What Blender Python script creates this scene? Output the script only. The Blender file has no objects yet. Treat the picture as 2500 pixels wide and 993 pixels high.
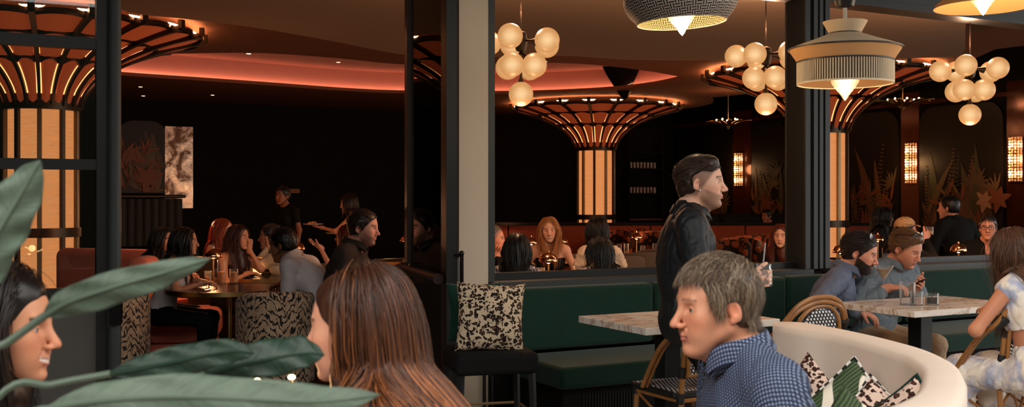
import bpy, math, random
import numpy as np
from mathutils import Vector, Matrix, Euler
PI = math.pi
R = math.radians
rng = np.random.default_rng(7)
random.seed(7)
COL = bpy.context.scene.collection
CAM_Z, HZ, FP = 1.5, 485.0, 2600.0

def P(px, py, d):
    "point at depth d along the ray the photograph measures"
    return Vector(((px-1250)/FP*d, d, CAM_Z-(py-HZ)/FP*d))
def U(px, py, z):
    d = (CAM_Z-z)*FP/(py-HZ)
    return Vector(((px-1250)/FP*d, d, z))
# building frame: u runs along the facade, w runs into the room
EU = Vector((.881, .472, 0)).normalized(); EW = Vector((-EU.y, EU.x, 0))
def B(u, w, z=0): return EU*u + EW*w + Vector((0, 0, z))
ROTB = math.atan2(EU.y, EU.x)
def toB(v): return v.x*EU.x+v.y*EU.y, v.x*EW.x+v.y*EW.y

# ---------------------------------------------------------------- objects
def tag(o, label=None, cat=None, group=None, kind=None):
    if label: o['label'] = label
    if cat: o['category'] = cat
    if group: o['group'] = group
    if kind: o['kind'] = kind
    return o
def thing(name, label, cat, loc=(0,0,0), rz=0, group=None, rot=None):
    o = bpy.data.objects.new(name, None); COL.objects.link(o)
    o.empty_display_size = .1
    o.location = loc; o.rotation_euler = rot if rot else (0, 0, rz)
    return tag(o, label, cat, group)
def copy_tree(o, parent=None):
    c = o.copy(); COL.objects.link(c)
    if parent is not None:
        c.parent = parent
    for ch in list(o.children): copy_tree(ch, c)
    return c
def dup(root, loc, rz=None, label=None, group=None):
    c = copy_tree(root); c.location = loc
    if rz is not None: c.rotation_euler = (0, 0, rz)
    return tag(c, label, None, group)

class MB:
    def __init__(s): s.v=[]; s.f=[]; s.m=[]; s.n=0
    def add(s, V, F, mi=0):
        V = np.asarray(V, float)
        b = s.n; s.v.append(V); s.n += len(V)
        for f in F: s.f.append([i+b for i in f])
        s.m += [mi]*len(F); return s
    def box(s, c, d, rz=0, mi=0, M=None, bev=0):
        x,y,z = [k/2 for k in d]
        if bev > 0:
            b = min(bev, x*.98, y*.98, z*.98)
            V=[];
            for sx in (-1,1):
                for sy in (-1,1):
                    for sz in (-1,1):
                        V += [(sx*(x-b),sy*(y-b),sz*z),(sx*(x-b),sy*y,sz*(z-b)),(sx*x,sy*(y-b),sz*(z-b))]
            def I(a,b_,c_,k): return (a*4+b_*2+c_)*3+k
            F=[[I(0,0,1,0),I(1,0,1,0),I(1,1,1,0),I(0,1,1,0)],[I(0,0,0,0),I(0,1,0,0),I(1,1,0,0),I(1,0,0,0)],
               [I(0,0,0,1),I(1,0,0,1),I(1,0,1,1),I(0,0,1,1)],[I(0,1,0,1),I(0,1,1,1),I(1,1,1,1),I(1,1,0,1)],
               [I(0,0,0,2),I(0,0,1,2),I(0,1,1,2),I(0,1,0,2)],[I(1,0,0,2),I(1,1,0,2),I(1,1,1,2),I(1,0,1,2)]]
            for a in (0,1):
                for b2 in (0,1):
                    F.append([I(0,a,b2,0),I(1,a,b2,0),I(1,a,b2,1),I(0,a,b2,1)])
                    F.append([I(a,0,b2,0),I(a,1,b2,0),I(a,1,b2,2),I(a,0,b2,2)])
                    F.append([I(a,b2,0,1),I(a,b2,1,1),I(a,b2,1,2),I(a,b2,0,2)])
                    for c2 in (0,1): F.append([I(a,b2,c2,0),I(a,b2,c2,1),I(a,b2,c2,2)])
        else:
            V=[(-x,-y,-z),(x,-y,-z),(x,y,-z),(-x,y,-z),(-x,-y,z),(x,-y,z),(x,y,z),(-x,y,z)]
            F=[[0,3,2,1],[4,5,6,7],[0,1,5,4],[2,3,7,6],[1,2,6,5],[3,0,4,7]]
        V=np.array(V,float)
        if M is not None: V = V@np.array(M.to_3x3()).T
        elif rz:
            cc,ss=math.cos(rz),math.sin(rz); V=np.stack([V[:,0]*cc-V[:,1]*ss,V[:,0]*ss+V[:,1]*cc,V[:,2]],1)
        return s.add(V+np.array(c,float), F, mi)
    def bar(s, a, b, w, h, up=(0,0,1), mi=0):
        "rectangular bar from a to b"
        a=Vector(a);b=Vector(b);d=b-a;L=d.length;d.normalize()
        u=Vector(up); x=d.cross(u)
        if x.length<1e-5: x=d.cross(Vector((0,1,0)))
        x.normalize(); z=x.cross(d)
        M=Matrix((x,d,z)).transposed()
        return s.box((a+b)/2,(w,L,h),M=M,mi=mi)
    def tube(s, pts, r, n=8, cap=True, closed=False, mi=0, flat=1.0, up=None):
        P_=np.array([tuple(p) for p in pts],float); k=len(P_)
        rr=np.full(k,r,float) if np.isscalar(r) else np.array(r,float)
        T=np.gradient(P_,axis=0) if not closed else np.roll(P_,-1,0)-np.roll(P_,1,0)
        T/=np.maximum(np.linalg.norm(T,axis=1,keepdims=True),1e-9)
        ref=np.array(up if up is not None else ((0,0,1) if abs(T[0,2])<.9 else (1,0,0)),float)
        X=np.zeros((k,3)); x=ref-T[0]*ref.dot(T[0]); x/=np.linalg.norm(x)
        for i in range(k):
            if up is not None: x=ref
            x=x-T[i]*x.dot(T[i]); x/=max(np.linalg.norm(x),1e-9); X[i]=x
        Y=np.cross(T,X)
        a=np.arange(n)*2*PI/n
        V=(P_[:,None]+rr[:,None,None]*(np.cos(a)[None,:,None]*X[:,None]+flat*np.sin(a)[None,:,None]*Y[:,None])).reshape(-1,3)
        F=[]
        for i in range(k if closed else k-1):
            j=(i+1)%k
            for q in range(n):
                F.append([i*n+q,i*n+(q+1)%n,j*n+(q+1)%n,j*n+q])
        if cap and not closed: F+= [list(range(n))[::-1],[ (k-1)*n+q for q in range(n)]]
        return s.add(V,F,mi)
    def lathe(s, prof, n=32, c=(0,0,0), a0=0, a1=2*PI, mi=0, sx=1, sy=1):
        full = abs(a1-a0-2*PI)<1e-6
        A=np.linspace(a0,a1,n+(0 if full else 1),endpoint=not full); k=len(A); pr=np.array(prof,float)
        V=np.stack([pr[:,0][:,None]*np.cos(A)*sx,pr[:,0][:,None]*np.sin(A)*sy,np.repeat(pr[:,1][:,None],k,1)],2).reshape(-1,3)+np.array(c,float)
        F=[]
        for i in range(len(pr)-1):
            for q in range(k if full else k-1):
                F.append([i*k+q,i*k+(q+1)%k,(i+1)*k+(q+1)%k,(i+1)*k+q])
        return s.add(V,F,mi)
    def sphere(s, c, r, n=16, mi=0):
        r3 = (r,r,r) if np.isscalar(r) else r
        th=np.linspace(0,PI,n//2+1)
        V=[];A=np.arange(n)*2*PI/n
        b=MB(); b.lathe([(math.sin(t),-math.cos(t)) for t in th],n)
        V=np.concatenate(b.v)*np.array(r3)+np.array(tuple(c),float)
        return s.add(V,b.f,mi)
    def grid(s, G, cu=False, cv=False, mi=0):
        "G: (nu,nv,3)"
        G=np.asarray(G,float); a,b,_=G.shape; F=[]
        for i in range(a if cu else a-1):
            for j in range(b if cv else b-1):
                i2=(i+1)%a; j2=(j+1)%b
                F.append([i*b+j,i2*b+j,i2*b+j2,i*b+j2])
        return s.add(G.reshape(-1,3),F,mi)
    def prism(s, pts, z0, z1, mi=0):
        n=len(pts); V=[(p[0],p[1],z0) for p in pts]+[(p[0],p[1],z1) for p in pts]
        F=[list(range(n))[::-1],[n+i for i in range(n)]]+[[i,(i+1)%n,n+(i+1)%n,n+i] for i in range(n)]
        return s.add(V,F,mi)
    def mesh(s, name, mats):
        me=bpy.data.meshes.new(name)
        V=np.concatenate(s.v) if s.v else np.zeros((0,3))
        me.from_pydata(V.tolist(),[],s.f)
        for m in (mats if isinstance(mats,(list,tuple)) else [mats]): me.materials.append(m)
        if any(s.m): me.polygons.foreach_set('material_index',s.m)
        return me
    def build(s, name, mats, parent=None, smooth=True, auto=35, label=None, recalc=False, xf=None):
        me=s.mesh(name,mats)
        if xf is not None: me.transform(xf)
        if recalc:
            import bmesh
            bm=bmesh.new(); bm.from_mesh(me); bmesh.ops.recalc_face_normals(bm,faces=bm.faces); bm.to_mesh(me); bm.free()
        if smooth:
            me.shade_smooth()
            if auto: me.set_sharp_from_angle(angle=R(auto))
        o=bpy.data.objects.new(name,me); COL.objects.link(o)
        if parent is not None: o.parent=parent
        if label: o['label']=label
        return o
def rawmesh(name, V, Q, mat, parent=None, smooth=True, colors=None, mats=None, mi=None):
    me=bpy.data.meshes.new(name)
    V=np.ascontiguousarray(V,np.float32); Q=np.ascontiguousarray(Q,np.int32)
    k=Q.shape[1]
    me.vertices.add(len(V)); me.vertices.foreach_set('co',V.ravel())
    me.loops.add(Q.size); me.loops.foreach_set('vertex_index',Q.ravel())
    me.polygons.add(len(Q)); me.polygons.foreach_set('loop_start',np.arange(0,Q.size,k,dtype=np.int32))
    me.polygons.foreach_set('loop_total',np.full(len(Q),k,np.int32))
    me.update(calc_edges=True)
    for m in (mats or [mat]): me.materials.append(m)
    if mi is not None: me.polygons.foreach_set('material_index',np.asarray(mi,np.int32))
    if smooth: me.shade_smooth()
    if colors is not None:
        ca=me.color_attributes.new('Col','FLOAT_COLOR','POINT')
        c4=np.ones((len(V),4),np.float32); c4[:,:3]=colors
        ca.data.foreach_set('color',c4.ravel())
    o=bpy.data.objects.new(name,me); COL.objects.link(o)
    if parent is not None: o.parent=parent
    return o
def spline(pts, n):
    "Catmull-Rom through pts"
    Pn=np.array([tuple(p) for p in pts],float); k=len(Pn)
    E=np.concatenate([[2*Pn[0]-Pn[1]],Pn,[2*Pn[-1]-Pn[-2]]])
    out=[]
    for t in np.linspace(0,k-1,n):
        i=min(int(t),k-2); f=t-i; a,b,c,d=E[i],E[i+1],E[i+2],E[i+3]
        out.append(.5*((2*b)+(-a+c)*f+(2*a-5*b+4*c-d)*f*f+(-a+3*b-3*c+d)*f**3))
    return np.array(out)

# ---------------------------------------------------------------- materials
def srgb(*c):
    if len(c)==1 and not np.isscalar(c[0]): c=c[0]
    return tuple(((v/255)/12.92 if v/255<=.04045 else ((v/255+.055)/1.055)**2.4) for v in c)
class NT:
    def __init__(s,m):
        s.m=m; m.use_nodes=True; s.t=m.node_tree; s.b=s.t.nodes['Principled BSDF']
    def n(s,typ,**kw):
        nd=s.t.nodes.new(typ)
        for k,v in kw.items():
            if k.startswith('_'): continue
            setattr(nd,k,v)
        return nd
    def l(s,a,b): s.t.links.new(a,b)
    def math(s,op,a,b=None,c=None):
        nd=s.n('ShaderNodeMath',operation=op)
        for i,x in enumerate((a,b,c)):
            if x is None: continue
            if isinstance(x,(int,float)): nd.inputs[i].default_value=x
            else: s.l(x,nd.inputs[i])
        return nd.outputs[0]
    def mix(s,f,a,b):
        nd=s.n('ShaderNodeMix',data_type='RGBA')
        for i,x in ((0,f),(6,a),(7,b)):
            if isinstance(x,(int,float)): nd.inputs[i].default_value=x
            elif isinstance(x,tuple): nd.inputs[i].default_value=(*x[:3],1)
            else: s.l(x,nd.inputs[i])
        return nd.outputs[2]
    def obj(s):
        return s.n('ShaderNodeTexCoord').outputs['Object']
    def mapping(s,vec,scale=(1,1,1),rot=(0,0,0),loc=(0,0,0)):
        nd=s.n('ShaderNodeMapping'); s.l(vec,nd.inputs[0])
        nd.inputs['Scale'].default_value=scale; nd.inputs['Rotation'].default_value=rot; nd.inputs['Location'].default_value=loc
        return nd.outputs[0]
    def noise(s,vec,sc,det=2,rough=.5,dist=0):
        nd=s.n('ShaderNodeTexNoise'); nd.inputs['Scale'].default_value=sc; nd.inputs['Detail'].default_value=det
        nd.inputs['Roughness'].default_value=rough; nd.inputs['Distortion'].default_value=dist
        if vec is not None: s.l(vec,nd.inputs['Vector'])
        return nd
    def ramp(s,f,stops,interp='LINEAR'):
        nd=s.n('ShaderNodeValToRGB'); nd.color_ramp.interpolation=interp
        e=nd.color_ramp.elements
        while len(e)<len(stops): e.new(.5)
        for i,(p,c) in enumerate(stops):
            e[i].position=p; e[i].color=(*((c,c,c) if np.isscalar(c) else c),1)
        s.l(f,nd.inputs[0]); return nd.outputs[0]
    def bump(s,h,st=.3,dist=.01):
        nd=s.n('ShaderNodeBump'); nd.inputs['Strength'].default_value=st; nd.inputs['Distance'].default_value=dist
        s.l(h,nd.inputs['Height']); s.l(nd.outputs[0],s.b.inputs['Normal']); return nd
    def set(s,k,v):
        i=s.b.inputs[k]
        if isinstance(v,(int,float)): i.default_value=v
        elif isinstance(v,tuple): i.default_value=(*v[:3],1)
        else: s.l(v,i)
def mat(name, col, rough=.6, metal=0, em=None, es=0, spec=.5, trans=0, ior=1.45, bump=None, vary=0, sheen=0, coat=0, alpha=None, sss=0):
    m=bpy.data.materials.new(name); t=NT(m)
    t.set('Base Color',col); t.set('Roughness',rough); t.set('Metallic',metal); t.set('Specular IOR Level',spec)
    t.set('IOR',ior); t.set('Transmission Weight',trans); t.set('Sheen Weight',sheen); t.set('Coat Weight',coat)
    if sss: t.set('Subsurface Weight',sss); t.b.inputs['Subsurface Scale'].default_value=.02
    if em: t.set('Emission Color',em); t.set('Emission Strength',es)
    if vary:
        nz=t.noise(t.obj(),6,3); t.set('Base Color',t.mix(nz.outputs[0],tuple(c*(1-vary) for c in col),tuple(min(1,c*(1+vary)) for c in col)))
    if bump:
        nz=t.noise(t.obj(),bump[0],3); t.bump(nz.outputs[0],bump[1],.005)
    return m
def ptlight(name,parent,loc,e,c,rad=.03):
    l=bpy.data.lights.new(name,'POINT'); l.energy=e; l.color=c; l.shadow_soft_size=rad
    o=bpy.data.objects.new(name,l); COL.objects.link(o); o.location=loc
    if parent: o.parent=parent
    return o

# ---------------------------------------------------------------- signed-distance modelling of bodies and soft shapes
def _cap(p,a,b,ra,rb):
    ab=b-a; L=float(ab@ab)+1e-12
    t=np.clip(((p-a)@ab)/L,0,1)
    return np.linalg.norm(p-a-t[...,None]*ab,axis=-1)-(ra+(rb-ra)*t)
def _ell(p,c,r,M):
    q=(p-c)
    if M is not None: q=q@M
    k0=np.linalg.norm(q/r,axis=-1); k1=np.linalg.norm(q/(r*r),axis=-1)
    return k0*(k0-1)/np.maximum(k1,1e-6)
class SDF:
    "ordered list of primitives, blended smoothly"
    def __init__(s): s.p=[]
    def cap(s,a,b,ra,rb=None,k=.02,sub=False):
        a=np.array(tuple(a),np.float32); b=np.array(tuple(b),np.float32); rb=ra if rb is None else rb
        m=max(ra,rb); s.p.append((lambda p:_cap(p,a,b,ra,rb),np.minimum(a,b)-m,np.maximum(a,b)+m,k,sub)); return s
    def ell(s,c,r,M=None,k=.02,sub=False):
        c=np.array(tuple(c),np.float32); r=np.array((r,r,r) if np.isscalar(r) else r,np.float32)
        Mn=None if M is None else np.array(M,np.float32)
        m=float(r.max()); s.p.append((lambda p:_ell(p,c,r,Mn),c-m,c+m,k,sub)); return s
    def fcap(s,a,b,ra,rb,M,sc,k=.02,sub=False):
        "capsule in a frame M (columns) scaled by sc"
        a=np.array(tuple(a),np.float32); b=np.array(tuple(b),np.float32); Mn=np.array(M,np.float32); sc=np.array(sc,np.float32)
        A=(a@Mn)/sc; Bb=(b@Mn)/sc; ms=float(sc.min())
        m=max(ra,rb)*float(sc.max()); s.p.append((lambda p:_cap((p@Mn)/sc,A,Bb,ra,rb)*ms,np.minimum(a,b)-m,np.maximum(a,b)+m,k,sub)); return s
    def cut(s,pt,n,k=.004):
        "remove everything on the side n points to"
        pt=np.array(tuple(pt),np.float32); n=np.array(tuple(n),np.float32); n/=np.linalg.norm(n)
        s.p.append((lambda p:-((p-pt)@n),None,None,k,True)); return s
    def eval(s,p,inflate=0):
        D=np.full(p.shape[:-1],1.0,np.float32)
        for f,lo,hi,k,sub in s.p:
            d=f(p)
            if sub: d=-d; h=np.maximum(k-np.abs(D-d),0)/k; D=np.maximum(D,d)+h*h*k*.25
            else: h=np.maximum(k-np.abs(D-d),0)/k; D=np.minimum(D,d)-h*h*k*.25
        return D-inflate
    def grad(s,p):
        e=.002; G=np.zeros_like(p)
        for i in range(3):
            o=np.zeros(3,np.float32); o[i]=e
            G[...,i]=s.eval(p+o)-s.eval(p-o)
        return G/np.maximum(np.linalg.norm(G,axis=-1,keepdims=True),1e-9)
    def field(s,h,pad=.02,lo=None,hi=None):
        if lo is None:
            L=[q for q in s.p if not q[4]]
            lo=np.min([q[1] for q in L],0)-pad-h; hi=np.max([q[2] for q in L],0)+pad+h
        lo=np.array(lo,np.float32); hi=np.array(hi,np.float32)
        n=np.ceil((hi-lo)/h).astype(int)+1
        ax=[lo[i]+h*np.arange(n[i],dtype=np.float32) for i in range(3)]
        D=np.full(n,.5,np.float32)
        for f,a,b,k,sub in s.p:
            if a is None: sl=tuple(slice(0,n[i]) for i in range(3))
            else:
                i0=np.clip(((a-pad-k-lo)/h).astype(int),0,n-1); i1=np.clip(((b+pad+k-lo)/h).astype(int)+2,1,n)
                if (i1<=i0).any(): continue
                sl=tuple(slice(i0[i],i1[i]) for i in range(3))
            X=np.stack(np.meshgrid(*[ax[i][sl[i]] for i in range(3)],indexing='ij'),-1)
            d=f(X); Ds=D[sl]
            if sub: d=-d; hh=np.maximum(k-np.abs(Ds-d),0)/k; D[sl]=np.maximum(Ds,d)+hh*hh*k*.25
            else: hh=np.maximum(k-np.abs(Ds-d),0)/k; D[sl]=np.minimum(Ds,d)-hh*hh*k*.25
        return D,lo
    def surf(s,h,pad=.02,noise=None,lo=None,hi=None):
        D,l=s.field(h,pad,lo,hi)
        if noise is not None:
            n=D.shape; ax=[l[i]+h*np.arange(n[i],dtype=np.float32) for i in range(3)]
            near=np.abs(D)<.04
            idx=np.nonzero(near); pts=np.stack([ax[i][idx[i]] for i in range(3)],-1)
            D[idx]+=noise(pts)
        return nets(D,l,h)
def nets(D,lo,h):
    "surface nets: (verts, quads)"
    S=D<0
    # pad the border as outside
    for ax in range(3):
        sl=[slice(None)]*3; sl[ax]=0; S[tuple(sl)]=False; sl[ax]=-1; S[tuple(sl)]=False
    D=np.where(S,np.minimum(D,-1e-6),np.maximum(D,1e-6))
    n=np.array(D.shape); c=n-1
    acc=np.zeros((*c,3),np.float32); cnt=np.zeros(c,np.float32)
    faces=[]
    idx=-np.ones(c,np.int64)
    cross=[]
    for ax in range(3):
        a=[slice(None)]*3; b=[slice(None)]*3; a[ax]=slice(0,-1); b[ax]=slice(1,None)
        A=D[tuple(a)]; Bq=D[tuple(b)]; sa=S[tuple(a)]; sb=S[tuple(b)]
        I=np.array(np.nonzero(sa!=sb)).T
        va=A[tuple(I.T)]; vb=Bq[tuple(I.T)]; t=va/(va-vb)
        pos=I.astype(np.float32); pos[:,ax]+=t
        o1,o2=[i for i in range(3) if i!=ax]
        for d1 in (0,1):
            for d2 in (0,1):
                C=I.copy(); C[:,o1]-=d1; C[:,o2]-=d2
                ok=((C>=0)&(C<c)).all(1)
                fl=np.ravel_multi_index(C[ok].T,c)
                np.add.at(cnt.reshape(-1),fl,1)
                for q in range(3): np.add.at(acc[...,q].reshape(-1) if False else acc.reshape(-1,3)[:,q],fl,pos[ok][:,q])
        cross.append((ax,o1,o2,I,sa[tuple(I.T)]))
    m=cnt>0; k=int(m.sum()); idx[m]=np.arange(k)
    V=acc[m]/cnt[m][:,None]*h+lo
    Q=[]
    for ax,o1,o2,I,ins in cross:
        C=[]
        ok=np.ones(len(I),bool)
        for d1,d2 in ((1,1),(0,1),(0,0),(1,0)):
            c2=I.copy(); c2[:,o1]-=d1; c2[:,o2]-=d2; ok&=((c2>=0)&(c2<c)).all(1); C.append(c2)
        q=np.stack([idx[tuple(np.clip(x,0,c-1).T)] for x in C],1)
        flip=ins if ax!=1 else ~ins
        q=np.where(flip[:,None],q,q[:,::-1]); Q.append(q[ok])
    return V.astype(np.float32),np.concatenate(Q)
def vnoise(p,f,seed=0):
    "cheap smooth noise -1..1"
    s=seed*12.9898; x,y,z=p[...,0]*f,p[...,1]*f,p[...,2]*f
    return (np.sin(x*1.7+2.1*np.sin(y*1.3+s)+s)+np.sin(y*1.9+2.3*np.sin(z*1.1+s*.7)+1.7)+np.sin(z*1.6+1.9*np.sin(x*1.4+s*1.3)+.6))/3

# ---------------------------------------------------------------- people
def attr_mat(name, rough=.5, spec=.4, sss=0, sheen=0, bump=None, metal=0):
    m=mat(name,(.5,.5,.5),rough,metal,spec=spec,sheen=sheen,sss=sss,bump=bump); t=NT(m)
    a=t.n('ShaderNodeAttribute',attribute_name='Col'); t.l(a.outputs['Color'],t.b.inputs['Base Color']); return m
M_SKIN=attr_mat('skin',.48,.4,sss=.12)
M_SKINF=attr_mat('skin_plain',.5,.4)
M_HAIR=attr_mat('hair',.38,.5)
M_EYE=attr_mat('eye_gloss',.08,.6)
M_PEARL=mat('pearl',(.8,.78,.72),.15)
def Rz(a): return np.array([[math.cos(a),-math.sin(a),0],[math.sin(a),math.cos(a),0],[0,0,1]])
def Rx(a): return np.array([[1,0,0],[0,math.cos(a),-math.sin(a)],[0,math.sin(a),math.cos(a)]])
def Ry(a): return np.array([[math.cos(a),0,math.sin(a)],[0,1,0],[-math.sin(a),0,math.cos(a)]])
def A3(*v): return np.array(v if len(v)==3 else v[0],float)

def head_sdf(S,f,sc,T,M,female=False,nose=1.0,jaw=1.0,smile=0,beardv=0,mouth_open=0,full=1.0):
    "facial forms, written in head space and placed with rotation M, scale sc, origin T"
    def pt(x,y,z): return M@(A3(x,y,z)*sc)+T
    def E(c,r,k=.02,sub=False,rot=None):
        r=A3(r,r,r) if np.isscalar(r) else A3(r)
        S.ell(pt(*c),r*sc,M=(M if rot is None else M@rot),k=k*sc,sub=sub)
    def C(a,b,ra,rb=None,k=.02,sub=False): S.cap(pt(*a),pt(*b),ra*sc,(ra if rb is None else rb)*sc,k=k*sc,sub=sub)
    E((0,-.014,.040),(.0745,.098,.084),.01)
    E((0,.030,.005),(.063*full,.066,.088),.03)
    jw=jaw*(.93 if female else 1)
    for s in (-1,1):
        C((s*.047*jw,-.002,-.048),(s*.019*jw,.062,-.092),.019,.017,.03)
        E((s*.038,.055,-.020),(.025,.029,.023),.028)
        E((s*.030,.058,-.055),(.020,.027,.026),.03)
    E((0,.058,-.060),(.032,.031,.040),.028)
    E((0,.0775,-.103*(1 if not female else .98)),(.021*jw,.0175,.0145),.016)
    # brow ridge
    for s in (-1,1):
        C((s*.008,.0870,.020),(s*.036,.0810,.0255),.0085,.0075,.013)
        E((s*.031,.101,.0035),(.020,.0225,.0130),.012,True)
        # eyelids
        E((s*.031,.0735,.002),(.0148,.0148,.0138),.004)
        E((s*.031,.0890,.0010),(.0132,.0090,.0056),.002,True)
    nz=nose; nw=.80 if female else 1
    C((0,.088,.012),(0,.100+.012*nz,-.026),.0085,.0095,.014)
    E((0,.104+.012*nz,-.034),(.0100*nw,.0110*nw,.0090*nw),.010)
    for s in (-1,1):
        E((s*.0108*nw,.095+.008*nz,-.038),(.0066*nw,.0105,.0070*nw),.006)
        E((s*.0060,.101+.008*nz,-.0465),(.0035,.0060,.0030),.003,True)
        C((s*.018,.0915,-.044),(s*.030+s*.004*smile,.0775,-.064),.0026,.002,.009,True)
    # mouth
    E((0,.0755,-.066),(.027,.0165,.019),.012)
    w=.023+.008*smile; up=.007*smile
    for s in (-1,1):
        C((0,.0955,-.0625),(s*w*.9,.0850,-.0665+up),.0048,.0022,.006)
        C((0,.0945,-.0735-.006*mouth_open),(s*w*.85,.0840,-.0690+up),.0062,.0026,.006)
        C((0,.1005,-.0672),(s*w,.0880,-.0672+up),.0014+.003*mouth_open,.0010,.003,True)
    C((-.012,.0965,-.084),(.012,.0965,-.084),.004,.004,.012,True)
    for s in (-1,1):
        rot=Ry(s*-.10)@Rx(-.18)
        E((s*.0765,-.014,-.006),(.0068,.0165,.0285),.006,rot=rot@Rz(s*.35))
        E((s*.0845,-.010,-.004),(.0072,.0095,.0165),.004,True,rot=rot)
        E((s*.0735,-.009,-.030),(.0060,.0085,.0090),.006)
def head_cols(q,o):
    "vertex colours in head space (skin, lips, brows, stubble, darker below the eyes)"
    skin=A3(o['skin']); n=len(q); x,y,z=q[:,0],q[:,1],q[:,2]; ax=np.abs(x)
    C=np.tile(skin,(n,1)); 
    def blend(m,c,a=1): 
        m=np.clip(m,0,1)[:,None]*a; C[:]=C*(1-m)+A3(c)*m
    def g(cx,cy,cz,rx,ry,rz): return np.exp(-(((ax-cx)/rx)**2+((y-cy)/ry)**2+((z-cz)/rz)**2))
    blend(g(.042,.07,-.03,.022,.04,.022),skin*A3(1.12,.72,.66),.45)
    blend(g(0,.118,-.034,.015,.02,.014),skin*A3(1.12,.74,.68),.4)
    blend(g(.077,-.005,-.006,.012,.03,.04),skin*A3(1.1,.68,.6),.5)
    blend(g(.031,.09,-.012,.016,.02,.008),skin*A3(.8,.62,.6),.4)
    mot=vnoise(q,60,3); C*=(1+.05*mot[:,None])
    # brows
    bz=.027-.22*np.maximum(ax-.036,0)-.10*np.maximum(.022-ax,0)
    br=np.exp(-((z-bz-.002)/.0042)**2)*(ax>.010)*(ax<.050)*(y>.05)
    blend(br*1.1,o['brow'],o.get('browa',.85))
    sm=o.get('smile',0); zl=-.068+ .006*sm*(ax/.025)**2
    lip=np.exp(-((z-zl)/.0082)**4)*np.clip((.026+.006*sm-ax)/.004,0,1)*(y>.078)
    blend(lip,o.get('lip',tuple(skin*A3(.95,.55,.5))),.8)
    gap=np.exp(-((z-(-.0672+.006*sm*(ax/.025)**2))/(.0016+.0028*max(o.get('mouth_open',0),1 if o.get('teeth') else 0)))**2)*(ax<.022+.006*sm)*(y>.075)
    blend(gap,(.10,.02,.015) if not o.get('teeth') else (.80,.74,.66),.95)
    b=o.get('beard',0)
    if b:
        # jaw-line beard and moustache
        edge=-.030+.02*np.clip((.035-y)/.05,-1,1)
        m=np.clip((edge-z)/.012,0,1)*np.clip((y+.004)/.012,0,1)*np.clip((z+.15)/.02,0,1)
        m*=1-np.clip(np.exp(-((z+.060)/.020)**2*1)*(ax<.020)*(y>.085)*0,0,1)
        m=np.where((y>.07)&(ax<.034)&(z>-.052),0,m)
        mous=np.exp(-((z+.054)/.0055)**2)*(ax<.032)*(y>.07)
        sp=.88+.12*vnoise(q,420,5)
        blend(np.maximum(m,mous)*(1-lip)*sp,o['beardc'],b)
    st=o.get('fade',0)
    if st:
        hl=((y-.02)*.825-(z+.02)*.565)
        m=np.clip((.004-hl)/.012,0,1)*np.clip((z+.075)/.02,0,1)
        blend(m*(ax<.0775),o['haircol'],st)
    return np.clip(C,0,1)

def limb_ik(Sh,W,a,b,pole):
    Sh,W,pole=A3(Sh),A3(W),A3(pole); d=W-Sh; L=np.linalg.norm(d); mx=(a+b)*.985
    if L>mx: W=Sh+d/L*mx; d=W-Sh; L=mx
    u=d/L; x=(a*a-b*b+L*L)/(2*L); h=math.sqrt(max(a*a-x*x,0)); pp=pole-u*(pole@u); pp/=max(np.linalg.norm(pp),1e-6)
    return Sh+u*x+pp*h, W
def hand_sdf(S,w,f,n,side,curl=35,spread=.0,sc=1.0,thumb=.5):
    f=A3(f)/np.linalg.norm(f); n=A3(n)-f*(A3(n)@f); n/=np.linalg.norm(n); t=np.cross(f,n)*side; w=A3(w)
    M=np.stack([t,f,n],1)
    S.cap(w-f*.03*sc,w+f*.012*sc,.024*sc,.026*sc,k=.02)
    S.ell(w+f*.048*sc,(.040*sc,.050*sc,.0155*sc),M=M,k=.018)
    for i,(tx,L,r) in enumerate(((.030,.072,.0088),(.010,.081,.0090),(-.010,.075,.0086),(-.028,.060,.0076))):
        p=w+f*(.082-abs(i-1.2)*.003)*sc+t*tx*sc; d=f+t*(tx*spread*12); d/=np.linalg.norm(d)
        S.cap(w+f*.03*sc+t*tx*.7*sc,p,.010*sc,r*sc*1.08,k=.008)
        cu=curl if np.isscalar(curl) else curl[i]
        ang=0
        for q,(fr,cc) in enumerate(((.45,.8),(.31,1.1),(.24,.8))):
            ang+=R(cu)*cc; dd=d*math.cos(ang)+n*math.sin(ang); e=p+dd*L*fr*sc
            S.cap(p,e,r*(1-.08*q)*sc,r*(.92-.1*q)*sc,k=.003); p=e
    p=w+f*.022*sc+t*.026*sc; d=f*.72+t*.62+n*.30; d/=np.linalg.norm(d)
    S.cap(w+f*.01*sc+t*.01*sc,p,.015*sc,.0145*sc,k=.012)
    for q,(L,r) in enumerate(((.036,.0130),(.030,.0108),(.024,.0095))):
        dd=d*(1-thumb*.35*q)+f*thumb*.30*q+n*thumb*.28*q; dd/=np.linalg.norm(dd)
        e=p+dd*L*sc; S.cap(p,e,r*sc,r*.88*sc,k=.006); p=e

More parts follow.
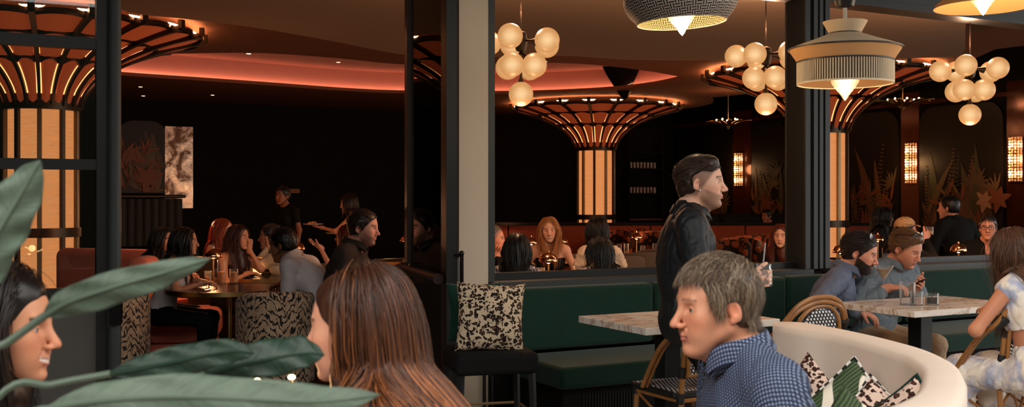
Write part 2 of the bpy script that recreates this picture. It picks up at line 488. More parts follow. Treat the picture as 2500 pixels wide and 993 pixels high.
def person(name_label, loc, face, o):
    """o: sex, sit (seat height) or stand, lean, hunch, head (yaw, pitch, roll), arms, hair, clothes, res..."""
    fem=o.get('female',False); H=o.get('size',1.0)*(.95 if fem else 1.0); res=o.get('res',.010)
    root=thing('person',name_label,'person',loc,R(face),o.get('group'))
    g=.86 if fem else 1.0; bulk=o.get('bulk',1.0)
    sit=o.get('sit'); 
    pel=A3(0,0,(sit+.085*H) if sit is not None else .93*H)
    l0,l1=R(o.get('lean',5)),R(o.get('lean',5)+o.get('hunch',8)); tw=Rz(R(o.get('twist',0))); sl=Ry(R(o.get('side',0)))
    def rotl(a): return tw@sl@Rx(-a)
    sp=[pel]; nseg=8; Ls=.50*H
    for i in range(nseg):
        a=l0+(l1-l0)*(i+.5)/nseg; sp.append(sp[-1]+rotl(a)@A3(0,0,Ls/nseg))
    sp=np.array(sp); nb=sp[-1]; Mc=rotl(l1); Mp=rotl(l0)
    def spt(t): 
        i=min(int(t*nseg),nseg-1); f=t*nseg-i; return sp[i]*(1-f)+sp[i+1]*f
    yaw,pit,rol=[R(a) for a in o.get('head',(0,0,0))]
    Mh=tw@Rz(yaw)@Rx(pit)@Ry(rol); hs=o.get('hs',1.0)*H*(1.0 if not fem else 1.01)
    hc=nb+Mc@A3(0,.012,.055)*H+(Mh@A3(0,.030,.105))*H+A3(o.get('hoff',(0,0,0)))
    sw=.185*H*g*bulk**.5
    if 'headz' in o and not o.get('_z'):
        o=dict(o); dz=o['headz']-hc[2]; o['_z']=1
        if sit is not None: o['sit']=float(np.clip(sit+dz,.36,.66))
        else: o['_st']=dz
        if sit is None: o['size']=o.get('size',1.0)*(o['headz']/hc[2])
        bpy.data.objects.remove(root); return person(name_label,loc,face,o)
    if o.get('anchor'):
        ca,sa=math.cos(R(face)),math.sin(R(face)); ax_,ay_=o['anchor']
        root.location=(ax_-(hc[0]*ca-hc[1]*sa),ay_-(hc[0]*sa+hc[1]*ca),loc[2])
    sho=[spt(.90)+Mc@A3(s*sw,-.005,0)*1.0+A3(0,0,o.get('shrug',0)) for s in (-1,1)]
    ua,fa=.285*H*(.95 if fem else 1),.255*H*(.95 if fem else 1)
    arms=o.get('arms',[((-.22,.28,.72),(0,1,-.1),(0,0,-1)),((.22,.28,.72),(0,1,-.1),(0,0,-1))])
    J=[]
    for i,s in enumerate((-1,1)):
        a=arms[i]
        pole=a[4] if len(a)>4 else A3(s*.6,-.5,-.7)
        W=A3(a[0]); e,W=limb_ik(sho[i],W,ua,fa,pole); J.append((sho[i],e,W,a[1],a[2],a[3] if len(a)>3 else 30))
    # legs
    th,sh=.43*H,.42*H; legs=[]
    for i,s in enumerate((-1,1)):
        hip=pel+A3(s*.085*H,0,-.02)
        if sit is not None:
            sprd=o.get('knees',.13); kn=hip+A3(s*(sprd-.085),th*.98,-.03+o.get('kneez',0)); an=A3(kn[0]+s*.02,kn[1]+o.get('shin',-.02),.085)
            if kn[2]-.085>sh: kn[2]=.085+sh
        else:
            st=o.get('stride',(0,0))[i]; kn=hip+A3(0,st*.5+.03,-th*.99); an=A3(hip[0],st,.085)
        legs.append((hip,kn,an))
    # ---- prims shared by body and garments
    def torso(S,inf=0,arm=True,armlen=None,k=.05):
        wv=.118 if fem else .148; cw=.142 if fem else .172
        S.ell(spt(.02),A3((.168 if fem else .160)*H*bulk**.5+inf,.118*H*bulk+inf,.105*H+inf),M=Mp,k=k)
        S.ell(spt(.34),A3(wv*H*bulk+inf,.098*H*bulk*(1.12 if bulk>1.05 else 1)+inf,.130*H+inf),M=Mp,k=.07)
        S.ell(spt(.68),A3(cw*H*bulk**.7+inf,.112*H*bulk**.7+inf,.165*H+inf),M=Mc,k=.06)
        if fem:
            for s in (-1,1): S.ell(spt(.66)+Mc@A3(s*.062,.085,-.01)*H,.056*H+inf,k=.04)
        else:
            for s in (-1,1): S.ell(spt(.74)+Mc@A3(s*.075,.050,0)*H,A3(.085,.065,.075)*H+inf,M=Mc,k=.04)
        S.cap(sho[0]*.8+spt(.9)*.2,sho[1]*.8+spt(.9)*.2,.052*H*g+inf,k=.05)
        top=nb+Mc@A3(0,-.012,.035)*H
        for s in (0,1): S.cap(top,sho[s],.040*H*g+inf,.045*H*g+inf,k=.045)
    def armp(S,i,inf=0,upto=2.0,k=.03,loose=0):
        s_,e,W=J[i][:3]
        ar=(.78 if fem else 1)*bulk**.4*H
        S.cap(s_,s_+(e-s_)*min(upto*2,1) if upto<.5 else e,.054*ar+inf,(.041+.004*loose)*ar+inf+loose*.3,k=k)
        if upto>.5:
            t=min((upto-.5)*2,1); E=e+(W-e)*t
            S.cap(e,E,.041*ar+inf+loose*.3,(.041-.015*t)*ar+inf,k=k)
    def legp(S,inf=0,upto=1.0,k=.03):
        for hip,kn,an in legs:
            lr=bulk**.5*(.96 if fem else 1)*H
            S.cap(hip,kn,.080*lr+inf,.056*lr+inf,k=.04); S.cap(kn,kn+(an-kn)*upto,.054*lr+inf,(.054-.020*upto)*lr+inf,k=.03)
    nk=(.050 if fem else .060)*H
    neck=(nb+Mc@A3(0,-.010,-.03)*H, hc+Mh@A3(0,-.030,-.055)*hs)
    skin=A3(o['skin']); mskin=M_SKIN if o.get('near') else M_SKINF
    # ---- body
    S=SDF(); torso(S); armp(S,0); armp(S,1); legp(S)
    for hip,kn,an in legs: S.cap(an,an+A3(0,.13,-.035),.036,.030,k=.03)
    S.cap(neck[0],neck[0]*.5+neck[1]*.5,nk*1.04,nk*.94,k=.05)
    V,Q=S.surf(max(res,.010)); Vs=[V];Qs=[Q];Cs=[np.tile(skin*(1),(len(V),1))*(1+.04*vnoise(V,20,2)[:,None])]
    hr=o.get('hres',.0025 if o.get('near') else max(res*.5,.0035))
    S=SDF(); head_sdf(S,None,hs,hc,Mh,fem,o.get('nose',1),o.get('jaw',1),o.get('smile',0),0,o.get('mouth_open',0),o.get('full',1))
    S.cap(neck[0],neck[1],nk*1.08,nk*.92,k=.03)
    if not fem: S.cap(hc+Mh@A3(0,.045,-.105)*hs,nb+Mc@A3(0,.055,.0)*H,.012,.012,k=.05)
    V,Q=S.surf(hr,pad=.012)
    ql=((V-hc)@Mh)/hs
    o2=dict(o); o2.setdefault('brow',tuple(A3(o['haircol'])*.8)); o2.setdefault('beardc',o2['brow'])
    Cs.append(head_cols(ql,o2)); Vs.append(V); Qs.append(Q)
    if o.get('hands',True):
        for i,s in enumerate((-1,1)):
            if o.get('hide_hand')==i: continue
            S=SDF(); e,W=J[i][1],J[i][2]; fdir=A3(J[i][3])
            if np.linalg.norm(fdir)<.01: fdir=W-e
            S.cap(W+(e-W)*.15,W,.030*H*(.8 if fem else 1),.026*H*(.82 if fem else 1))
            hand_sdf(S,W,fdir,J[i][4],s,J[i][5],sc=H*(.9 if fem else 1.02),spread=o.get('spread',.3),thumb=o.get('thumb',.5))
            V,Q=S.surf(o.get('handres',max(.0028,hr)),pad=.01)
            c=np.tile(skin,(len(V),1)); 
            tt=o.get('tattoo')
            if tt and tt[0]==i:
                m=np.clip((vnoise(V,95,8)+.25*vnoise(V,210,3))*2.2+.35,0,1)[:,None]*(np.linalg.norm(V-W,axis=1)<.095)[:,None]*.75
                c=c*(1-m)+A3(.07,.075,.085)*m
            Cs.append(c); Vs.append(V); Qs.append(Q)
    if o.get('beardn'):
        hv=Vs[1]; ql=((hv-hc)@Mh)/hs; y,z,ax=ql[:,1],ql[:,2],np.abs(ql[:,0])
        edge=-.030+.02*np.clip((.035-y)/.05,-1,1)
        mk=((z<edge-.004)&(y>.000)&(z>-.130)&~((y>.07)&(ax<.034)&(z>-.052))&~((y>.078)&(ax<.026)&(np.abs(z+.068)<.010)))|((np.abs(z+.053)<.005)&(ax<.030)&(y>.08))
        ids=np.nonzero(mk)[0]; rb=np.random.default_rng(5); ids=rb.choice(ids,o['beardn'])
        p0=hv[ids]+rb.normal(size=(len(ids),3))*.0012; Sb=SDF(); head_sdf(Sb,None,hs,hc,Mh,fem,o.get('nose',1),o.get('jaw',1))
        nn=Sb.grad(p0.astype(np.float32)); dn=np.array([0,0,-1.])+.35*rb.normal(size=(len(ids),3)); bl=o.get('beardl',.010)*(.5+rb.random((len(ids),1)))
        dd=nn*.75+dn*.8; dd/=np.linalg.norm(dd,axis=1,keepdims=True); p1=p0+dd*bl*.5; d2=nn*.3+dn; d2/=np.linalg.norm(d2,axis=1,keepdims=True); p2=p1+d2*bl*.5
        Pt=np.stack([p0-nn*.001,p1,p2],1); X=np.cross(dd,nn+.01); X/=np.linalg.norm(X,axis=1,keepdims=True)+1e-9; w_=np.array([.0009,.0008,.0001])[None,:,None]*X[:,None]; Y=nn[:,None]*np.array([.0007,.0006,.0001])[None,:,None]
        Vb_=np.stack([Pt+w_,Pt+Y,Pt-w_],2).reshape(-1,3); ii=np.arange(len(ids))[:,None,None]*9; jj=np.arange(2)[None,:,None]*3; aa=np.arange(3)[None,None,:]
        Qb=np.stack([ii+jj+aa,ii+jj+(aa+1)%3,ii+jj+3+(aa+1)%3,ii+jj+3+aa],-1).reshape(-1,4)
        cb_=A3(o['beardc'])*(.6+.9*rb.random((len(ids),1))); rawmesh('beard',Vb_,Qb,M_HAIR,root,colors=np.clip(np.repeat(cb_,9,0),0,1))
    off=0; Q2=[]
    for v,q in zip(Vs,Qs): Q2.append(q+off); off+=len(v)
    Vb=np.concatenate(Vs); Cb=np.concatenate(Cs)
    if o.get('armtattoo') is not None:
        i=o['armtattoo']; e,W=J[i][1],J[i][2]; d=_cap(Vb,e.astype(np.float32),W.astype(np.float32),.05,.04)
        m=(np.clip((vnoise(Vb,60,8)+.3*vnoise(Vb,140,3))*2.2+.45,0,1)*(d<.02)*.8)[:,None]; Cb=Cb*(1-m)+A3(.03,.03,.035)*m
    body=rawmesh('body',Vb,np.concatenate(Q2),mskin,root,colors=np.clip(Cb,0,1))
    # ---- eyes
    for s in (-1,1):
        b=MB(); er=.0122*hs; b.sphere((0,0,0),er,20); Vv=np.concatenate(b.v)
        gaze=Rz(R(o.get('gaze',0)))@Rx(R(o.get('gazev',0)))
        d=Vv@(Mh@gaze@A3(0,1,0))/er
        col=np.where((d>.955)[:,None],A3(.01,.008,.006),np.where((d>.86)[:,None],A3(o.get('iris',(.08,.045,.02))),A3(.46,.42,.38)))
        Vv=Vv+hc+Mh@A3(s*.031,.0748,.002)*hs
        ob=rawmesh('eye',Vv,np.array([f if len(f)==4 else f for f in b.f if len(f)==4]),M_EYE,body,colors=col)
    # ---- garments
    for gdef in o.get('wear',[]):
        kind=gdef['kind']; gm=gdef['mat']; inf=gdef.get('inf',.012); gres=gdef.get('res',max(res,.007)); S=SDF()
        amp=gdef.get('fold',.004); fr=gdef.get('freq',14); sd=gdef.get('seed',1)
        st_=np.array([1,1,.55],np.float32); nz=lambda p:amp*(.8*vnoise(p,fr,sd)+.3*vnoise(p,fr*2.3,sd+2))+amp*gdef.get('crease',.85)*(np.exp(-(vnoise(p*st_,fr*1.5,sd+5)/.13)**2)+.6*np.exp(-(vnoise(p*st_[::-1],fr*2.2,sd+9)/.12)**2))
        if kind in('shirt','tshirt','jacket'):
            torso(S,inf); 
            S.ell(spt(-.04),A3(.165*H*bulk+inf,.120*H*bulk+inf,.11*H+inf),M=Mp,k=.05)
            up=gdef.get('sleeve',.97 if kind!='tshirt' else .36)
            if up>0:
                for i in (0,1):
                    armp(S,i,inf,up,loose=gdef.get('loose',.01))
                    s_,e,W=J[i][:3]
                    tgt=(s_+(e-s_)*up*2) if up<=.5 else e+(W-e)*(up-.5)*2
                    dr=(e-s_) if up<=.5 else (W-e); dr=dr/np.linalg.norm(dr)
                    S.ell(tgt+dr*.075,(.085,.085,.075),M=np.stack([np.cross(dr,[.3,.5,.8])/np.linalg.norm(np.cross(dr,[.3,.5,.8])),np.cross(dr,np.cross(dr,[.3,.5,.8]))/np.linalg.norm(np.cross(dr,[.3,.5,.8])),dr],1),k=.004,sub=True)
            na=gdef.get('neck',.0); nc=nb+Mc@A3(0,.012+na*.3,.062-na)*H
            S.ell(nc,(nk*1.25+na*.5,nk*1.3+na*.6,.055+na),M=Mc,k=.006,sub=True)
            if 'vneck' in gdef:
                S.ell(nb+Mc@A3(0,.12,-.02)*H,(.028,.10,.09),M=Mc@Ry(0),k=.006,sub=True)
            if 'hem' in gdef: S.cut(spt(gdef['hem']),-(Mp@A3(0,0,1)))
        elif kind=='tank':
            torso(S,inf)
            S.cut(spt(gdef.get('top',.82)),Mc@A3(0,gdef.get('tilt',-.15),1))
            if gdef.get('straps',True):
                for s in (0,1):
                    sx=(-1,1)[s]*.075*H; 
                    pts=[spt(.80)+Mc@A3(sx*1.0,.115,0)*1.0,spt(.93)+Mc@A3(sx*1.05,.07,.01),spt(1.0)+Mc@A3(sx*1.1,-.012,.022),spt(.93)+Mc@A3(sx*1.05,-.09,.0),spt(.80)+Mc@A3(sx*.95,-.118,0)]
                    for a,b in zip(pts[:-1],pts[1:]): S.cap(a,b,gdef.get('sw',.006),k=.006)
            if 'hem' in gdef: S.cut(spt(gdef['hem']),-(Mp@A3(0,0,1)))
        elif kind=='pants':
            legp(S,inf,.95); S.ell(pel,A3(.168*H*bulk**.5+inf,.12*H*bulk+inf,.105*H+inf),M=Mp,k=.05); S.cut(spt(.22),Mp@A3(0,0,1))
        elif kind=='skirt':
            for hip,kn,an in legs: S.cap(hip,kn,.088*H+inf,.066*H+inf,k=.12); S.cap(kn,kn*.5+an*.5,.07*H+inf,.06*H+inf,k=.08)
            S.ell(pel,A3(.172*H+inf,.125*H+inf,.12*H+inf),M=Mp,k=.06); S.ell(spt(.2),A3(.135*H+inf,.11*H+inf,.10*H),M=Mp,k=.05); S.cut(spt(.30),Mp@A3(0,0,1))
        V,Q=S.surf(gres,noise=nz,pad=.03)
        gob=rawmesh(gdef.get('name',{'tank':'top','pants':'trousers','tshirt':'shirt'}.get(kind,kind)),V,Q,gm,root)
        if gdef.get('collar'):
            S=SDF(); ca=neck[0]; cb=neck[1]; ax=(cb-ca)/np.linalg.norm(cb-ca)
            Rr=nk*1.04+gdef.get('cgap',.006)+.009; h=gdef['collar']
            cc=nb+Mc@A3(0,.0,gdef.get('cz',.035))*H
            cd=(Mc@A3(0,-.22,1)); cd/=np.linalg.norm(cd)
            b=MB(); n=40; X=Mc@A3(1,0,0); Yv=np.cross(cd,X)
            rows=[(-.022,Rr*1.10),(.0,Rr*1.08),(h*.6,Rr*1.0),(h,Rr*1.0),(h+.003,Rr*1.03),(h,Rr*1.06),(h*.5,Rr*1.12),(-.004,Rr*1.24),(-.010,Rr*1.22)]
            G=np.zeros((len(rows),n,3))
            gapw=gdef.get('copen',.5)
            for ri,(hh,rr) in enumerate(rows):
                for q in range(n):
                    a=PI/2+gapw*.5+(2*PI-gapw)*q/(n-1)
                    drop=.030*max(0,math.sin(a))**4
                    G[ri,q]=cc+X*(rr*1.0*math.cos(a))+Yv*(rr*1.08*math.sin(a))+cd*(hh-drop)
            b.grid(G); bo=b.build('collar',gm,gob,auto=60)
            md=bo.modifiers.new('t','SOLIDIFY'); md.thickness=.002; md.offset=0
    if o.get('shoes',True):
        sm=o.get('shoemat') or M_BLACKSHOE
        for hip,kn,an in legs:
            S=SDF(); S.cap(an+A3(0,0,.0),an+A3(0,-.02,-.04),.045,.042,k=.03); S.cap(an+A3(0,-.02,-.045),an+A3(0,.15,-.055),.040,.034,k=.03)
            S.cut(A3(0,0,.004),A3(0,0,-1)); V,Q=S.surf(.008); rawmesh('shoe',V,Q,sm,root)
    # ---- hair
    hd=o.get('hair')
    if hd: make_hair(root,o,hd,hc,Mh,hs,H,neck,nk,torso,fem)
    root['_hc']=[float(v) for v in hc]
    return root,dict(hc=hc,Mh=Mh,hs=hs,J=J,nb=nb,Mc=Mc,spt=spt,root=root,nk=nk)

def make_hair(root,o,hd,hc,Mh,hs,H,neck,nk,torso,fem):
    style=hd['style']; r=np.random.default_rng(hd.get('seed',3)); col=A3(o['haircol'])
    thick=hd.get('thick',.012)
    # hairline test in head space
    fl=hd.get('front',0.0)
    def inside(q):
        y,z=q[:,1],q[:,2]; ax=np.abs(q[:,0])
        a=(y-.020)*.825-(z+.020)*.565<fl-hd.get('temple',.010)*np.exp(-((ax-.055)/.018)**2)
        b=((y-.020)*.38-(z+.020)*.925)<hd.get('nape',.020)
        return a&b
    # cap
    S=SDF(); t=thick
    def pt(x,y,z): return Mh@(A3(x,y,z)*hs)+hc
    S.ell(pt(0,-.014-.004*0,.040),A3(.0745+t,.098+t,.084+t*hd.get('topk',1.0))*hs,M=Mh,k=.01)
    S.ell(pt(0,-.040,-.005),A3(.066+t*.8,.066+t,.075)*hs,M=Mh,k=.03)
    if hd.get('puff'): 
        for c,rr in hd['puff']: S.ell(pt(*c),A3(rr)*hs,M=Mh,k=.03)
    S.cut(pt(0,.020+fl*.825,-.020-fl*.565),Mh@A3(0,.825,-.565),k=.02)
    nn=hd.get('nape',.02); S.cut(pt(0,.020+nn*.38,-.020-nn*.925),Mh@A3(0,.38,-.925),k=.02)
    for c_,r_ in hd.get('shave',[]):
        for s in (-1,1): S.ell(pt(s*c_[0],c_[1],c_[2]),A3(r_)*hs,M=Mh,k=.012,sub=True)
    if style=='long' and hd.get('mass',True):
        Cc=SDF(); torso(Cc,.0); Lh=hd.get('len',.4); p=pt(0,-.050,.01); path=[p]
        for i in range(7):
            p=p+A3(0,0,-(Lh*.80)/7); sdv=float(Cc.eval(np.array([p],np.float32))[0]); gg=Cc.grad(np.array([p],np.float32))[0]
            if sdv<.022: p=p+gg*(.022-sdv)
            path.append(p)
        wd=hd.get('mw',.066)
        for i in range(7): S.fcap(path[i],path[i+1],wd*(1-.04*i),wd*(1-.04*(i+1)),Mh,(1,.50,1),k=.03)
    # keep the ears free
    if style!='long':
        for s in (-1,1): S.ell(pt(s*.083,-.004,-.014),A3(.020,.021,.032)*hs,M=Mh,k=.008,sub=True)
    V,Q=S.surf(hd.get('res',max(o.get('res',.01)*.6,.004)),noise=lambda p:hd.get('lump',.002)*vnoise((p-hc.astype(np.float32))@Mh.astype(np.float32),70,2),pad=.02)
    cap_c=np.tile(col*.72,(len(V),1))*(1+.35*vnoise(((V-hc)@Mh)*A3(1,.8,.12),200,4)[:,None])
    Vs=[V];Qs=[Q];Cs=[cap_c]
    N=hd.get('n',500)
    # roots on the scalp
    d=r.normal(size=(N*4,3)); d/=np.linalg.norm(d,axis=1,keepdims=True)
    q=d*A3(.0745,.098,.084)+A3(0,-.014,.040)
    ok=inside(q)&(q[:,2]>-.05); q=q[ok][:N]; d=d[ok][:N]; N=len(q)
    q=q+d*hd.get('rootlift',thick*(.55 if style!='long' else .85))
    part=hd.get('part',0.0); x,y,z=q[:,0],q[:,1],q[:,2]
    L=hd.get('len',.05)*(1+hd.get('lvar',.25)*r.normal(size=N))
    if style=='long':
        side=np.clip((y+.055)/.05,0,1)*np.clip((z-.02)/.05,0.25,1); g0=np.stack([np.sign(x-part)*side+x*hd.get('xk',5),hd.get('back',-.25)-.5*(1-side),-.9*(1-side)],1)+.05*r.normal(size=(N,3))
        toplen=1.0; grav=hd.get('grav',.35); off=thick*.75+hd.get('off',.002)+r.random(N)*hd.get('vol',.014)
    elif style=='back': g0=np.stack([x*3,np.full(N,-1.0),.35-z*2+0*x],1)+.15*r.normal(size=(N,3)); grav=.12; off=thick+r.random(N)*hd.get('vol',.012)
    elif style=='forward': g0=np.stack([x*2,np.where(z>.06,.8,.1),np.where(z>.06,.1,-.9)],1)+.25*r.normal(size=(N,3)); grav=.12; off=thick+r.random(N)*hd.get('vol',.010)
    elif style=='side': g0=np.stack([np.full(N,hd.get('sdir',.7)),np.full(N,.1),np.where(z>.07,.2,-.8)],1)+.25*r.normal(size=(N,3)); grav=.12; off=thick+r.random(N)*hd.get('vol',.010)
    elif style=='messy': g0=np.stack([x*3,y*2-.4,np.where(z>.06,.5,-.9)],1)+.5*r.normal(size=(N,3)); grav=.2; off=thick+r.random(N)*hd.get('vol',.02)
    if 'comb' in hd: g0=hd['comb'](q,r)
    P0=(q*hs)@Mh.T+hc; D=g0@Mh.T; nrm=d@Mh.T
    D=D-nrm*np.sum(D*nrm,1,keepdims=True)*.9; D/=np.linalg.norm(D,axis=1,keepdims=True)+1e-9
    C=SDF(); C.ell(pt(0,-.014,.040),A3(.0745,.098,.084)*hs,M=Mh); C.ell(pt(0,.030,.0),A3(.063,.060,.090)*hs,M=Mh,k=.03)
    C.cap(pt(0,.0,-.045),pt(0,.055,-.09),.045*hs,.028*hs); C.cap(neck[0],neck[1],nk*1.1,nk)
    if style=='long': torso(C,.012)
    steps=hd.get('steps',14 if style=='long' else 6)
    path=[P0.astype(np.float32)]; Pn=P0.astype(np.float32).copy(); wav=hd.get('wave',0); ph=r.random(N)*6.28
    clump=r.integers(0,max(N//9,1),N); cph=r.random(max(N//9,1)+1)*6.28
    for i in range(steps):
        D=D*(1-grav*.5)+A3(0,0,-1)*grav; D/=np.linalg.norm(D,axis=1,keepdims=True)
        if wav: D=D+wav*np.stack([np.sin(cph[clump]+i*hd.get('wf',.9)),np.cos(cph[clump]*1.3+i*hd.get('wf',.9)),0*ph],1)
        D/=np.linalg.norm(D,axis=1,keepdims=True)
        Pn=(Pn+D*(L/steps)[:,None]).astype(np.float32)
        if style=='long' and i>1:
            lx=((Pn-hc)@(Mh@A3(1,0,0)))[:,None]; lz=((Pn-hc)[:,2])[:,None]; Pn=(Pn-(Mh@A3(1,0,0))[None]*lx*hd.get('conv',.05)*(lz<-.03)).astype(np.float32)
        sd=C.eval(Pn); tgt=off*(min(1,(i+1)/3) if style!='long' else 1); pen=np.maximum(tgt-sd,0)
        G=C.grad(Pn); Pn=Pn+G*pen[:,None]
        if style!='long':
            ex=np.maximum(sd-tgt-hd.get('lift',.01),0); Pn=Pn-G*ex[:,None]*.5
        else:
            dv=Pn-path[-1]; D=.5*D+.5*dv/np.maximum(np.linalg.norm(dv,axis=1,keepdims=True),1e-6)
        path.append(Pn.copy())
    Pt=np.stack(path,1)            # N,k,3
    keep=hd.get('keep')
    if keep is None and style=='long': keep=lambda ql,q:~((ql[...,1]>.060)&(np.abs(ql[...,0])<.052)&(ql[...,2]<.065)&(ql[...,2]>-.13)).any(1)
    if keep is not None:
        ql=((Pt-hc)@Mh)/hs; kk=keep(ql,q); Pt=Pt[kk]; N=len(Pt)
    k=Pt.shape[1]; T=np.gradient(Pt,axis=1); T/=np.linalg.norm(T,axis=2,keepdims=True)+1e-9
    ctr=hc+Mh@A3(0,-.02,0)*hs
    up=Pt-ctr; up/=np.linalg.norm(up,axis=2,keepdims=True)
    X=np.cross(T,up); X/=np.linalg.norm(X,axis=2,keepdims=True)+1e-9; Y=np.cross(X,T)
    rad=hd.get('rad',.003)*(.6+.8*r.random(N))
    tap=np.interp(np.linspace(0,1,k),[0,.15,.75,1],[.6,1,.85,.12])
    rr=rad[:,None]*tap[None]
    flat=hd.get('flat',.45)
    ring=[X*rr[...,None],Y*rr[...,None]*flat,-X*rr[...,None],-Y*rr[...,None]*flat]
    V=np.stack([Pt+w for w in ring],2).reshape(-1,3)
    ii=np.arange(N)[:,None,None]*k*4; jj=np.arange(k-1)[None,:,None]*4; aa=np.arange(4)[None,None,:]; a2=(aa+1)%4
    Q=np.stack([ii+jj+aa,ii+jj+a2,ii+jj+4+a2,ii+jj+4+aa],-1).reshape(-1,4)
    hv=hd.get('hl',.35); w=(1+hv*r.normal(size=N)).clip(.35,2.2); cc=col[None]*w[:,None]
    if 'tip' in hd:
        tp=A3(hd['tip']); f=np.linspace(0,1,k)**hd.get('tipp',1.5)
        sel=(r.random(N)<hd.get('tipn',.6)).astype(float)*(.5+.5*r.random(N))
        cc=cc[:,None,:]*(1-(f[None]*sel[:,None])[...,None])+tp[None,None]*w[:,None,None]*(f[None]*sel[:,None])[...,None]
    else: cc=np.repeat(cc[:,None],k,1)
    if 'grey' in hd:
        sel=(r.random(N)<hd['grey'][0]); cc[sel]=A3(hd['grey'][1])
    Cv=np.repeat(cc.reshape(-1,3),4,0)
    off0=len(Vs[0]); Vs.append(V); Qs.append(Q+off0); Cs.append(Cv)
    rawmesh('hair',np.concatenate(Vs),np.concatenate(Qs),M_HAIR,root,colors=np.clip(np.concatenate(Cs),0,1))
M_BLACKSHOE=mat('black_leather',(.012,.011,.010),.35)

def at_px(label,px,py,d,face,o):
    "person whose head centre sits on the ray through px,py at depth d"
    h=P(px,py,d); o=dict(o); o['anchor']=(h.x,h.y); o['headz']=h.z
    return person(label,(0,0,0),face,o)

# ---------------------------------------------------------------- materials of the place
M_FRAME=mat('black_steel',(.010,.0105,.0105),.42,spec=.4)
M_FRAMEG=mat('grey_green_steel',(.030,.034,.034),.5,spec=.4)
M_BRONZE=mat('dark_bronze',(.050,.032,.020),.38,.75)
M_BRASS=mat('brass',(.62,.40,.16),.28,1)
M_BRASSDULL=mat('dull_brass',(.30,.22,.12),.45,.8)
M_COPPER=mat('copper',(.65,.28,.14),.22,1)
M_CREAM=mat('cream_plaster',srgb(196,180,160),.85,bump=(45,.12))
M_BLACKWALL=mat('near_black_wall',(.0075,.0062,.0055),.7,spec=.12)
M_TAN=mat('tan_ceiling_paint',srgb(142,122,104),.85,spec=.2)
M_MIDCEIL=mat('brown_ceiling_paint',srgb(122,80,60),.8,spec=.2)
M_PINKCEIL=mat('rose_ceiling_paint',srgb(206,150,140),.8,spec=.2)
M_TERRCEIL=mat('terrace_ceiling',srgb(70,64,58),.9)
def m_floor():
    m=mat('dark_floor',(.02,.016,.014),.35); t=NT(m); o=t.obj()
    nz=t.noise(o,1.5,4); t.set('Base Color',t.mix(nz.outputs[0],(.012,.009,.008),(.03,.022,.018))); return m
M_FLOOR=m_floor()
def m_terrace():
    m=mat('terrace_stone',srgb(150,142,134),.6); t=NT(m); o=t.obj()
    br=t.n('ShaderNodeTexBrick'); br.offset=0; br.inputs['Scale'].default_value=1; br.inputs['Brick Width'].default_value=.6; br.inputs['Row Height'].default_value=.6; br.inputs['Mortar Size'].default_value=.006
    for i,c in ((1,srgb(150,142,134)),(2,srgb(138,131,124)),(3,srgb(90,86,82))): br.inputs[i].default_value=(*c,1)
    t.l(o,br.inputs[0]); t.set('Base Color',br.outputs[0]); return m
M_TERR=m_terrace()
def m_velvet(name,c,bumpsc=220):
    m=mat(name,c,.85,sheen=.12,spec=.25); t=NT(m); nz=t.noise(t.obj(),5,3)
    t.set('Base Color',t.mix(nz.outputs[0],tuple(k*.8 for k in c),tuple(k*1.2 for k in c)))
    n2=t.noise(t.obj(),bumpsc,2); t.bump(n2.outputs[0],.15,.002); return m
M_GREEN=m_velvet('green_wool',(.0028,.026,.017))
M_CORAL=m_velvet('coral_velvet',srgb(232,128,102))
M_TAUPE=m_velvet('taupe_boucle',srgb(92,74,56),90)
M_RUST=m_velvet('rust_leather',srgb(120,56,34))
M_BLACKCLOTH=mat('black_cloth',(.0075,.0072,.0075),.85,spec=.15)
M_BLACKSHINY=mat('black_satin_cloth',(.009,.010,.012),.55,spec=.35,bump=(14,.3))
def m_marble():
    m=mat('white_marble',srgb(222,212,200),.22,coat=.2); t=NT(m); o=t.obj()
    n1=t.noise(o,1.6,5,.6,1.2); v=t.mapping(o,(.7,2.2,1.5),(0,0,.5)); 
    n2=t.noise(v,1.3,6,.62,1.6)
    d=t.math('ABSOLUTE',t.math('SUBTRACT',n2.outputs[0],.5)); c=t.ramp(d,[(0,srgb(150,112,84)),(.006,srgb(196,168,146)),(.022,srgb(222,206,192)),(.07,srgb(232,222,210)),(.3,srgb(234,224,214))])
    t.set('Base Color',c); return m
M_MARBLE=m_marble()
M_BOOTH=mat('limewashed_plaster',srgb(226,208,192),.8,bump=(30,.08),vary=.05)
def m_leopard(name,sc,bg,spot,core,rot=0):
    m=mat(name,bg,.85,spec=.2); t=NT(m); o=t.obj(); nz=t.noise(o,sc*.6,2)
    mx=t.n('ShaderNodeMix',data_type='VECTOR'); mx.inputs[0].default_value=.06; t.l(o,mx.inputs[4]); t.l(nz.outputs['Color'],mx.inputs[5])
    v=t.n('ShaderNodeTexVoronoi',feature='F1'); v.inputs['Scale'].default_value=sc; v.inputs['Randomness'].default_value=.75; t.l(mx.outputs[1],v.inputs['Vector'])
    n2=t.noise(o,sc*1.5,2); d=t.math('ADD',v.outputs['Distance'],t.math('MULTIPLY',t.math('SUBTRACT',n2.outputs[0],.5),.42))
    ring=t.ramp(d,[(0,core),(.15,core),(.19,spot),(.46,spot),(.50,bg),(1,bg)],'LINEAR'); t.set('Base Color',ring); return m
M_LEOP=m_leopard('leopard_print_linen',42,srgb(200,178,150),srgb(34,24,20),srgb(122,84,62))
M_LEOPB=m_leopard('brown_leopard_print',40,srgb(214,186,168),srgb(52,30,24),srgb(108,66,52))
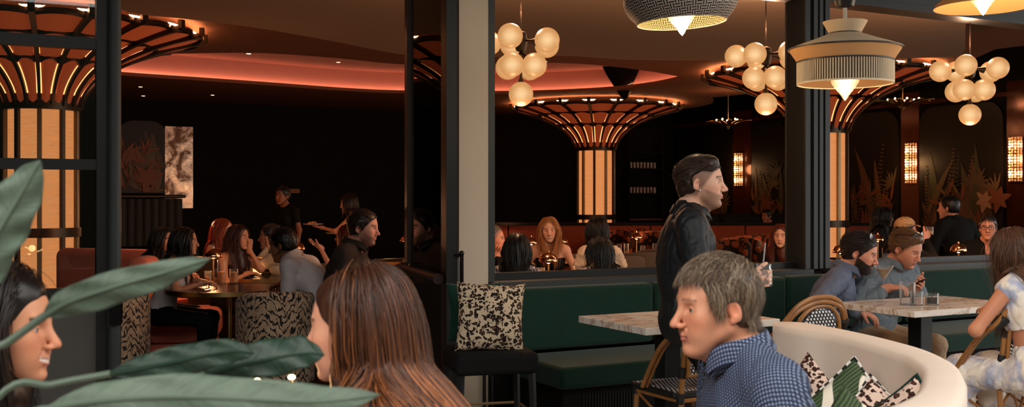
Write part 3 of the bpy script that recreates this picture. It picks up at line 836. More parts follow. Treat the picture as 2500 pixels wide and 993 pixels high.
def m_tiger():
    m=mat('tiger_stripe_velvet',srgb(190,150,110),.8,sheen=.2); t=NT(m); g=t.n('ShaderNodeTexCoord').outputs['Generated']; o=t.obj()
    sx=t.n('ShaderNodeSeparateXYZ'); t.l(o,sx.inputs[0])
    ang=t.math('ARCTAN2',sx.outputs[0],t.math('MULTIPLY',sx.outputs[1],-1.0))
    zz=sx.outputs[2]
    ab=t.math('PINGPONG',ang,.52)
    cv=t.n('ShaderNodeCombineXYZ'); t.l(t.math('MULTIPLY',ang,1.0),cv.inputs[0]); t.l(t.math('ADD',t.math('MULTIPLY',zz,1.6),t.math('MULTIPLY',ab,-.45)),cv.inputs[1])
    w=t.n('ShaderNodeTexWave',wave_type='BANDS',bands_direction='Y'); w.inputs['Scale'].default_value=3.1; w.inputs['Distortion'].default_value=9; w.inputs['Detail'].default_value=3; w.inputs['Detail Scale'].default_value=2.6
    t.l(cv.outputs[0],w.inputs['Vector'])
    n1=t.noise(cv.outputs[0],5,3); base=t.mix(n1.outputs[0],srgb(150,102,62),srgb(222,196,166))
    f=t.ramp(t.math('ADD',w.outputs['Fac'],t.math('MULTIPLY',t.math('SUBTRACT',t.noise(t.mapping(cv.outputs[0],(2.2,1,1)),5,2).outputs[0],.45),1.1)),[(0,1.0),(.27,1.0),(.34,0.0),(1,0.0)])
    t.set('Base Color',t.mix(f,base,srgb(24,17,13))); return m
M_TIGER=m_tiger()
def m_check(name,a,b,sc,rot=(0,0,0),axis='Object',rough=.5):
    m=mat(name,a,rough); t=NT(m); o=t.n('ShaderNodeTexCoord').outputs[axis]
    v=t.mapping(o,(sc,sc,sc),rot); c=t.n('ShaderNodeTexChecker'); c.inputs['Scale'].default_value=1
    t.l(v,c.inputs[0]); c.inputs[1].default_value=(*a,1); c.inputs[2].default_value=(*b,1); t.set('Base Color',c.outputs[0]); return m
def m_weave():
    "black cane with white diagonal blocks; the pattern lives in the panel's own UV map"
    m=mat('black_and_white_weave',(.01,.01,.01),.45); t=NT(m); uv=t.n('ShaderNodeTexCoord').outputs['UV']
    v=t.mapping(uv,(1,1,1),(0,0,R(0))); sx=t.n('ShaderNodeSeparateXYZ'); t.l(v,sx.inputs[0])
    row=t.math('FLOOR',sx.outputs[1]); fx=t.math('FRACT',t.math('ADD',sx.outputs[0],t.math('MULTIPLY',row,.5))); fy=t.math('FRACT',sx.outputs[1])
    a=t.math('MULTIPLY',t.math('LESS_THAN',t.math('ABSOLUTE',t.math('SUBTRACT',fx,.5)),.24),t.math('LESS_THAN',t.math('ABSOLUTE',t.math('SUBTRACT',fy,.5)),.34))
    t.set('Base Color',t.mix(a,(.008,.009,.012),srgb(226,222,220))); return m
M_WEAVE=m_weave()
def m_rattan():
    m=mat('rattan_cane',srgb(150,98,48),.38,coat=.25); t=NT(m); nz=t.noise(t.obj(),14,3); t.set('Base Color',t.mix(nz.outputs[0],srgb(112,66,28),srgb(176,122,66))); return m
M_RATTAN=m_rattan()
M_WRAP=mat('black_cane_wrap',(.008,.008,.009),.5,bump=(120,.4))
def m_dots():
    m=mat('navy_dotted_cotton',srgb(40,54,82),.8); t=NT(m); o=t.obj()
    geo=t.n('ShaderNodeNewGeometry')
    sx=t.n('ShaderNodeSeparateXYZ'); t.l(o,sx.inputs[0])
    # square grid of small dots laid over the cloth (y-z on the sides, x-z front and back)
    c=t.n('ShaderNodeCombineXYZ'); t.l(t.math('ADD',sx.outputs[0],sx.outputs[1]),c.inputs[0]); t.l(t.math('ADD',sx.outputs[2],t.math('MULTIPLY',t.math('SUBTRACT',sx.outputs[0],sx.outputs[1]),.62)),c.inputs[1])
    v=t.mapping(c.outputs[0],(88,88,1),(0,0,R(20))); s2=t.n('ShaderNodeSeparateXYZ'); t.l(v,s2.inputs[0])
    fx=t.math('SUBTRACT',t.math('FRACT',s2.outputs[0]),.5); fy=t.math('SUBTRACT',t.math('FRACT',s2.outputs[1]),.5)
    d=t.math('SQRT',t.math('ADD',t.math('MULTIPLY',fx,fx),t.math('MULTIPLY',fy,fy)))
    f=t.ramp(d,[(0,1.0),(.24,1.0),(.38,0.0),(1,0.0)]); t.set('Base Color',t.mix(f,srgb(22,32,56),srgb(112,126,152))); return m
M_DOTS=m_dots()
def m_denim(name,c,sc=500):
    m=mat(name,c,.85,spec=.2); t=NT(m); nz=t.noise(t.obj(),7,4,.6,.5); t.set('Base Color',t.mix(nz.outputs[0],tuple(k*.72 for k in c),tuple(min(1,k*1.3) for k in c)))
    n2=t.noise(t.obj(),16,3,.6,1); t.bump(n2.outputs[0],.35,.02); return m
M_DENIM=m_denim('blue_chambray',srgb(96,104,124)); M_DENIM2=m_denim('washed_denim',srgb(112,122,130))
def m_tiedye():
    m=mat('tie_dye_cotton',(.8,.8,.8),.85); t=NT(m); nz=t.noise(t.obj(),5.5,3,.5,.8)
    t.set('Base Color',t.ramp(nz.outputs[0],[(0,srgb(150,158,186)),(.38,srgb(166,172,196)),(.50,srgb(232,222,212)),(.62,srgb(238,226,210)),(.72,srgb(222,190,160)),(1,srgb(228,214,206))])); 
    n2=t.noise(t.mapping(t.obj(),(14,14,3)),1,3); t.bump(n2.outputs[0],.5,.02); return m
M_TIEDYE=m_tiedye()
def m_gingham():
    m=mat('gingham_cotton',(.8,.8,.8),.85); t=NT(m); sx=t.n('ShaderNodeSeparateXYZ'); t.l(t.obj(),sx.inputs[0])
    a=t.math('GREATER_THAN',t.math('FRACT',t.math('MULTIPLY',t.math('ADD',sx.outputs[0],t.math('MULTIPLY',sx.outputs[1],.6)),34)),.5)
    b=t.math('GREATER_THAN',t.math('FRACT',t.math('MULTIPLY',t.math('SUBTRACT',sx.outputs[2],t.math('MULTIPLY',sx.outputs[1],.3)),34)),.5)
    t.set('Base Color',t.ramp(t.math('MULTIPLY',t.math('ADD',a,b),.5),[(0,srgb(214,206,206)),(.34,srgb(214,206,206)),(.35,srgb(142,134,144)),(.8,srgb(142,134,144)),(.81,srgb(62,56,66)),(1,srgb(62,56,66))],'CONSTANT')); return m
M_GINGHAM=m_gingham()
M_WHITECLOTH=mat('white_cotton',srgb(206,196,196),.85,bump=(20,.3))
M_OFFWHITE=mat('cream_ruffle_cloth',srgb(214,190,164),.85,bump=(30,.4))
def m_lace():
    m=mat('white_patterned_cloth',srgb(200,196,198),.85); t=NT(m); nz=t.noise(t.obj(),60,3,.5,2); t.set('Base Color',t.ramp(nz.outputs[0],[(0,srgb(120,116,122)),(.45,srgb(150,146,150)),(.55,srgb(214,210,212)),(1,srgb(220,216,216))])); return m
M_LACE=m_lace()
def m_lilac():
    m=mat('lilac_top_cloth',srgb(226,206,216),.8); t=NT(m); nz=t.noise(t.obj(),9,3); t.set('Base Color',t.ramp(nz.outputs[0],[(0,srgb(206,170,206)),(.45,srgb(222,192,214)),(.6,srgb(244,232,224)),(1,srgb(246,238,230))])); return m
M_LILAC=m_lilac()
M_JEANS=m_denim('dark_trousers',srgb(46,48,56)); M_BEIGE=m_denim('beige_cloth',srgb(178,150,122))
M_TANCAP=mat('tan_cotton',srgb(176,138,98),.85,bump=(60,.3))
def m_thin(name,tint,dif=None,df=.0,fk=1.0):
    m=bpy.data.materials.new(name); m.use_nodes=True; t=m.node_tree; t.nodes.clear()
    o=t.nodes.new('ShaderNodeOutputMaterial'); a=t.nodes.new('ShaderNodeBsdfTransparent'); g=t.nodes.new('ShaderNodeBsdfGlossy'); g.inputs['Roughness'].default_value=.03
    lw=t.nodes.new('ShaderNodeLayerWeight'); lw.inputs[0].default_value=.22*fk; gd=t.nodes.new('ShaderNodeBsdfDiffuse'); gd.inputs[0].default_value=(.85,.83,.80,1); gm=t.nodes.new('ShaderNodeMixShader'); gm.inputs[0].default_value=.45; t.links.new(g.outputs[0],gm.inputs[1]); t.links.new(gd.outputs[0],gm.inputs[2]); mx=t.nodes.new('ShaderNodeMixShader'); a.inputs[0].default_value=(*tint,1)  # pale diffuse at glancing angles stands in for bright reflections on the glass
    base=a
    if dif:
        d=t.nodes.new('ShaderNodeBsdfDiffuse'); d.inputs[0].default_value=(*dif,1); m2=t.nodes.new('ShaderNodeMixShader'); m2.inputs[0].default_value=df; t.links.new(a.outputs[0],m2.inputs[1]); t.links.new(d.outputs[0],m2.inputs[2]); base=m2
    t.links.new(lw.outputs['Fresnel'],mx.inputs[0]); t.links.new(base.outputs[0],mx.inputs[1]); t.links.new(gm.outputs[0],mx.inputs[2]); t.links.new(mx.outputs[0],o.inputs[0]); return m
M_GLASS=m_thin('clear_glass',(.97,.97,.97),(.95,.93,.9),.03,.8)
M_PANE=None
def m_pane():
    m=bpy.data.materials.new('window_glass'); m.use_nodes=True; t=m.node_tree; t.nodes.clear()
    o=t.nodes.new('ShaderNodeOutputMaterial'); a=t.nodes.new('ShaderNodeBsdfTransparent'); g=t.nodes.new('ShaderNodeBsdfGlossy'); g.inputs['Roughness'].default_value=.01
    f=t.nodes.new('ShaderNodeFresnel'); f.inputs[0].default_value=1.45; mx=t.nodes.new('ShaderNodeMixShader'); a.inputs[0].default_value=(.93,.95,.94,1)
    t.links.new(f.outputs[0],mx.inputs[0]); t.links.new(a.outputs[0],mx.inputs[1]); t.links.new(g.outputs[0],mx.inputs[2]); t.links.new(mx.outputs[0],o.inputs[0]); return m
M_PANE=m_pane()
M_WATER=m_thin('water',(.96,.96,.95),(.9,.9,.86),.05,.7)
M_AMBER=m_thin('amber_drink',(.97,.60,.26),(1.0,.55,.2),.5)
M_PALEDRINK=m_thin('pale_drink',(.9,.78,.6),srgb(226,196,158),.6)
M_COLA=mat('dark_cola',(.012,.006,.004),.05)
M_WHITE=mat('white_china',srgb(225,215,205),.25)
M_NAPKIN=mat('napkin_cloth',srgb(226,200,170),.8)
M_FOOD=mat('plated_food',srgb(190,130,80),.7,vary=.5)
M_BLACKGLOSS=mat('black_gloss',(.006,.006,.007),.12)
M_PHONE=mat('black_phone',(.01,.01,.012),.15)
# light-giving materials
def glow(name,c,s,rough=.5): return mat(name,tuple(min(1,k) for k in c),rough,em=c,es=s)

# ---------------------------------------------------------------- setting
WF=6.45       # the facade plane (w)
UR=17.65      # right-hand wall of the room (u)
WB=23.6       # back wall
def quad_prism(pts,z0,z1,name,m,kind='structure',parent=None,label=None):
    b=MB(); b.prism([(p[0],p[1]) for p in pts],z0,z1); o=b.build(name,m,parent,smooth=False,recalc=True)
    if kind and parent is None: tag(o,label,None,None,kind)
    return o
def ub(u0,u1,w0,w1): return [B(u0,w0),B(u1,w0),B(u1,w1),B(u0,w1)]
quad_prism(ub(-9,20,WF+.1,26),-.1,0,'floor',M_FLOOR,label='dark restaurant floor inside')
quad_prism(ub(-9,20,-4,WF+.1),-.1,-.002,'ground',M_TERR,label='pale stone terrace floor')
quad_prism(ub(UR,UR+.2,WF,26),0,4.6,'wall_right',M_BLACKWALL)
quad_prism(ub(-9,UR+.2,WB,WB+.2),0,4.6,'wall_back',M_BLACKWALL)
quad_prism(ub(-9,-8.8,WF,26),0,4.6,'wall_left',M_BLACKWALL)
# u of facade features from their picture columns
def uf(px,w=WF):
    k=(px-1250)/FP       # X = k*d ; w = -X*EU.y + d*EU.x... 
    d=w/(k*EW.x+EW.y); return k*d*EU.x+d*EU.y
U_POSTL0,U_POSTL1=uf(237),uf(293)
U_PIL0,U_PIL1=uf(1116),uf(1187)
U_JAMB=uf(1205)
U_MUL0,U_MUL1=uf(1963),uf(2022)
U_END=uf(2700)
SILL=.935; HEAD=3.17
# facade: wall above the openings and below the windows, cream pier
quad_prism(ub(-9,20,WF,WF+.22),HEAD,4.6,'wall_front',M_FRAMEG)
quad_prism(ub(U_PIL1-.02,20,WF+.02,WF+.20),0,SILL-.05,'wall_front_apron',M_BLACKWALL)
quad_prism(ub(U_PIL0,U_PIL1,WF-.03,WF+.24),0,HEAD,'wall_front_pier',M_CREAM,label='cream plaster pier between door and window')
quad_prism(ub(-9,-4.2,WF,WF+.2),0,HEAD,'wall_front_end',M_BLACKWALL)
# sill, jamb, mullion, end frame
def win(name,u0,u1,label):
    r=thing(name,label,None,B(0,0)); tag(r,kind='structure')
    def pr(nm,a,b,w0,w1,z0,z1,m=M_FRAME):
        bb=MB(); bb.prism([(p.x,p.y) for p in ub(a,b,w0,w1)],z0,z1); return bb.build(nm,m,r,smooth=False,recalc=True)
    pr('window_sill',u0-.04,u1+.04,WF-.07,WF+.22,SILL-.075,SILL,M_FRAMEG)
    pr('jamb',u0-.05,u0,WF-.02,WF+.2,SILL,HEAD,M_FRAMEG); pr('jamb',u1,u1+.05,WF-.02,WF+.2,SILL,HEAD,M_FRAMEG)
    pr('head_frame',u0,u1,WF-.02,WF+.2,HEAD-.06,HEAD,M_FRAME)
    pr('lower_frame',u0,u1,WF+.10,WF+.16,SILL,SILL+.05,M_FRAME)
    return r
win('window_1',U_JAMB,U_MUL0,'large open window with black frame between pier and fluted mullion')
win('window_2',U_MUL1,U_END,'large open window with black frame right of the fluted mullion')
b=MB(); mw=U_MUL1-U_MUL0; um=(U_MUL0+U_MUL1)/2
prof=[(-.5,.02),(-.5,-.10),(-.30,-.10),(-.30,-.05),(-.22,-.05),(-.20,-.13),(-.04,-.13),(-.02,-.07),(.06,-.07),(.08,-.12),(.22,-.12),(.24,-.07),(.40,-.07),(.42,-.10),(.5,-.10),(.5,.02)]
b.prism([tuple(B(um+a*mw,WF+.1+c)[:2]) for a,c in prof]+[tuple(B(um+.5*mw,WF+.22)[:2]),tuple(B(um-.5*mw,WF+.22)[:2])],SILL,HEAD)
tag(b.build('window_trim',M_FRAMEG,smooth=False,recalc=True),'dark fluted mullion post between the two windows',None,None,'structure')
# glazed door unit at the far left, its muntins and solid kick panel
r=thing('door_1','black glazed door leaf with solid grey kick panel beside the opening',None,(0,0,0)); tag(r,kind='structure')
UL=-4.2
def pr(nm,a,b_,w0,w1,z0,z1,m,parent,rot=None,bev=0,label=None):
    bb=MB(); bb.prism([(p.x,p.y) for p in ub(a,b_,w0,w1)],z0,z1); return bb.build(nm,m,parent,smooth=False,recalc=True,label=label)
zt,zm,zk=2.385,1.695,.98
pr('stile',U_POSTL0,U_POSTL1-.045,WF+.02,WF+.10,0,HEAD,M_FRAME,r)
bb=MB(); c=B(U_POSTL1-.03,WF+.01); bb.tube([(c.x,c.y,0.02),(c.x,c.y,HEAD)],.038,16); bb.build('round_stile',M_FRAMEG,r,label='rounded dark grey stile')
for z,h in ((zt,.065),(zm,.06),(zk-.02,.07)):
    pr('rail',UL,U_POSTL0,WF+.03,WF+.09,z-h/2,z+h/2,M_FRAME,r)
pr('stile',UL+1.35,UL+1.42,WF+.03,WF+.09,0,HEAD,M_FRAME,r)
M_KICK=mat('grey_kick_panel',srgb(78,74,70),.6)
pr('kick_panel',UL,U_POSTL0,WF+.045,WF+.075,0.02,zk-.05,M_KICK,r,label='plain dark grey solid kick panel')
pr('pane',UL,U_POSTL0,WF+.055,WF+.062,zk,HEAD,M_PANE,r)
c=B(U_POSTL1-.03,WF-.055); h=MB(); h.box((c.x,c.y,.93),(.07,.03,.30),rz=ROTB,bev=.012); h.box((c.x,c.y+.03,.93),(.05,.05,.22),rz=ROTB,bev=.01); h.build('handle',M_BLACKGLOSS,r)
h=MB(); c2=c+Vector((.005,-.019,0)); h.box((c2.x,c2.y,1.03),(.022,.002,.022),rz=ROTB); h.build('sticker',M_WHITE,r,label='small white barcode sticker')
# folded-open door leaf right of the opening
hp=Vector((-.405,6.98,0)); fp=Vector((-.775,7.97,0)); dd=(fp-hp); LW=dd.length; dd.normalize(); nn=Vector((-dd.y,dd.x,0)); rz=math.atan2(dd.y,dd.x)
r=thing('door_2','black glazed door leaf folded open beside the cream pier',None,hp,rz); tag(r,kind='structure')
def lb(nm,x0,x1,y0,y1,z0,z1,m,bev=0,label=None):
    bb=MB(); bb.box(((x0+x1)/2,(y0+y1)/2,(z0+z1)/2),(x1-x0,y1-y0,z1-z0),bev=bev); return bb.build(nm,m,r,smooth=False,label=label)
M_DARKRED=mat('oxblood_brown_steel',(.028,.012,.008),.4)
lb('stile',0,.11,-.03,.03,0,HEAD,M_DARKRED); lb('stile',LW-.07,LW,-.03,.03,0,HEAD,M_DARKRED)
lb('rail',.11,LW-.07,-.028,.028,0,.10,M_DARKRED); lb('rail',.11,LW-.07,-.028,.028,HEAD-.1,HEAD,M_DARKRED)
lb('edge_strip',-.035,0,-.036,.036,0,HEAD,M_FRAME,label='black rubber edge strip')
lb('pane',.11,LW-.07,-.004,.004,.10,HEAD-.1,M_PANE)
bb=MB(); bb.tube([(.02,.075,.975),(LW-.02,.075,.985)],.036,12); bb.box((LW-.09,.055,.98),(.06,.07,.10),bev=.01); bb.build('push_bar',M_DARKRED,r,label='dark push bar')
bb=MB(); bb.box((.05,-.052,.94),(.075,.045,.34),bev=.02); bb.build('lock_case',M_FRAMEG,r)
bb=MB(); bb.box((.045,-.0755,.955),(.022,.002,.05)); bb.build('sticker',M_WHITE,r,label='small white barcode sticker')
bb=MB(); bb.tube([(-.06,-.06,.82),(-.06,-.06,1.14)],.013,10); bb.tube([(-.06,-.06,1.13),(-.02,-.01,1.13)],.010,8); bb.tube([(-.06,-.06,.83),(-.02,-.01,.83)],.010,8); bb.sphere((-.06,-.06,1.145),.018,10); bb.build('pull_handle',M_BLACKGLOSS,r)

# ---------------- ceilings
def ring_ceiling(name,outer,hole,z,m,label,th=.05):
    import bmesh
    bm=bmesh.new(); 
    def loop(pts):
        vs=[bm.verts.new((p[0],p[1],z)) for p in pts]
        return [bm.edges.new((vs[i],vs[(i+1)%len(vs)])) for i in range(len(vs))]
    E=loop(outer)
    for h in hole: E+=loop(h)
    bmesh.ops.triangle_fill(bm,edges=E,use_beauty=True)
    ex=bmesh.ops.extrude_face_region(bm,geom=bm.faces[:]); vv=[g for g in ex['geom'] if isinstance(g,bmesh.types.BMVert)]
    bmesh.ops.translate(bm,verts=vv,vec=(0,0,th)); bmesh.ops.recalc_face_normals(bm,faces=bm.faces)
    me=bpy.data.meshes.new(name); bm.to_mesh(me); bm.free(); me.materials.append(m)
    o=bpy.data.objects.new(name,me); COL.objects.link(o); return tag(o,label,None,None,'structure')
Z1,Z2,Z3=3.30,3.60,4.05
e1=[U(-900,60,Z1),U(0,-60,Z1),U(300,27,Z1),U(470,48,Z1),U(640,70,Z1),U(830,104,Z1),U(1000,135,Z1),U(1190,139,Z1),U(1375,136,Z1),U(1540,146,Z1),U(1750,147,Z1),U(1990,146,Z1),U(2290,140,Z1),U(2352,128,Z1),U(2358,60,Z1),U(2420,-60,Z1)]
edge1=[Vector(p) for p in spline([e[:3] for e in e1],60)]
far=[(p.x,p.y) for p in edge1]
near=[tuple(B(12.5,WF+.22)[:2]),tuple(B(-8.8,WF+.22)[:2])]
ring_ceiling('ceiling_near',far+near,[],Z1,M_TAN,'tan painted curved soffit just inside the windows',.30)
# recess with cove light
nr=[(60,128),(250,130),(420,131),(620,129),(800,140),(1000,158),(1200,155),(1375,154),(1500,163),(1600,176)]
fr_=[(1674,190),(1600,206),(1500,218),(1350,226),(1205,229),(1000,228),(850,222),(640,207),(480,196),(300,184),(150,170),(60,150)]
hole=[tuple(p[:2]) for p in spline([U(a,b_,Z2)[:] for a,b_ in nr],40)]+[tuple(p[:2]) for p in spline([U(a,b_,Z2)[:] for a,b_ in fr_],50)]
# outline of the mid soffit: a lobe around each column on its right side
ced=[U(1690,237,Z2),U(1740,238,Z2),U(1800,232,Z2),U(1900,222,Z2),U(2000,214,Z2),U(2150,202,Z2),U(2300,175,Z2),U(2430,120,Z2)]
mc=B(12.72,19.83); lob=[(mc.x+2.55*math.cos(a),mc.y+2.55*math.sin(a)) for a in np.linspace(R(100),R(-28),24)]
outer=[tuple(B(-8.8,WF+.3)[:2]),tuple(B(-8.8,WB)[:2]),(mc.x-2.8,mc.y+3.0)]+lob+[tuple(p[:2]) for p in spline([c[:] for c in ced],24)]+[tuple(B(13.5,WF+.3)[:2])]
ring_ceiling('ceiling',outer,[hole],Z2,M_MIDCEIL,'brown painted soffit with the long leaf-shaped recess',.06)
# recess walls, top and cove light
b=MB(); hc_=np.array(hole); n=len(hc_); cen=hc_.mean(0)
G=np.zeros((2,n,3)); 
off=hc_+ (hc_-cen)/np.linalg.norm(hc_-cen,axis=1,keepdims=True)*.35
G[0,:,:2]=off; G[0,:,2]=Z2+.06; G[1,:,:2]=off; G[1,:,2]=Z3
b.grid(G,cv=True); b.add([(p[0],p[1],Z3) for p in off],[list(range(n))[::-1]])
tag(b.build('ceiling_recess',M_PINKCEIL,smooth=False),'rose painted ceiling inside the lit recess',None,None,'structure')
M_LEDPINK=glow('pink_orange_led',(1.0,.44,.25),15.0)
b=MB(); lp=[(p[0],p[1],Z2+.071) for p in (hc_+ (off-hc_)*.80)]
b.tube(lp,.010,6,closed=True)
tag(b.build('cove_light',M_LEDPINK),'pink orange light strip hidden on the lip of the ceiling recess','light strip')
quad_prism(ub(-9,20,WF+.2,26),4.6,4.7,'ceiling_high',M_BLACKWALL,label='black upper ceiling')
# terrace roof
quad_prism(ub(-9,20,1.2,WF),3.9,4.0,'ceiling_terrace',M_TERRCEIL,label='terrace ceiling outside')
M_ADDSCREEN=mat('added_dark_screen',(.012,.018,.010),.9,bump=(8,1.0))  # unseen screens added behind and left to darken reflections and shape daylight
quad_prism(ub(-9,14,-3.4,-3.0),0,4.2,'wall_added_screen',M_ADDSCREEN,label='unseen dark screen added behind the viewer to darken glass reflections')
quad_prism(ub(-9.3,-9,-3.4,WF),0,4.2,'wall_added_screen_left',M_ADDSCREEN)
# small recessed downlights in the ceiling
dl=thing('downlight','small round recessed ceiling downlight','downlight',U(343,212,Z2),0,'recessed downlights in the brown soffit')
b=MB(); b.lathe([(.035,0),(.06,-.004),(.062,0)],20); b.build('trim_ring',M_BRASSDULL,dl); b=MB(); b.lathe([(0,-.001),(.035,-.002)],16); b.build('lens',glow('downlight_glow',(1,.62,.38),6),dl)
dlp=[(343,212,'small ceiling downlight, leftmost, beside the left capital'),(350,234,'small ceiling downlight just below the leftmost one'),(519,232,'small ceiling downlight over the dark wall, alone'),(607,131,'tiny ceiling downlight on the upper edge of the glowing recess'),(1330,150,'tiny ceiling downlight between globe cluster and recess tip'),(826,152,'tiny ceiling downlight in the middle of the glowing recess')]
for i,(px,py,lb_) in enumerate(dlp):
    z=Z2-.002 if i not in (5,) else Z3-.004
    q=U(px,py,z)
    if i==0: dl.location=q; dl['label']=lb_
    else: dup(dl,q,0,lb_)

# ---------------------------------------------------------------- palm columns
def m_cane(name,c,s):
    m=mat(name,tuple(k*.12 for k in c),.6,em=c,es=s); t=NT(m); uv=t.n('ShaderNodeTexCoord').outputs['UV']
    sx=t.n('ShaderNodeSeparateXYZ'); t.l(uv,sx.inputs[0])
    fx=t.math('ABSOLUTE',t.math('SUBTRACT',t.math('FRACT',sx.outputs[0]),.5)); fy=t.math('ABSOLUTE',t.math('SUBTRACT',t.math('FRACT',sx.outputs[1]),.5))
    g=t.math('LESS_THAN',t.math('MAXIMUM',fx,fy),.33)
    nz=t.noise(t.mapping(t.obj(),(3,3,40)),2,2)
    st=t.math('MULTIPLY',t.math('ADD',t.math('MULTIPLY',g,.45),.55),t.math('ADD',.75,t.math('MULTIPLY',nz.outputs[0],.5)))
    t.set('Emission Strength',t.math('MULTIPLY',st,s)); return m
def m_canepanel():
    m=mat('woven_cane_panel',srgb(150,78,46),.6); t=NT(m); uv=t.n('ShaderNodeTexCoord').outputs['UV']
    sx=t.n('ShaderNodeSeparateXYZ'); t.l(uv,sx.inputs[0])
    fx=t.math('ABSOLUTE',t.math('SUBTRACT',t.math('FRACT',sx.outputs[0]),.5)); fy=t.math('ABSOLUTE',t.math('SUBTRACT',t.math('FRACT',sx.outputs[1]),.5))
    g=t.math('LESS_THAN',t.math('MAXIMUM',fx,fy),.36); t.set('Base Color',t.mix(g,srgb(176,96,58),srgb(112,56,34)))
    t.set('Emission Color',srgb(190,76,36)); t.set('Emission Strength',.30); return m  # low emission puts the light strips' glow into the panel colour
M_SHAFT=m_cane('backlit_cane_shaft',(1.0,.36,.115),.90)
M_CANEP=m_canepanel()
M_LED=glow('warm_led_strip',(1.0,.40,.13),3.2)
M_LEDTOP=glow('warm_led_ring',(1.0,.42,.17),75.0)
def uvbox(o,fn):
    me=o.data; uvl=me.uv_layers.new(name='UVMap'); 
    for lp in me.loops: uvl.data[lp.index].uv=fn(me.vertices[lp.vertex_index].co)
PROF=[(.425,2.60),(.445,2.68),(.49,2.78),(.56,2.88),(.66,2.985),(.80,3.09),(1.0,3.205),(1.25,3.31),(1.5,3.395),(1.72,3.45),(1.88,3.48)]
PR=spline([(a,b,0) for a,b in PROF],81)[:,:2]
def palm_column(label,loc,rz):
    r=thing('palm_column',label,'column',loc,rz,'glowing palm columns of the dining room'); r['kind']='thing'
    NS,NC=10,20; RS=.40
    # backlit shaft
    b=MB(); b.lathe([(RS-.03,.0),(RS-.03,2.62)],60); o=b.build('woven_shaft',M_SHAFT,r,auto=60)
    uvbox(o,lambda c:((math.atan2(c.y,c.x)%(2*PI))*RS/.014,c.z/.014))
    for i in range(NS):
        a=i*2*PI/NS; c,s=math.cos(a),math.sin(a); b=MB()
        b.box((c*(RS+.012),s*(RS+.012),1.30),(.055,.052,2.6),rz=a,bev=.006)
        b.build('shaft_rib',M_BRONZE if i%2 else M_BRASSDULL,r,smooth=False,label=None)
    for z,h,m_ in ((1.10,.11,M_BRONZE),(2.60,.10,M_BRONZE)):
        b=MB(); b.lathe([(RS-.02,z-h/2),(RS+.045,z-h/2),(RS+.045,z+h/2),(RS-.02,z+h/2)],60); b.build('band',m_,r)
    b=MB(); b.lathe([(RS+.045,0),(RS+.045,.16),(RS-.02,.16)],60); b.build('base',M_BRONZE,r)
    # flaring ribs
    n=len(PR)
    tang=np.gradient(PR,axis=0); tang/=np.linalg.norm(tang,axis=1,keepdims=True); nor=np.stack([tang[:,1],-tang[:,0]],1)  # outward/down
    for i in range(NC):
        a=i*2*PI/NC; c,s=math.cos(a),math.sin(a)
        b=MB(); w=np.interp(PR[:,0],[.42,1.0,1.88],[.016,.026,.032])
        inn=PR-nor*.02; out=PR+nor*.045
        G=np.zeros((n,4,3))
        for q,(src,sg) in enumerate(((inn,-1),(out,-1),(out,1),(inn,1))):
            G[:,q,0]=src[:,0]*c-sg*w*s; G[:,q,1]=src[:,0]*s+sg*w*c; G[:,q,2]=src[:,1]
        b.grid(G,cv=True); b.add(G[-1],[[0,1,2,3]]); b.add(G[0],[[3,2,1,0]])
        b.box((1.90*c,1.90*s,3.515),(.05,.075,.10),rz=a)
        b.build('rib',M_BRONZE,r)
    # scalloped woven panels in three tiers with light strips along their sides
    tiers=[(.43,.84),(.84,1.32),(1.32,1.84)]
    for ti,(r0,r1) in enumerate(tiers):
        pb=MB(); ub_=[]; lb_=MB(); ab=MB()
        for i in range(NC):
            a0=(i+.5)*2*PI/NC; hw=PI/NC
            nu,nv=9,11; G=np.zeros((nu,nv,3))
            rs0=r0; 
            for v in range(nv):
                f=v/(nv-1)
                for u in range(nu):
                    g=(u/(nu-1))*2-1
                    rr=r0+(r1-r0)*f*(1-.16*g*g*(1 if ti else 1))
                    z=np.interp(rr,PR[:,0],PR[:,1]); k=np.interp(rr,PR[:,0],np.arange(n)); nn_=nor[int(k)]
                    bul=(.012+.035*(1-g*g))*math.sin(PI*min(f*.9+.1,1))**.5 if True else 0
                    lift=-.012+bul
                    ang=a0+g*(hw-.030/max(rr,.4)*.75)
                    R_=rr+nn_[0]*lift; Zz=z+nn_[1]*lift
                    G[u,v]=(R_*math.cos(ang),R_*math.sin(ang),Zz)
            base=pb.n; pb.grid(G)
            for u in range(nu):
                for v in range(nv): ub_.append(((u+i*nu)*.9*(r1+r0)*2.2,v*(r1-r0)*9))
            # scallop edge
            e=G[:,-1]; ab.tube([tuple(p) for p in e],.044,6,flat=.6)
            # light strips beside the ribs
            for sgn in (0,-1):
                e=G[sgn,1:-1].copy(); e[:,2]+=.004
                L=[]
                for v in range(1,nv-1):
                    g=-1 if sgn==0 else 1; f=v/(nv-1); rr=r0+(r1-r0)*f*(1-.16)
                    z=np.interp(rr,PR[:,0],PR[:,1]); ang=a0+g*(hw-.022/max(rr,.4)); nn_=nor[int(np.interp(rr,PR[:,0],np.arange(n)))]
                    R_=rr+nn_[0]*.006; L.append((R_*math.cos(ang),R_*math.sin(ang),z+nn_[1]*.006))
                lb_.tube(L,.0065,4)
        o=pb.build('cane_panel_tier',M_CANEP,r,auto=80); uvl=o.data.uv_layers.new(name='UVMap')
        for lp in o.data.loops: uvl.data[lp.index].uv=ub_[lp.vertex_index]
        ab.build('scallop_edge',M_BRONZE,r)
        lb_.build('light_strip',M_LED,r,label='thin warm light strips along the ribs')
    b=MB(); A=[(1.80*math.cos(t),1.80*math.sin(t),3.515) for t in np.linspace(0,2*PI,60,endpoint=False)]; b.tube(A,.010,6,closed=True)
    b.build('ring_light',M_LEDTOP,r,label='warm light ring on top of the rim')
    b=MB(); b.lathe([(.40,2.66),(.62,3.02),(1.2,3.34),(1.8,3.50)],40); b.build('inner_shell',M_BRONZE,r)
    return r
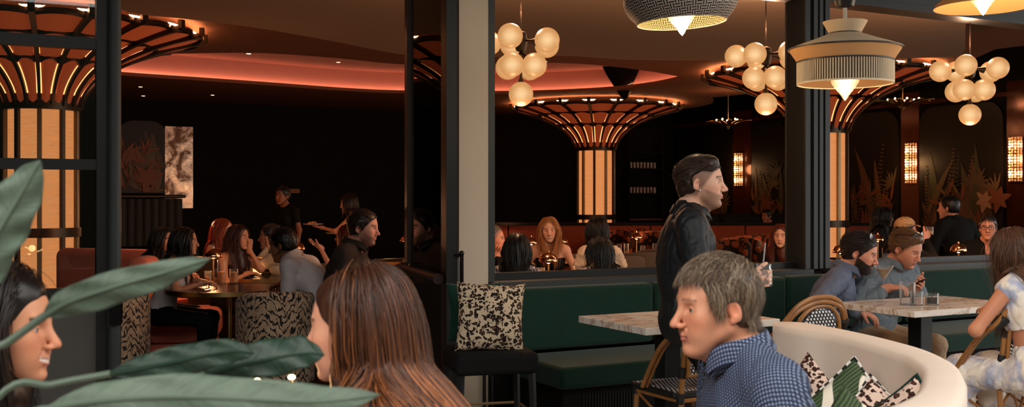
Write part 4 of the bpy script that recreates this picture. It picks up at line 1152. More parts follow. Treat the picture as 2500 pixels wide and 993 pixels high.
c1=palm_column('glowing cane palm column nearest the door, largest, cut by the door frame',B(1.06,13.94),0.05)
def colcopy(lb,loc,rz): return dup(c1,loc,rz,lb)
colcopy('glowing cane palm column seen whole in the middle of the first window',B(12.72,19.83),.16)
colcopy('glowing cane palm column half hidden behind the fluted mullion',B(12.59,12.87),.10)

# ---------------------------------------------------------------- hanging lamps
def m_globe():
    m=mat('alabaster_globe',srgb(230,200,150),.38,spec=.3); t=NT(m)
    lw=t.n('ShaderNodeLayerWeight'); lw.inputs[0].default_value=.5
    nz=t.noise(t.mapping(t.obj(),(1,1,5),(.3,.5,0)),7,3,.5,.6)
    f=t.math('SUBTRACT',1.0,lw.outputs['Facing'])
    st=t.math('ADD',.70,t.math('MULTIPLY',t.math('POWER',f,4.0),.42))
    st=t.math('MULTIPLY',st,t.math('ADD',.84,t.math('MULTIPLY',nz.outputs[0],.32)))
    c=t.ramp(f,[(0,(.90,.40,.12)),(.35,(.96,.46,.16)),(.80,(1,.53,.21)),(1,(1,.66,.33))]); t.set('Emission Color',c); t.set('Emission Strength',t.math('MULTIPLY',st,.86)); t.set('Base Color',srgb(70,46,26)); return m
M_GLOBE=m_globe()
TOPC=Z1
def globe_cluster(label,loc,rz,top):
    r=thing('globe_chandelier',label,'chandelier',loc,rz,'globe cluster chandeliers along the windows')
    b=MB(); b.tube([(0,0,.42),(0,0,top)],.004,8); b.sphere((0,0,.62),.010,8); b.sphere((0,0,.92),.010,8)
    b.lathe([(.0,.10),(.05,.08),(.055,.0),(.04,-.06),(.0,-.08)],16); b.tube([(0,0,.05),(0,0,.45)],.006,8)
    b.build('stem',M_BRONZE,r)
    G=[]
    for k in range(5):
        a=k*2*PI/5+.25; G.append((.255*math.cos(a),.255*math.sin(a),.02*(k%2)))
    for k in range(4):
        a=k*2*PI/4+.62; G.append((.128*math.cos(a),.128*math.sin(a),-.185))
    G.append((0,0,-.405))
    for g in G:
        v=Vector(g); 
        b=MB(); root_=Vector((0,0,v.z*.5+.02)); dd=v-root_; e=root_+dd*max(0,(dd.length-.085))/dd.length
        b.tube([root_,root_+(e-root_)*.6,e],[.008,.010,.028],10); ar=b.build('arm',M_BRONZE,r)
        b=MB(); b.sphere((0,0,0),.098,32); o=b.build('globe',M_GLOBE,ar); o.location=v
        
    ptlight('chandelier_light',r,(0,0,-.62),30,(1,.50,.24),.10)
    ptlight('chandelier_uplight',r,(0,0,.26),26,(1,.56,.34),.06)
    return r
g1=globe_cluster('cluster chandelier of cream globes nearest the pier, partly cut by the window jamb',P(1272,105,8.45),.35,TOPC-2.69+1.0)
g1.children
def setstem(o,top):
    pass
dup(g1,P(1870,140,9.25),1.35,'cluster chandelier of cream globes beside the striped pendant and fluted mullion')
dup(g1,P(2368,172,9.75),.15,'cluster chandelier of cream globes seen whole in the second window')

# --- pendants on the terrace
def bulb(r,z,sc=1):
    b=MB(); pr=[(.001,-.115),(.014,-.10),(.022,-.085),(.026,-.08),(.034,-.066),(.040,-.062),(.050,-.046),(.056,-.042),(.066,-.024),(.070,-.020),(.078,-.004),(.076,.0),(.03,.01),(.0,.012)]
    b.lathe([(x*sc,y*sc+z) for x,y in pr],28); return b.build('glass_bulb',M_BULB,r,auto=20)
def m_bulb():
    m=mat('ribbed_glass_bulb',(.9,.8,.6),.1); t=NT(m); w=t.n('ShaderNodeLayerWeight'); w.inputs[0].default_value=.5
    f=t.math('POWER',t.math('SUBTRACT',1.0,w.outputs['Facing']),3.0); t.set('Emission Color',t.ramp(f,[(0,(1,.55,.22)),(.6,(1,.78,.46)),(1,(1,.92,.72))])); t.set('Emission Strength',t.math('ADD',.6,t.math('MULTIPLY',f,2.2))); return m
M_BULB=m_bulb()
def m_maze():
    m=mat('black_maze_weave',(.02,.02,.022),.6); t=NT(m); uv=t.n('ShaderNodeTexCoord').outputs['UV']
    v=t.mapping(uv,(1,1,1),(0,0,R(0))); s=t.n('ShaderNodeSeparateXYZ'); t.l(v,s.inputs[0])
    u,w=s.outputs[0],s.outputs[1]
    cu=t.math('FLOOR',u); cw=t.math('FLOOR',w); par=t.math('FRACT',t.math('MULTIPLY',t.math('ADD',cu,cw),.5)); 
    isv=t.math('GREATER_THAN',par,.25)
    st1=t.math('LESS_THAN',t.math('FRACT',t.math('ADD',t.math('MULTIPLY',u,2),.25)),.5); st2=t.math('LESS_THAN',t.math('FRACT',t.math('ADD',t.math('MULTIPLY',w,2),.25)),.5)
    a=t.math('ADD',t.math('MULTIPLY',isv,st1),t.math('MULTIPLY',t.math('SUBTRACT',1.0,isv),st2))
    t.set('Base Color',t.mix(a,(.012,.013,.016),srgb(196,184,170)))
    m2=mat('cream_maze_lining',(.6,.5,.35),.7); t=NT(m2); uv=t.n('ShaderNodeTexCoord').outputs['UV']; s=t.n('ShaderNodeSeparateXYZ'); t.l(uv,s.inputs[0]); u,w=s.outputs[0],s.outputs[1]
    cu=t.math('FLOOR',u); cw=t.math('FLOOR',w); par=t.math('FRACT',t.math('MULTIPLY',t.math('ADD',cu,cw),.5)); isv=t.math('GREATER_THAN',par,.25)
    st1=t.math('LESS_THAN',t.math('FRACT',t.math('ADD',t.math('MULTIPLY',u,2),.25)),.5); st2=t.math('LESS_THAN',t.math('FRACT',t.math('ADD',t.math('MULTIPLY',w,2),.25)),.5)
    a=t.math('ADD',t.math('MULTIPLY',isv,st1),t.math('MULTIPLY',t.math('SUBTRACT',1.0,isv),st2))
    t.set('Base Color',t.mix(a,(.10,.07,.035),srgb(246,226,180))); return m,m2
M_MAZE,M_MAZEIN=m_maze()
def lathe_uv(prof,n,k,su,sv,rot=True):
    b=MB(); b.lathe(prof,n); V=np.concatenate(b.v); L=np.concatenate([[0],np.cumsum(np.linalg.norm(np.diff(np.array(prof),axis=0),axis=1))])
    return b,L
def build_uv(name,prof,n,m,r,su,sv,shear=.0):
    P0=np.array(prof); L=np.concatenate([[0],np.cumsum(np.linalg.norm(np.diff(P0,axis=0),axis=1))])
    me=bpy.data.meshes.new(name); b=MB(); b.lathe(prof,n); V=np.concatenate(b.v); me.from_pydata(V.tolist(),[],b.f); me.materials.append(m)
    uv=me.uv_layers.new(name='UVMap'); k=n
    for fi,p in enumerate(me.polygons):
        q=fi%k
        for li in p.loop_indices:
            vi=me.loops[li].vertex_index; ring=vi//k; a=vi%k
            if q==k-1 and a==0: a=k
            uu=a/k*su; vv=L[ring]*sv; uv.data[li].uv=(uu+vv*shear,vv-uu*shear)
    me.shade_smooth(); o=bpy.data.objects.new(name,me); COL.objects.link(o); o.parent=r; return o
M_CORD=mat('white_pendant_stem',srgb(190,182,170),.5)
# woven maze pendant
q=P(1664,55,6.15); r=thing('woven_pendant','large black and cream maze-patterned pendant lamp, tilted','pendant lamp',q,0); r.rotation_euler=(0,R(-3.0),0)
prof=[(.255,.0),(.30,.05),(.325,.10),(.328,.14),(.31,.19),(.26,.25),(.19,.29),(.10,.31),(.05,.315)]
pr_=spline([(a,b_,0) for a,b_ in prof],22)[:,:2]
build_uv('shade',[tuple(p) for p in pr_],96,M_MAZE,r,62,30,.08)
o=build_uv('lining',[(max(a-.006,.01),b_-.0005) for a,b_ in pr_],96,M_MAZEIN,r,62,30,.08)
b=MB(); b.lathe([(.255,-.004),(.262,0),(.255,.004),(.250,0),(.255,-.004)],96); b.build('rim',M_MAZE,r)
bulb(r,.045,1.05); b=MB(); b.tube([(0,0,.05),(0,0,.36)],.018,12); b.tube([(0,0,.36),(0,0,1.3)],.008,8); b.build('stem',M_CORD,r)
b=MB(); b.lathe([(.0,.085),(.11,.080),(.13,.075),(.11,.09),(.0,.095)],32); b.build('glass_disc',M_WHITE,r)
ptlight('woven_pendant_light',r,(0,0,-.0+.02),14,(1,.70,.38),.05).location.z=-.10
# tiered fringe pendant
M_PCREAM=mat('cream_pendant_linen',srgb(214,190,158),.8); M_PTAN=mat('apricot_pendant_linen',srgb(216,160,104),.8); M_PBLK=mat('black_pendant_trim',(.012,.012,.012),.5)
M_FR=mat('white_fringe_cord',srgb(222,206,176),.7)
q=P(2063,205,6.25); r=thing('tiered_pendant','cream and apricot tiered pendant lamp with white fringe hanging by the mullion','pendant lamp',q,0)
sc=6.25/FP
def rz_(px,py): return (px*sc,(205-py)*sc)
def seg(nm,pts,m,nn_=64,th=.003):
    prf=[rz_(*p) for p in pts]; prf2=[(max(a-th,.001),b_) for a,b_ in prf[::-1]]
    b=MB(); b.lathe(prf+prf2+[prf[0]],nn_); return b.build(nm,m,r,auto=30)
seg('collar',[(37,82),(53,53)],M_PCREAM); b=MB(); b.lathe([(0,rz_(0,56)[1]),(51*sc,rz_(0,55)[1])],48); b.build('collar_top',M_PCREAM,r)
seg('shade',[(133,119),(120,112),(80,98),(40,83)],M_PCREAM); seg('lower_band',[(113,150),(133,120)],M_PTAN)
for nm,pp in (('neck_trim',(38,82)),('edge_trim',(134,119.5)),('lower_trim',(114,151))):
    b=MB(); x,z=rz_(*pp); b.lathe([(x-.003,z-.004),(x+.004,z-.004),(x+.004,z+.004),(x-.003,z+.004),(x-.003,z-.004)],64); b.build('trim',M_PBLK,r)
b=MB(); n=110
for k in range(n):
    a=k*2*PI/n; x=.1135/.1135*113*sc; x1,z1=rz_(113,152); x2,z2=rz_(113,204)
    b.tube([(x1*math.cos(a),x1*math.sin(a),z1),(x2*math.cos(a),x2*math.sin(a),z2)],.0042,5)
b.build('fringe',M_FR,r,label='white cord fringe')
seg('fringe_shade_sheet',[(108,204),(108,152)],mat('fringe_gap_shade',srgb(104,78,54),.8))  # dark sheet behind the cords paints the shade in their gaps
b=MB(); x,z=rz_(113,204); b.lathe([(x-.006,z-.005),(x+.004,z-.005),(x+.004,z+.004),(x-.006,z+.004),(x-.006,z-.005)],64); b.build('lower_ring',M_FR,r)
b=MB(); b.tube([(0,0,rz_(0,190)[1]),(0,0,rz_(0,12)[1])],.012,12); b.build('stem',M_CORD,r)
b=MB(); x,z=rz_(0,8); b.lathe([(.0,z-.03),(.05,z-.02),(.06,z+.02),(.02,z+.06),(.012,z+1.2)],24); b.build('canopy',M_FRAME,r)
bulb(r,rz_(0,196)[1],1.05); ptlight('tiered_pendant_light',r,(0,0,rz_(0,200)[1]-.08),10,(1,.66,.34),.05); ptlight('tiered_pendant_glow',r,(0,0,rz_(0,165)[1]),3.0,(1,.66,.34),.05)
# wide disc pendant at the top right
q=P(2400,12,6.25); r=thing('disc_pendant','wide shallow cream pendant lamp with pointed glass bulb, cut by the top edge','pendant lamp',q,0)
b=MB(); b.lathe([(.272,-.015),(.26,.01),(.20,.06),(.08,.14),(.03,.16),(.03,.15),(.08,.128),(.20,.05),(.255,.0),(.272,-.015)],64); b.build('shade',M_PTAN,r)
bulb(r,.065,1.1); b=MB(); b.tube([(0,0,.1),(0,0,1.2)],.012,10); b.build('stem',M_CORD,r)
ptlight('disc_pendant_light',r,(0,0,-.08),6,(1,.66,.34),.05)

# --- crystal wall sconces on the right wall
def m_crystal():
    m=mat('lit_crystal',(1,.8,.5),.1,em=(1,.52,.2),es=1.0); t=NT(m); s=t.n('ShaderNodeSeparateXYZ'); t.l(t.obj(),s.inputs[0])
    v=t.n('ShaderNodeTexVoronoi'); v.inputs['Scale'].default_value=26; t.l(t.obj(),v.inputs['Vector'])
    z=t.math('ABSOLUTE',t.math('SUBTRACT',t.math('FRACT',t.math('MULTIPLY',s.outputs[2],3.75)),.5))
    k=t.math('MULTIPLY',t.ramp(z,[(0,0.25),(.22,.6),(.36,3.2),(.5,5.0)]),t.math('ADD',.4,v.outputs['Distance']))
    t.set('Emission Strength',k); t.set('Emission Color',t.mix(t.math('MINIMUM',k,1.0),(1,.36,.09),(1,.66,.34))); return m
M_CRY=m_crystal()
def sconce(label,w,first=[None]):
    loc=B(UR-.01,w,2.235)
    if first[0] is not None: return dup(first[0],loc,None,label)
    r=thing('crystal_sconce',label,'wall light',loc,ROTB,'crystal wall sconces'); 
    b=MB(); b.box((-.015,0,0),(.03,.26,.84)); bp_=b.build('back_plate',M_COPPER,r,smooth=False)
    b=MB(); rr=random.Random(4)
    for i in range(16):
        z=-.39+i*.052
        for k in range(7):
            a=PI/2+PI*(k+.5)/7; x=.115*math.cos(a)-.03; y=.125*math.sin(a)
            b.sphere((x+rr.uniform(-.005,.005),y,z+rr.uniform(-.006,.006)),(.017,.017,.021),6)
    b.build('crystals',M_CRY,bp_,smooth=False,label='faceted crystals lit from inside')
    first[0]=r; return r
sc_w=[]
for px,d,lb_ in ((1811,26.7,'crystal wall sconce beside the waiter, farthest of the three'),(2222,21.9,'crystal wall sconce between the mural panels above the tan cap'),(2482,19.8,'crystal wall sconce cut by the picture edge, beside the lily mural')):
    v=P(px,415,d); w=toB(v)[1]; sc_w.append(w); s_=sconce(lb_,w)
    ptlight('sconce_light',None,B(UR-.35,w,2.235),9,(1,.5,.2),.12)

# --- brass leaf chandeliers
def leafch(label,loc,R0,n,first=[None]):
    r=thing('leaf_chandelier',label,'chandelier',loc,0)
    for i in range(n):
        a=i*2*PI/n+.2; c,s=math.cos(a),math.sin(a); b=MB(); L=R0*(.85+.3*((i*7)%5)/5)
        nu=9;G=np.zeros((nu,3,3))
        for u in range(nu):
            f=u/(nu-1); w=.05*math.sin(PI*min(.1+f*.9,1))**.8*R0/.45+.003; rad=.04+L*f; z=.02+.20*R0/.45*f**1.3-.10*f**3*R0/.45
            for v,g in enumerate((-1,0,1)): G[u,v]=(rad*c-g*w*s,rad*s+g*w*c,z+(.02 if g==0 else 0)*-1)
        b.grid(G); o=b.build('leaf',M_BRASS,r); md=o.modifiers.new('t','SOLIDIFY'); md.thickness=.004
        if i%2==0:
            b=MB(); b.sphere((.55*L*c,.55*L*s,.11*R0/.45+.03),.018,10); b.build('bulb',M_TINY,r)
    b=MB(); b.lathe([(.0,-.07),(.03,-.04),(.045,.02),(.02,.06),(.008,.08)],16); b.tube([(0,0,.06),(0,0,1.6)],.007,8); b.build('stem',M_BRASSDULL,r)
    ptlight('leaf_chandelier_light',r,(0,0,.18),10,(1,.5,.22),.1)
    return r
M_TINY=glow('small_bulb',(1,.62,.3),14)
leafch('small brass leaf chandelier hanging in the dark behind the waiter',P(1778,308,20.6),.40,10)
leafch('brass leaf chandelier with bare bulbs above the mural in the second window',P(2204,262,20.0),.50,14)

for (u_,w_) in ((2.5,11.5),(6.5,12.5),(10.0,11.0),(4.5,17.5),(9.0,17.0),(10.5,14.0)):  # unseen fill lights added mid-room to brighten the soffit
    ptlight('added_fill_light',None,B(u_,w_,1.25),26,(1,.42,.20),.04)

# ---------------------------------------------------------------- wall decoration
M_MURBG=mat('mural_dark_ground',(.010,.007,.005),.45)
M_PILGLOSS=mat('oxblood_gloss_pilaster',(.085,.022,.012),.16,.35,bump=(5,.25))
def flat_shape(b,pts,xo,mi,u0=None):
    "outline in (y along wall, z) -> thin relief shape on the wall plane"
    n=len(pts); b.add([(xo,p[0],p[1]) for p in pts]+[(xo+.006,p[0],p[1]) for p in pts],[list(range(n)),[n+i for i in range(n)][::-1]]+[[i,n+i,n+(i+1)%n,(i+1)%n] for i in range(n)],mi)
def leafpts(x,z,ang,L,W,n=8,bend=0):
    c,s=math.cos(ang),math.sin(ang); A=[];Bq=[]
    for i in range(n+1):
        f=i/n; w=W*math.sin(PI*f**.8)*.5; px=L*f; o=bend*f*f*L
        A.append((x+px*c-(w+o)*s,z+px*s+(w+o)*c)); Bq.append((x+px*c-(o-w)*s,z+px*s+(o-w)*c))
    return A+Bq[::-1][1:-1]
MUR=[M_MURBG,mat('mural_olive',(.21,.12,.05),.5),mat('mural_umber',(.19,.09,.042),.5),mat('mural_rust',(.27,.085,.04),.5),mat('mural_green',(.09,.088,.04),.5),mat('mural_pale',(.50,.27,.15),.5),mat('mural_fern',(.15,.11,.05),.5)]
def mural(label,w0,w1,z0,z1,seed,lily=None,wall='right',u=None,plantz=.9):
    rr=random.Random(seed); W=w1-w0
    if wall=='right': loc=B(UR-.012,(w0+w1)/2,0); rz=ROTB
    else: loc=B(u,WB-.012,0); rz=ROTB+PI/2
    r=thing('mural_panel',label,'mural',loc,rz); h=W/2
    # arched backing board, local x = out of wall (-), y = along
    out=[(-h,z0),(h,z0)]+[(h-.35+.35*math.cos(a),z1-.35+.35*math.sin(a)) for a in np.linspace(0,PI/2,8)]+[(-h+.35-.35*math.sin(a),z1-.35+.35*math.cos(a)) for a in np.linspace(0,PI/2,8)]
    b=MB(); n=len(out); b.add([(0,p[0],p[1]) for p in out]+[(-.03,p[0],p[1]) for p in out],[list(range(n)),[n+i for i in range(n)][::-1]]+[[i,(i+1)%n,n+(i+1)%n,n+i] for i in range(n)])
    bd=b.build('board',M_MURBG,r,smooth=False,recalc=True)
    b=MB(); X=-.037
    H=z1-z0
    for k in range(int(W*11)):           # ferns and reeds
        y=rr.uniform(-h+.1,h-.1); z=z0+rr.uniform(0,.5); L=rr.uniform(.8,H*.62); a=PI/2+rr.uniform(-.25,.25); mi=rr.choice([1,2,4,6,6,2])
        t=rr.random()
        if t<.42:     # fern
            for j in range(18):
                f=.1+.9*j/18; cx=y+math.cos(a)*L*f; cz=z+math.sin(a)*L*f; w=.17*(1-f)+.02
                for sg in (-1,1):
                    p=leafpts(cx,cz,a+sg*1.05,w,.03,3)
                    if all(abs(q[0])<h-.02 and q[1]<z1-.05 for q in p): flat_shape(b,p,X-.0005*k,mi)
        elif t<.8:
            p=leafpts(y,z,a,L,rr.uniform(.12,.26),10,rr.uniform(-.25,.25))
            if all(abs(q[0])<h-.02 and q[1]<z1-.05 for q in p): flat_shape(b,p,X-.0005*k,mi)
        else:
            for j in range(11):
                p=leafpts(y,z+L*.7,a+(j-5)*.36,rr.uniform(.25,.42),.045,4)
                if all(abs(q[0])<h-.02 and q[1]<z1-.05 for q in p): flat_shape(b,p,X-.0005*k,mi)
    for k in range(int(W*13)):
        y=rr.uniform(-h+.1,h-.1); z=z0+rr.uniform(0,1.0); 
        for j in range(4):
            p=leafpts(y,z,rr.uniform(.3,2.8),rr.uniform(.15,.45),.07,5,rr.uniform(-.3,.3))
            if all(abs(q[0])<h-.02 and q[1]>z0 for q in p): flat_shape(b,p,X-.020-.0004*k,rr.choice([1,2,3,3,1]))
    b.build('painted_foliage',MUR,bd,smooth=False,label='painted ferns, reeds and broad leaves')
    if lily:
        for (y,z,s,mi) in lily:
            b=MB()
            for j in range(6):
                a=PI/2+j*2*PI/6+.25; flat_shape(b,leafpts(y,z,a,.30*s*(1.15 if j%2 else .95),.15*s,7),X-.045-.001*j,mi)
            b.build('painted_lily',MUR,bd,smooth=False,label='pale painted lily')
    return r
def wOf(px): # w on the right wall seen at picture column px
    k=(px-1250)/FP; d=UR/(k*EU.x+EU.y); return -k*d*EU.y+d*EU.x
segs=[(1660,1790),(1838,1920),(2078,2196),(2248,2452),(2508,2640)]
labs=['dark tropical mural panel behind the waiter\'s face','tropical mural panel with pale lily left of the fluted mullion','tropical mural panel between the cane column and sconce','wide tropical mural panel with a large pale lily','dark mural panel at the picture edge']
for i,((a,c),lb_) in enumerate(zip(segs,labs)):
    w1,w0=wOf(a),wOf(c); lil=None
    if i==1: lil=[(0.0,1.35,.8,3)]
    if i==3:
        wl=wOf(2412)-(w0+w1)/2; lil=[(wl,1.46,.72,5),(wl-.30,1.5,.85,3)]
    mural(lb_,w0,w1,.55,3.35,11+i*3,lil)
for px in (1812,2222,2480):
    w=wOf(px); dw=abs(wOf(px-22)-wOf(px+22))/2
    b=MB(); b.prism([(p.x,p.y) for p in ub(UR-.006,UR+.0,w-dw,w+dw)],.5,3.7); tag(b.build('wall_right_panel',M_PILGLOSS,smooth=False,recalc=True),'oxblood gloss pilaster panel behind a sconce',None,None,'structure')
b=MB(); b.prism([(p.x,p.y) for p in ub(UR-.10,UR,WF+.3,WB)],3.42,3.50); tag(b.build('trim_1',M_PILGLOSS,smooth=False,recalc=True),'glossy copper-brown cornice along the mural wall',None,None,'structure')
# mural and old mirror on the back wall at the left, column radiators below
def uOf(px,w=WB):
    k=(px-1250)/FP; d=w/(k*EW.x+EW.y); return k*d*EU.x+d*EU.y
ua_,ub2=uOf(285),uOf(408)
rr_=mural('tropical mural panel with large leaves left of the mottled mirror',-(ub2-ua_)/2,(ub2-ua_)/2,1.62,3.15,5,[(-.1,1.95,1.0,3)],wall='back',u=(ua_+ub2)/2)
def m_mirror():
    m=mat('antiqued_mirror',(.5,.48,.44),.12,1.0); t=NT(m); nz=t.noise(t.mapping(t.obj(),(1.2,1,1.0)),2.6,5,.65,.6); 
    t.set('Base Color',t.ramp(nz.outputs[0],[(0,(.04,.02,.012)),(.42,(.12,.07,.045)),(.52,(.52,.47,.42)),(.75,(.75,.72,.68)),(1,(.8,.78,.75))])); t.set('Roughness',t.ramp(nz.outputs[0],[(0,.5),(.5,.25),(.7,.12)])); t.bump(t.noise(t.obj(),9,4).outputs[0],.25,.02); return m
b=MB(); u0,u1=uOf(402),uOf(470); b.prism([(p.x,p.y) for p in ub(u0,u1,WB-.05,WB)],1.30,3.05); 
tag(b.build('mirror',m_mirror(),smooth=False,recalc=True),'tall mottled antique mirror strip on the dark back wall','mirror')
r=thing('channelled_bench','dark green bench with tall vertical channels below the left mural','bench',B((uOf(285)+uOf(440))/2,WB-.6),ROTB)
wd=uOf(440)-uOf(285); b=MB(); nch=8
for i in range(nch):
    x=-wd/2+wd*(i+.5)/nch; b.tube([(x,.35,.35),(x,.35,1.50)],wd/nch*.49,14,flat=.45)
b.build('channelled_back',mat('dark_olive_velvet',(.022,.022,.012),.6,sheen=.6),r); b=MB(); b.box((0,.36,1.55),(wd+.1,.26,.07),bev=.02); b.build('top_rail',M_BRONZE,r); b=MB(); b.box((0,.1,.28),(wd,.75,.46),bev=.04); b.build('seat',M_BLACKCLOTH,r)
# small sign on the dark wall; black door outline
b=MB(); q=P(717,466,23.0); b.box((0,0,0),(.25,.012,.085)); o=b.build('plate',mat('aged_sign_plate',srgb(170,128,92),.6),None,smooth=False); o.name='wall_sign'; o.location=q; tag(o,'small pale rectangular sign plate on the dark back wall','sign')
b=MB(); 
for k in range(7): b.box((-.088+k*.029,-.0075,0),(.018,.003,.018))
oo=b.build('lettering',mat('sign_lettering',srgb(96,66,44),.7),o,smooth=False)
# dark hanging speaker in the recess
q=U(1524,166,Z3); b=MB(); b.lathe([(.01,-.62),(.06,-.60),(.42,-.16),(.52,0.0),(.0,0.0)],4); o=b.build('ceiling_speaker',M_BLACKGLOSS,None,smooth=False); o.location=(q.x,q.y,Z3-.0); o.rotation_euler=(0,0,R(30)); tag(o,'black pointed wedge fixture hanging in the glowing recess','ceiling fixture')
# bar shelves between mid column and waiter
r=thing('bar_shelf','dark back-bar shelving with rows of glasses, beyond the middle column','shelf',P(1570,600,25.8)*1.0,ROTB); r.location.z=0; lx=.42
for z in (1.0,1.62,2.22,2.60):
    b=MB(); b.box((0,0,z),(.95,.3,.03)); b.build('shelf_board',M_RUST if z==1.0 else M_BLACKWALL,r,smooth=False)
for s in (-1,1):
    b=MB(); b.box((s*.49,0,1.6),(.03,.3,3.2)); b.build('side_panel',M_BLACKWALL,r,smooth=False)
b=MB(); b.box((0,.16,1.6),(.95,.02,3.2)); b.build('back_panel',M_BLACKWALL,r,smooth=False)
shelf_root=r

# ---------------------------------------------------------------- furniture
def np_(x): return -x            # n.p = -w
def pillow(name,label,loc,rot,m,size=.46,th=.15,group=None,cat='cushion',piping=None,parent=None):
    n=25; b=MB(); g=np.linspace(-1,1,n); X,Y=np.meshgrid(g,g,indexing='ij')
    e=(1-X**2).clip(0)**.55*(1-Y**2).clip(0)**.55
    bow=1-.10*((1-Y**2)*X**2+(1-X**2)*Y**2)*(np.abs(X)**2+np.abs(Y)**2).clip(0,1)
    px=X*size/2*(1-.09*(1-Y**2)*np.abs(X)**3); py=Y*size/2*(1-.09*(1-X**2)*np.abs(Y)**3)
    wr=.006*np.sin(X*5+Y*3)+.005*np.sin(Y*7-X*2)
    top=np.stack([px,py,e*th/2+wr*e],-1); bot=np.stack([px,py,-e*th/2+wr*e],-1)
    b.grid(top); b.grid(bot[::-1]); o=b.build(name,m,None,auto=60)
    o.location=loc; o.rotation_euler=rot; tag(o,label,cat,group)
    md=o.modifiers.new('w','WELD'); md.merge_threshold=.0005
    if piping:
        pb=MB(); ed=[top[i,0] for i in range(n)]+[top[-1,j] for j in range(n)]+[top[i,-1] for i in range(n-1,-1,-1)]+[top[0,j] for j in range(n-1,-1,-1)]
        E=[]; 
        for p in ed:
            if not E or np.linalg.norm(np.array(E[-1])-p)>1e-4: E.append(tuple(p))
        pb.tube(E[:-1],.006,6,closed=True); pb.build('piping',piping,o)
    return o
# --- green banquette under the windows (outside), its two backs shown
def tableU(px,py,z=.76): return U(px,py,z)
w_back=6.283; w_front=5.635; 
u_l=toB(U(1371,901,.45))[0]
r=thing('banquette','dark green upholstered banquette running below the windows','bench',B(u_l,w_back,0),ROTB)
LB=6.2
def seatbox(nm,x0,x1,y0,y1,z0,z1,m,bev=.035,label=None):
    bb=MB(); bb.box(((x0+x1)/2,(y0+y1)/2,(z0+z1)/2),(x1-x0,y1-y0,z1-z0)); o=bb.build(nm,m,r,smooth=True,auto=50,label=label)
    if bev: md=o.modifiers.new('b','BEVEL'); md.width=bev; md.segments=4
    return o
# module 1 .. 4 : local x along facade, y into wall (+)
xs=[0,0.02]
mods=[(-.10,1.16),(1.175,2.42),(2.435,3.70),(3.715,LB)]
for i,(a,c) in enumerate(mods):
    seatbox('back_cushion',a,c,-.0,.14,.47,.895,M_GREEN,.03)
seatbox('seat_cushion',0,LB,-.645,.02,.315,.455,M_GREEN,.03)
seatbox('plinth',.06,LB,-.56,.12,.0,.315,M_BLACKWALL,.0)
for x in (.09,1.6,3.1,4.6):
    bb=MB(); 
    for k in range(18): bb.box((x+.12+k*.022,-.562,.16),(.008,.008,.20))
    bb.build('vent_grille',M_FRAME,r,smooth=False)
bb=MB(); bb.tube([(-.16,.10,.02),(-.16,.10,.80),(-.13,.0,.84)],.012,8); bb.tube([(-.16,-.02,.02),(-.16,-.02,.78),(-.16,.1,.80)],.012,8); bb.build('end_rail',M_FRAME,r)
bb=MB(); bb.box((LB/2-.1,.16,.46),(LB+.3,.03,.90)); bb.build('back_board',M_BLACKWALL,r,smooth=False)
bb=MB(); bb.prism([(-.10,.14),(.03,.0),(.03,.14)],.47,.88); bb.build('end_wedge',M_GREEN,r,recalc=True)
# --- marble tables
def marble_table(label,corner,lx,ly):
    "corner: near-left top corner; lx along facade, ly toward the wall"
    r=thing('marble_table',label,'table',(corner.x,corner.y,0),ROTB,'marble topped terrace tables')
    b=MB(); b.box((lx/2,ly/2,.782),(lx,ly,.040),bev=.003); b.build('tabletop',M_MARBLE,r,smooth=False)
    b=MB(); b.box((lx*.42,ly/2,.38),(.11,.11,.755),bev=.004); b.build('leg',M_FRAME,r,smooth=False,label='square black table leg')
    b=MB(); b.box((lx*.42,ly/2,.015),(.50,.45,.02),bev=.004); b.build('base',M_FRAME,r,smooth=False)
    return r
k1=U(1577,801,.802); k2=U(2233,760,.802)
marble_table('white marble table in front of the waiter, nobody seated at it',k1,.95,.69)
marble_table('white marble table with drinks where two men in blue shirts sit',k2,1.05,.68)
# --- rattan bistro chairs
def weave_panel(name,pts_fn,nu,nv,m,parent,cell=.021,th=.006,uvscale=None):
    G=np.zeros((nu,nv,3))
    for i in range(nu):
        for j in range(nv): G[i,j]=pts_fn(i/(nu-1),j/(nv-1))
    me=bpy.data.meshes.new(name); b=MB(); b.grid(G); me.from_pydata(G.reshape(-1,3).tolist(),[],b.f); me.materials.append(m)
    uv=me.uv_layers.new(name='UVMap'); du=np.linalg.norm(G[-1,nv//2]-G[0,nv//2]); dv=np.linalg.norm(G[nu//2,-1]-G[nu//2,0])
    C=G.reshape(-1,3)
    for lp in me.loops:
        p=C[lp.vertex_index]; uv.data[lp.index].uv=uvscale(p) if uvscale else (p[0]/cell,p[1]/cell)
    o=bpy.data.objects.new(name,me); COL.objects.link(o); o.parent=parent; md=o.modifiers.new('s','SOLIDIFY'); md.thickness=th; md.offset=0
    me.shade_smooth(); return o
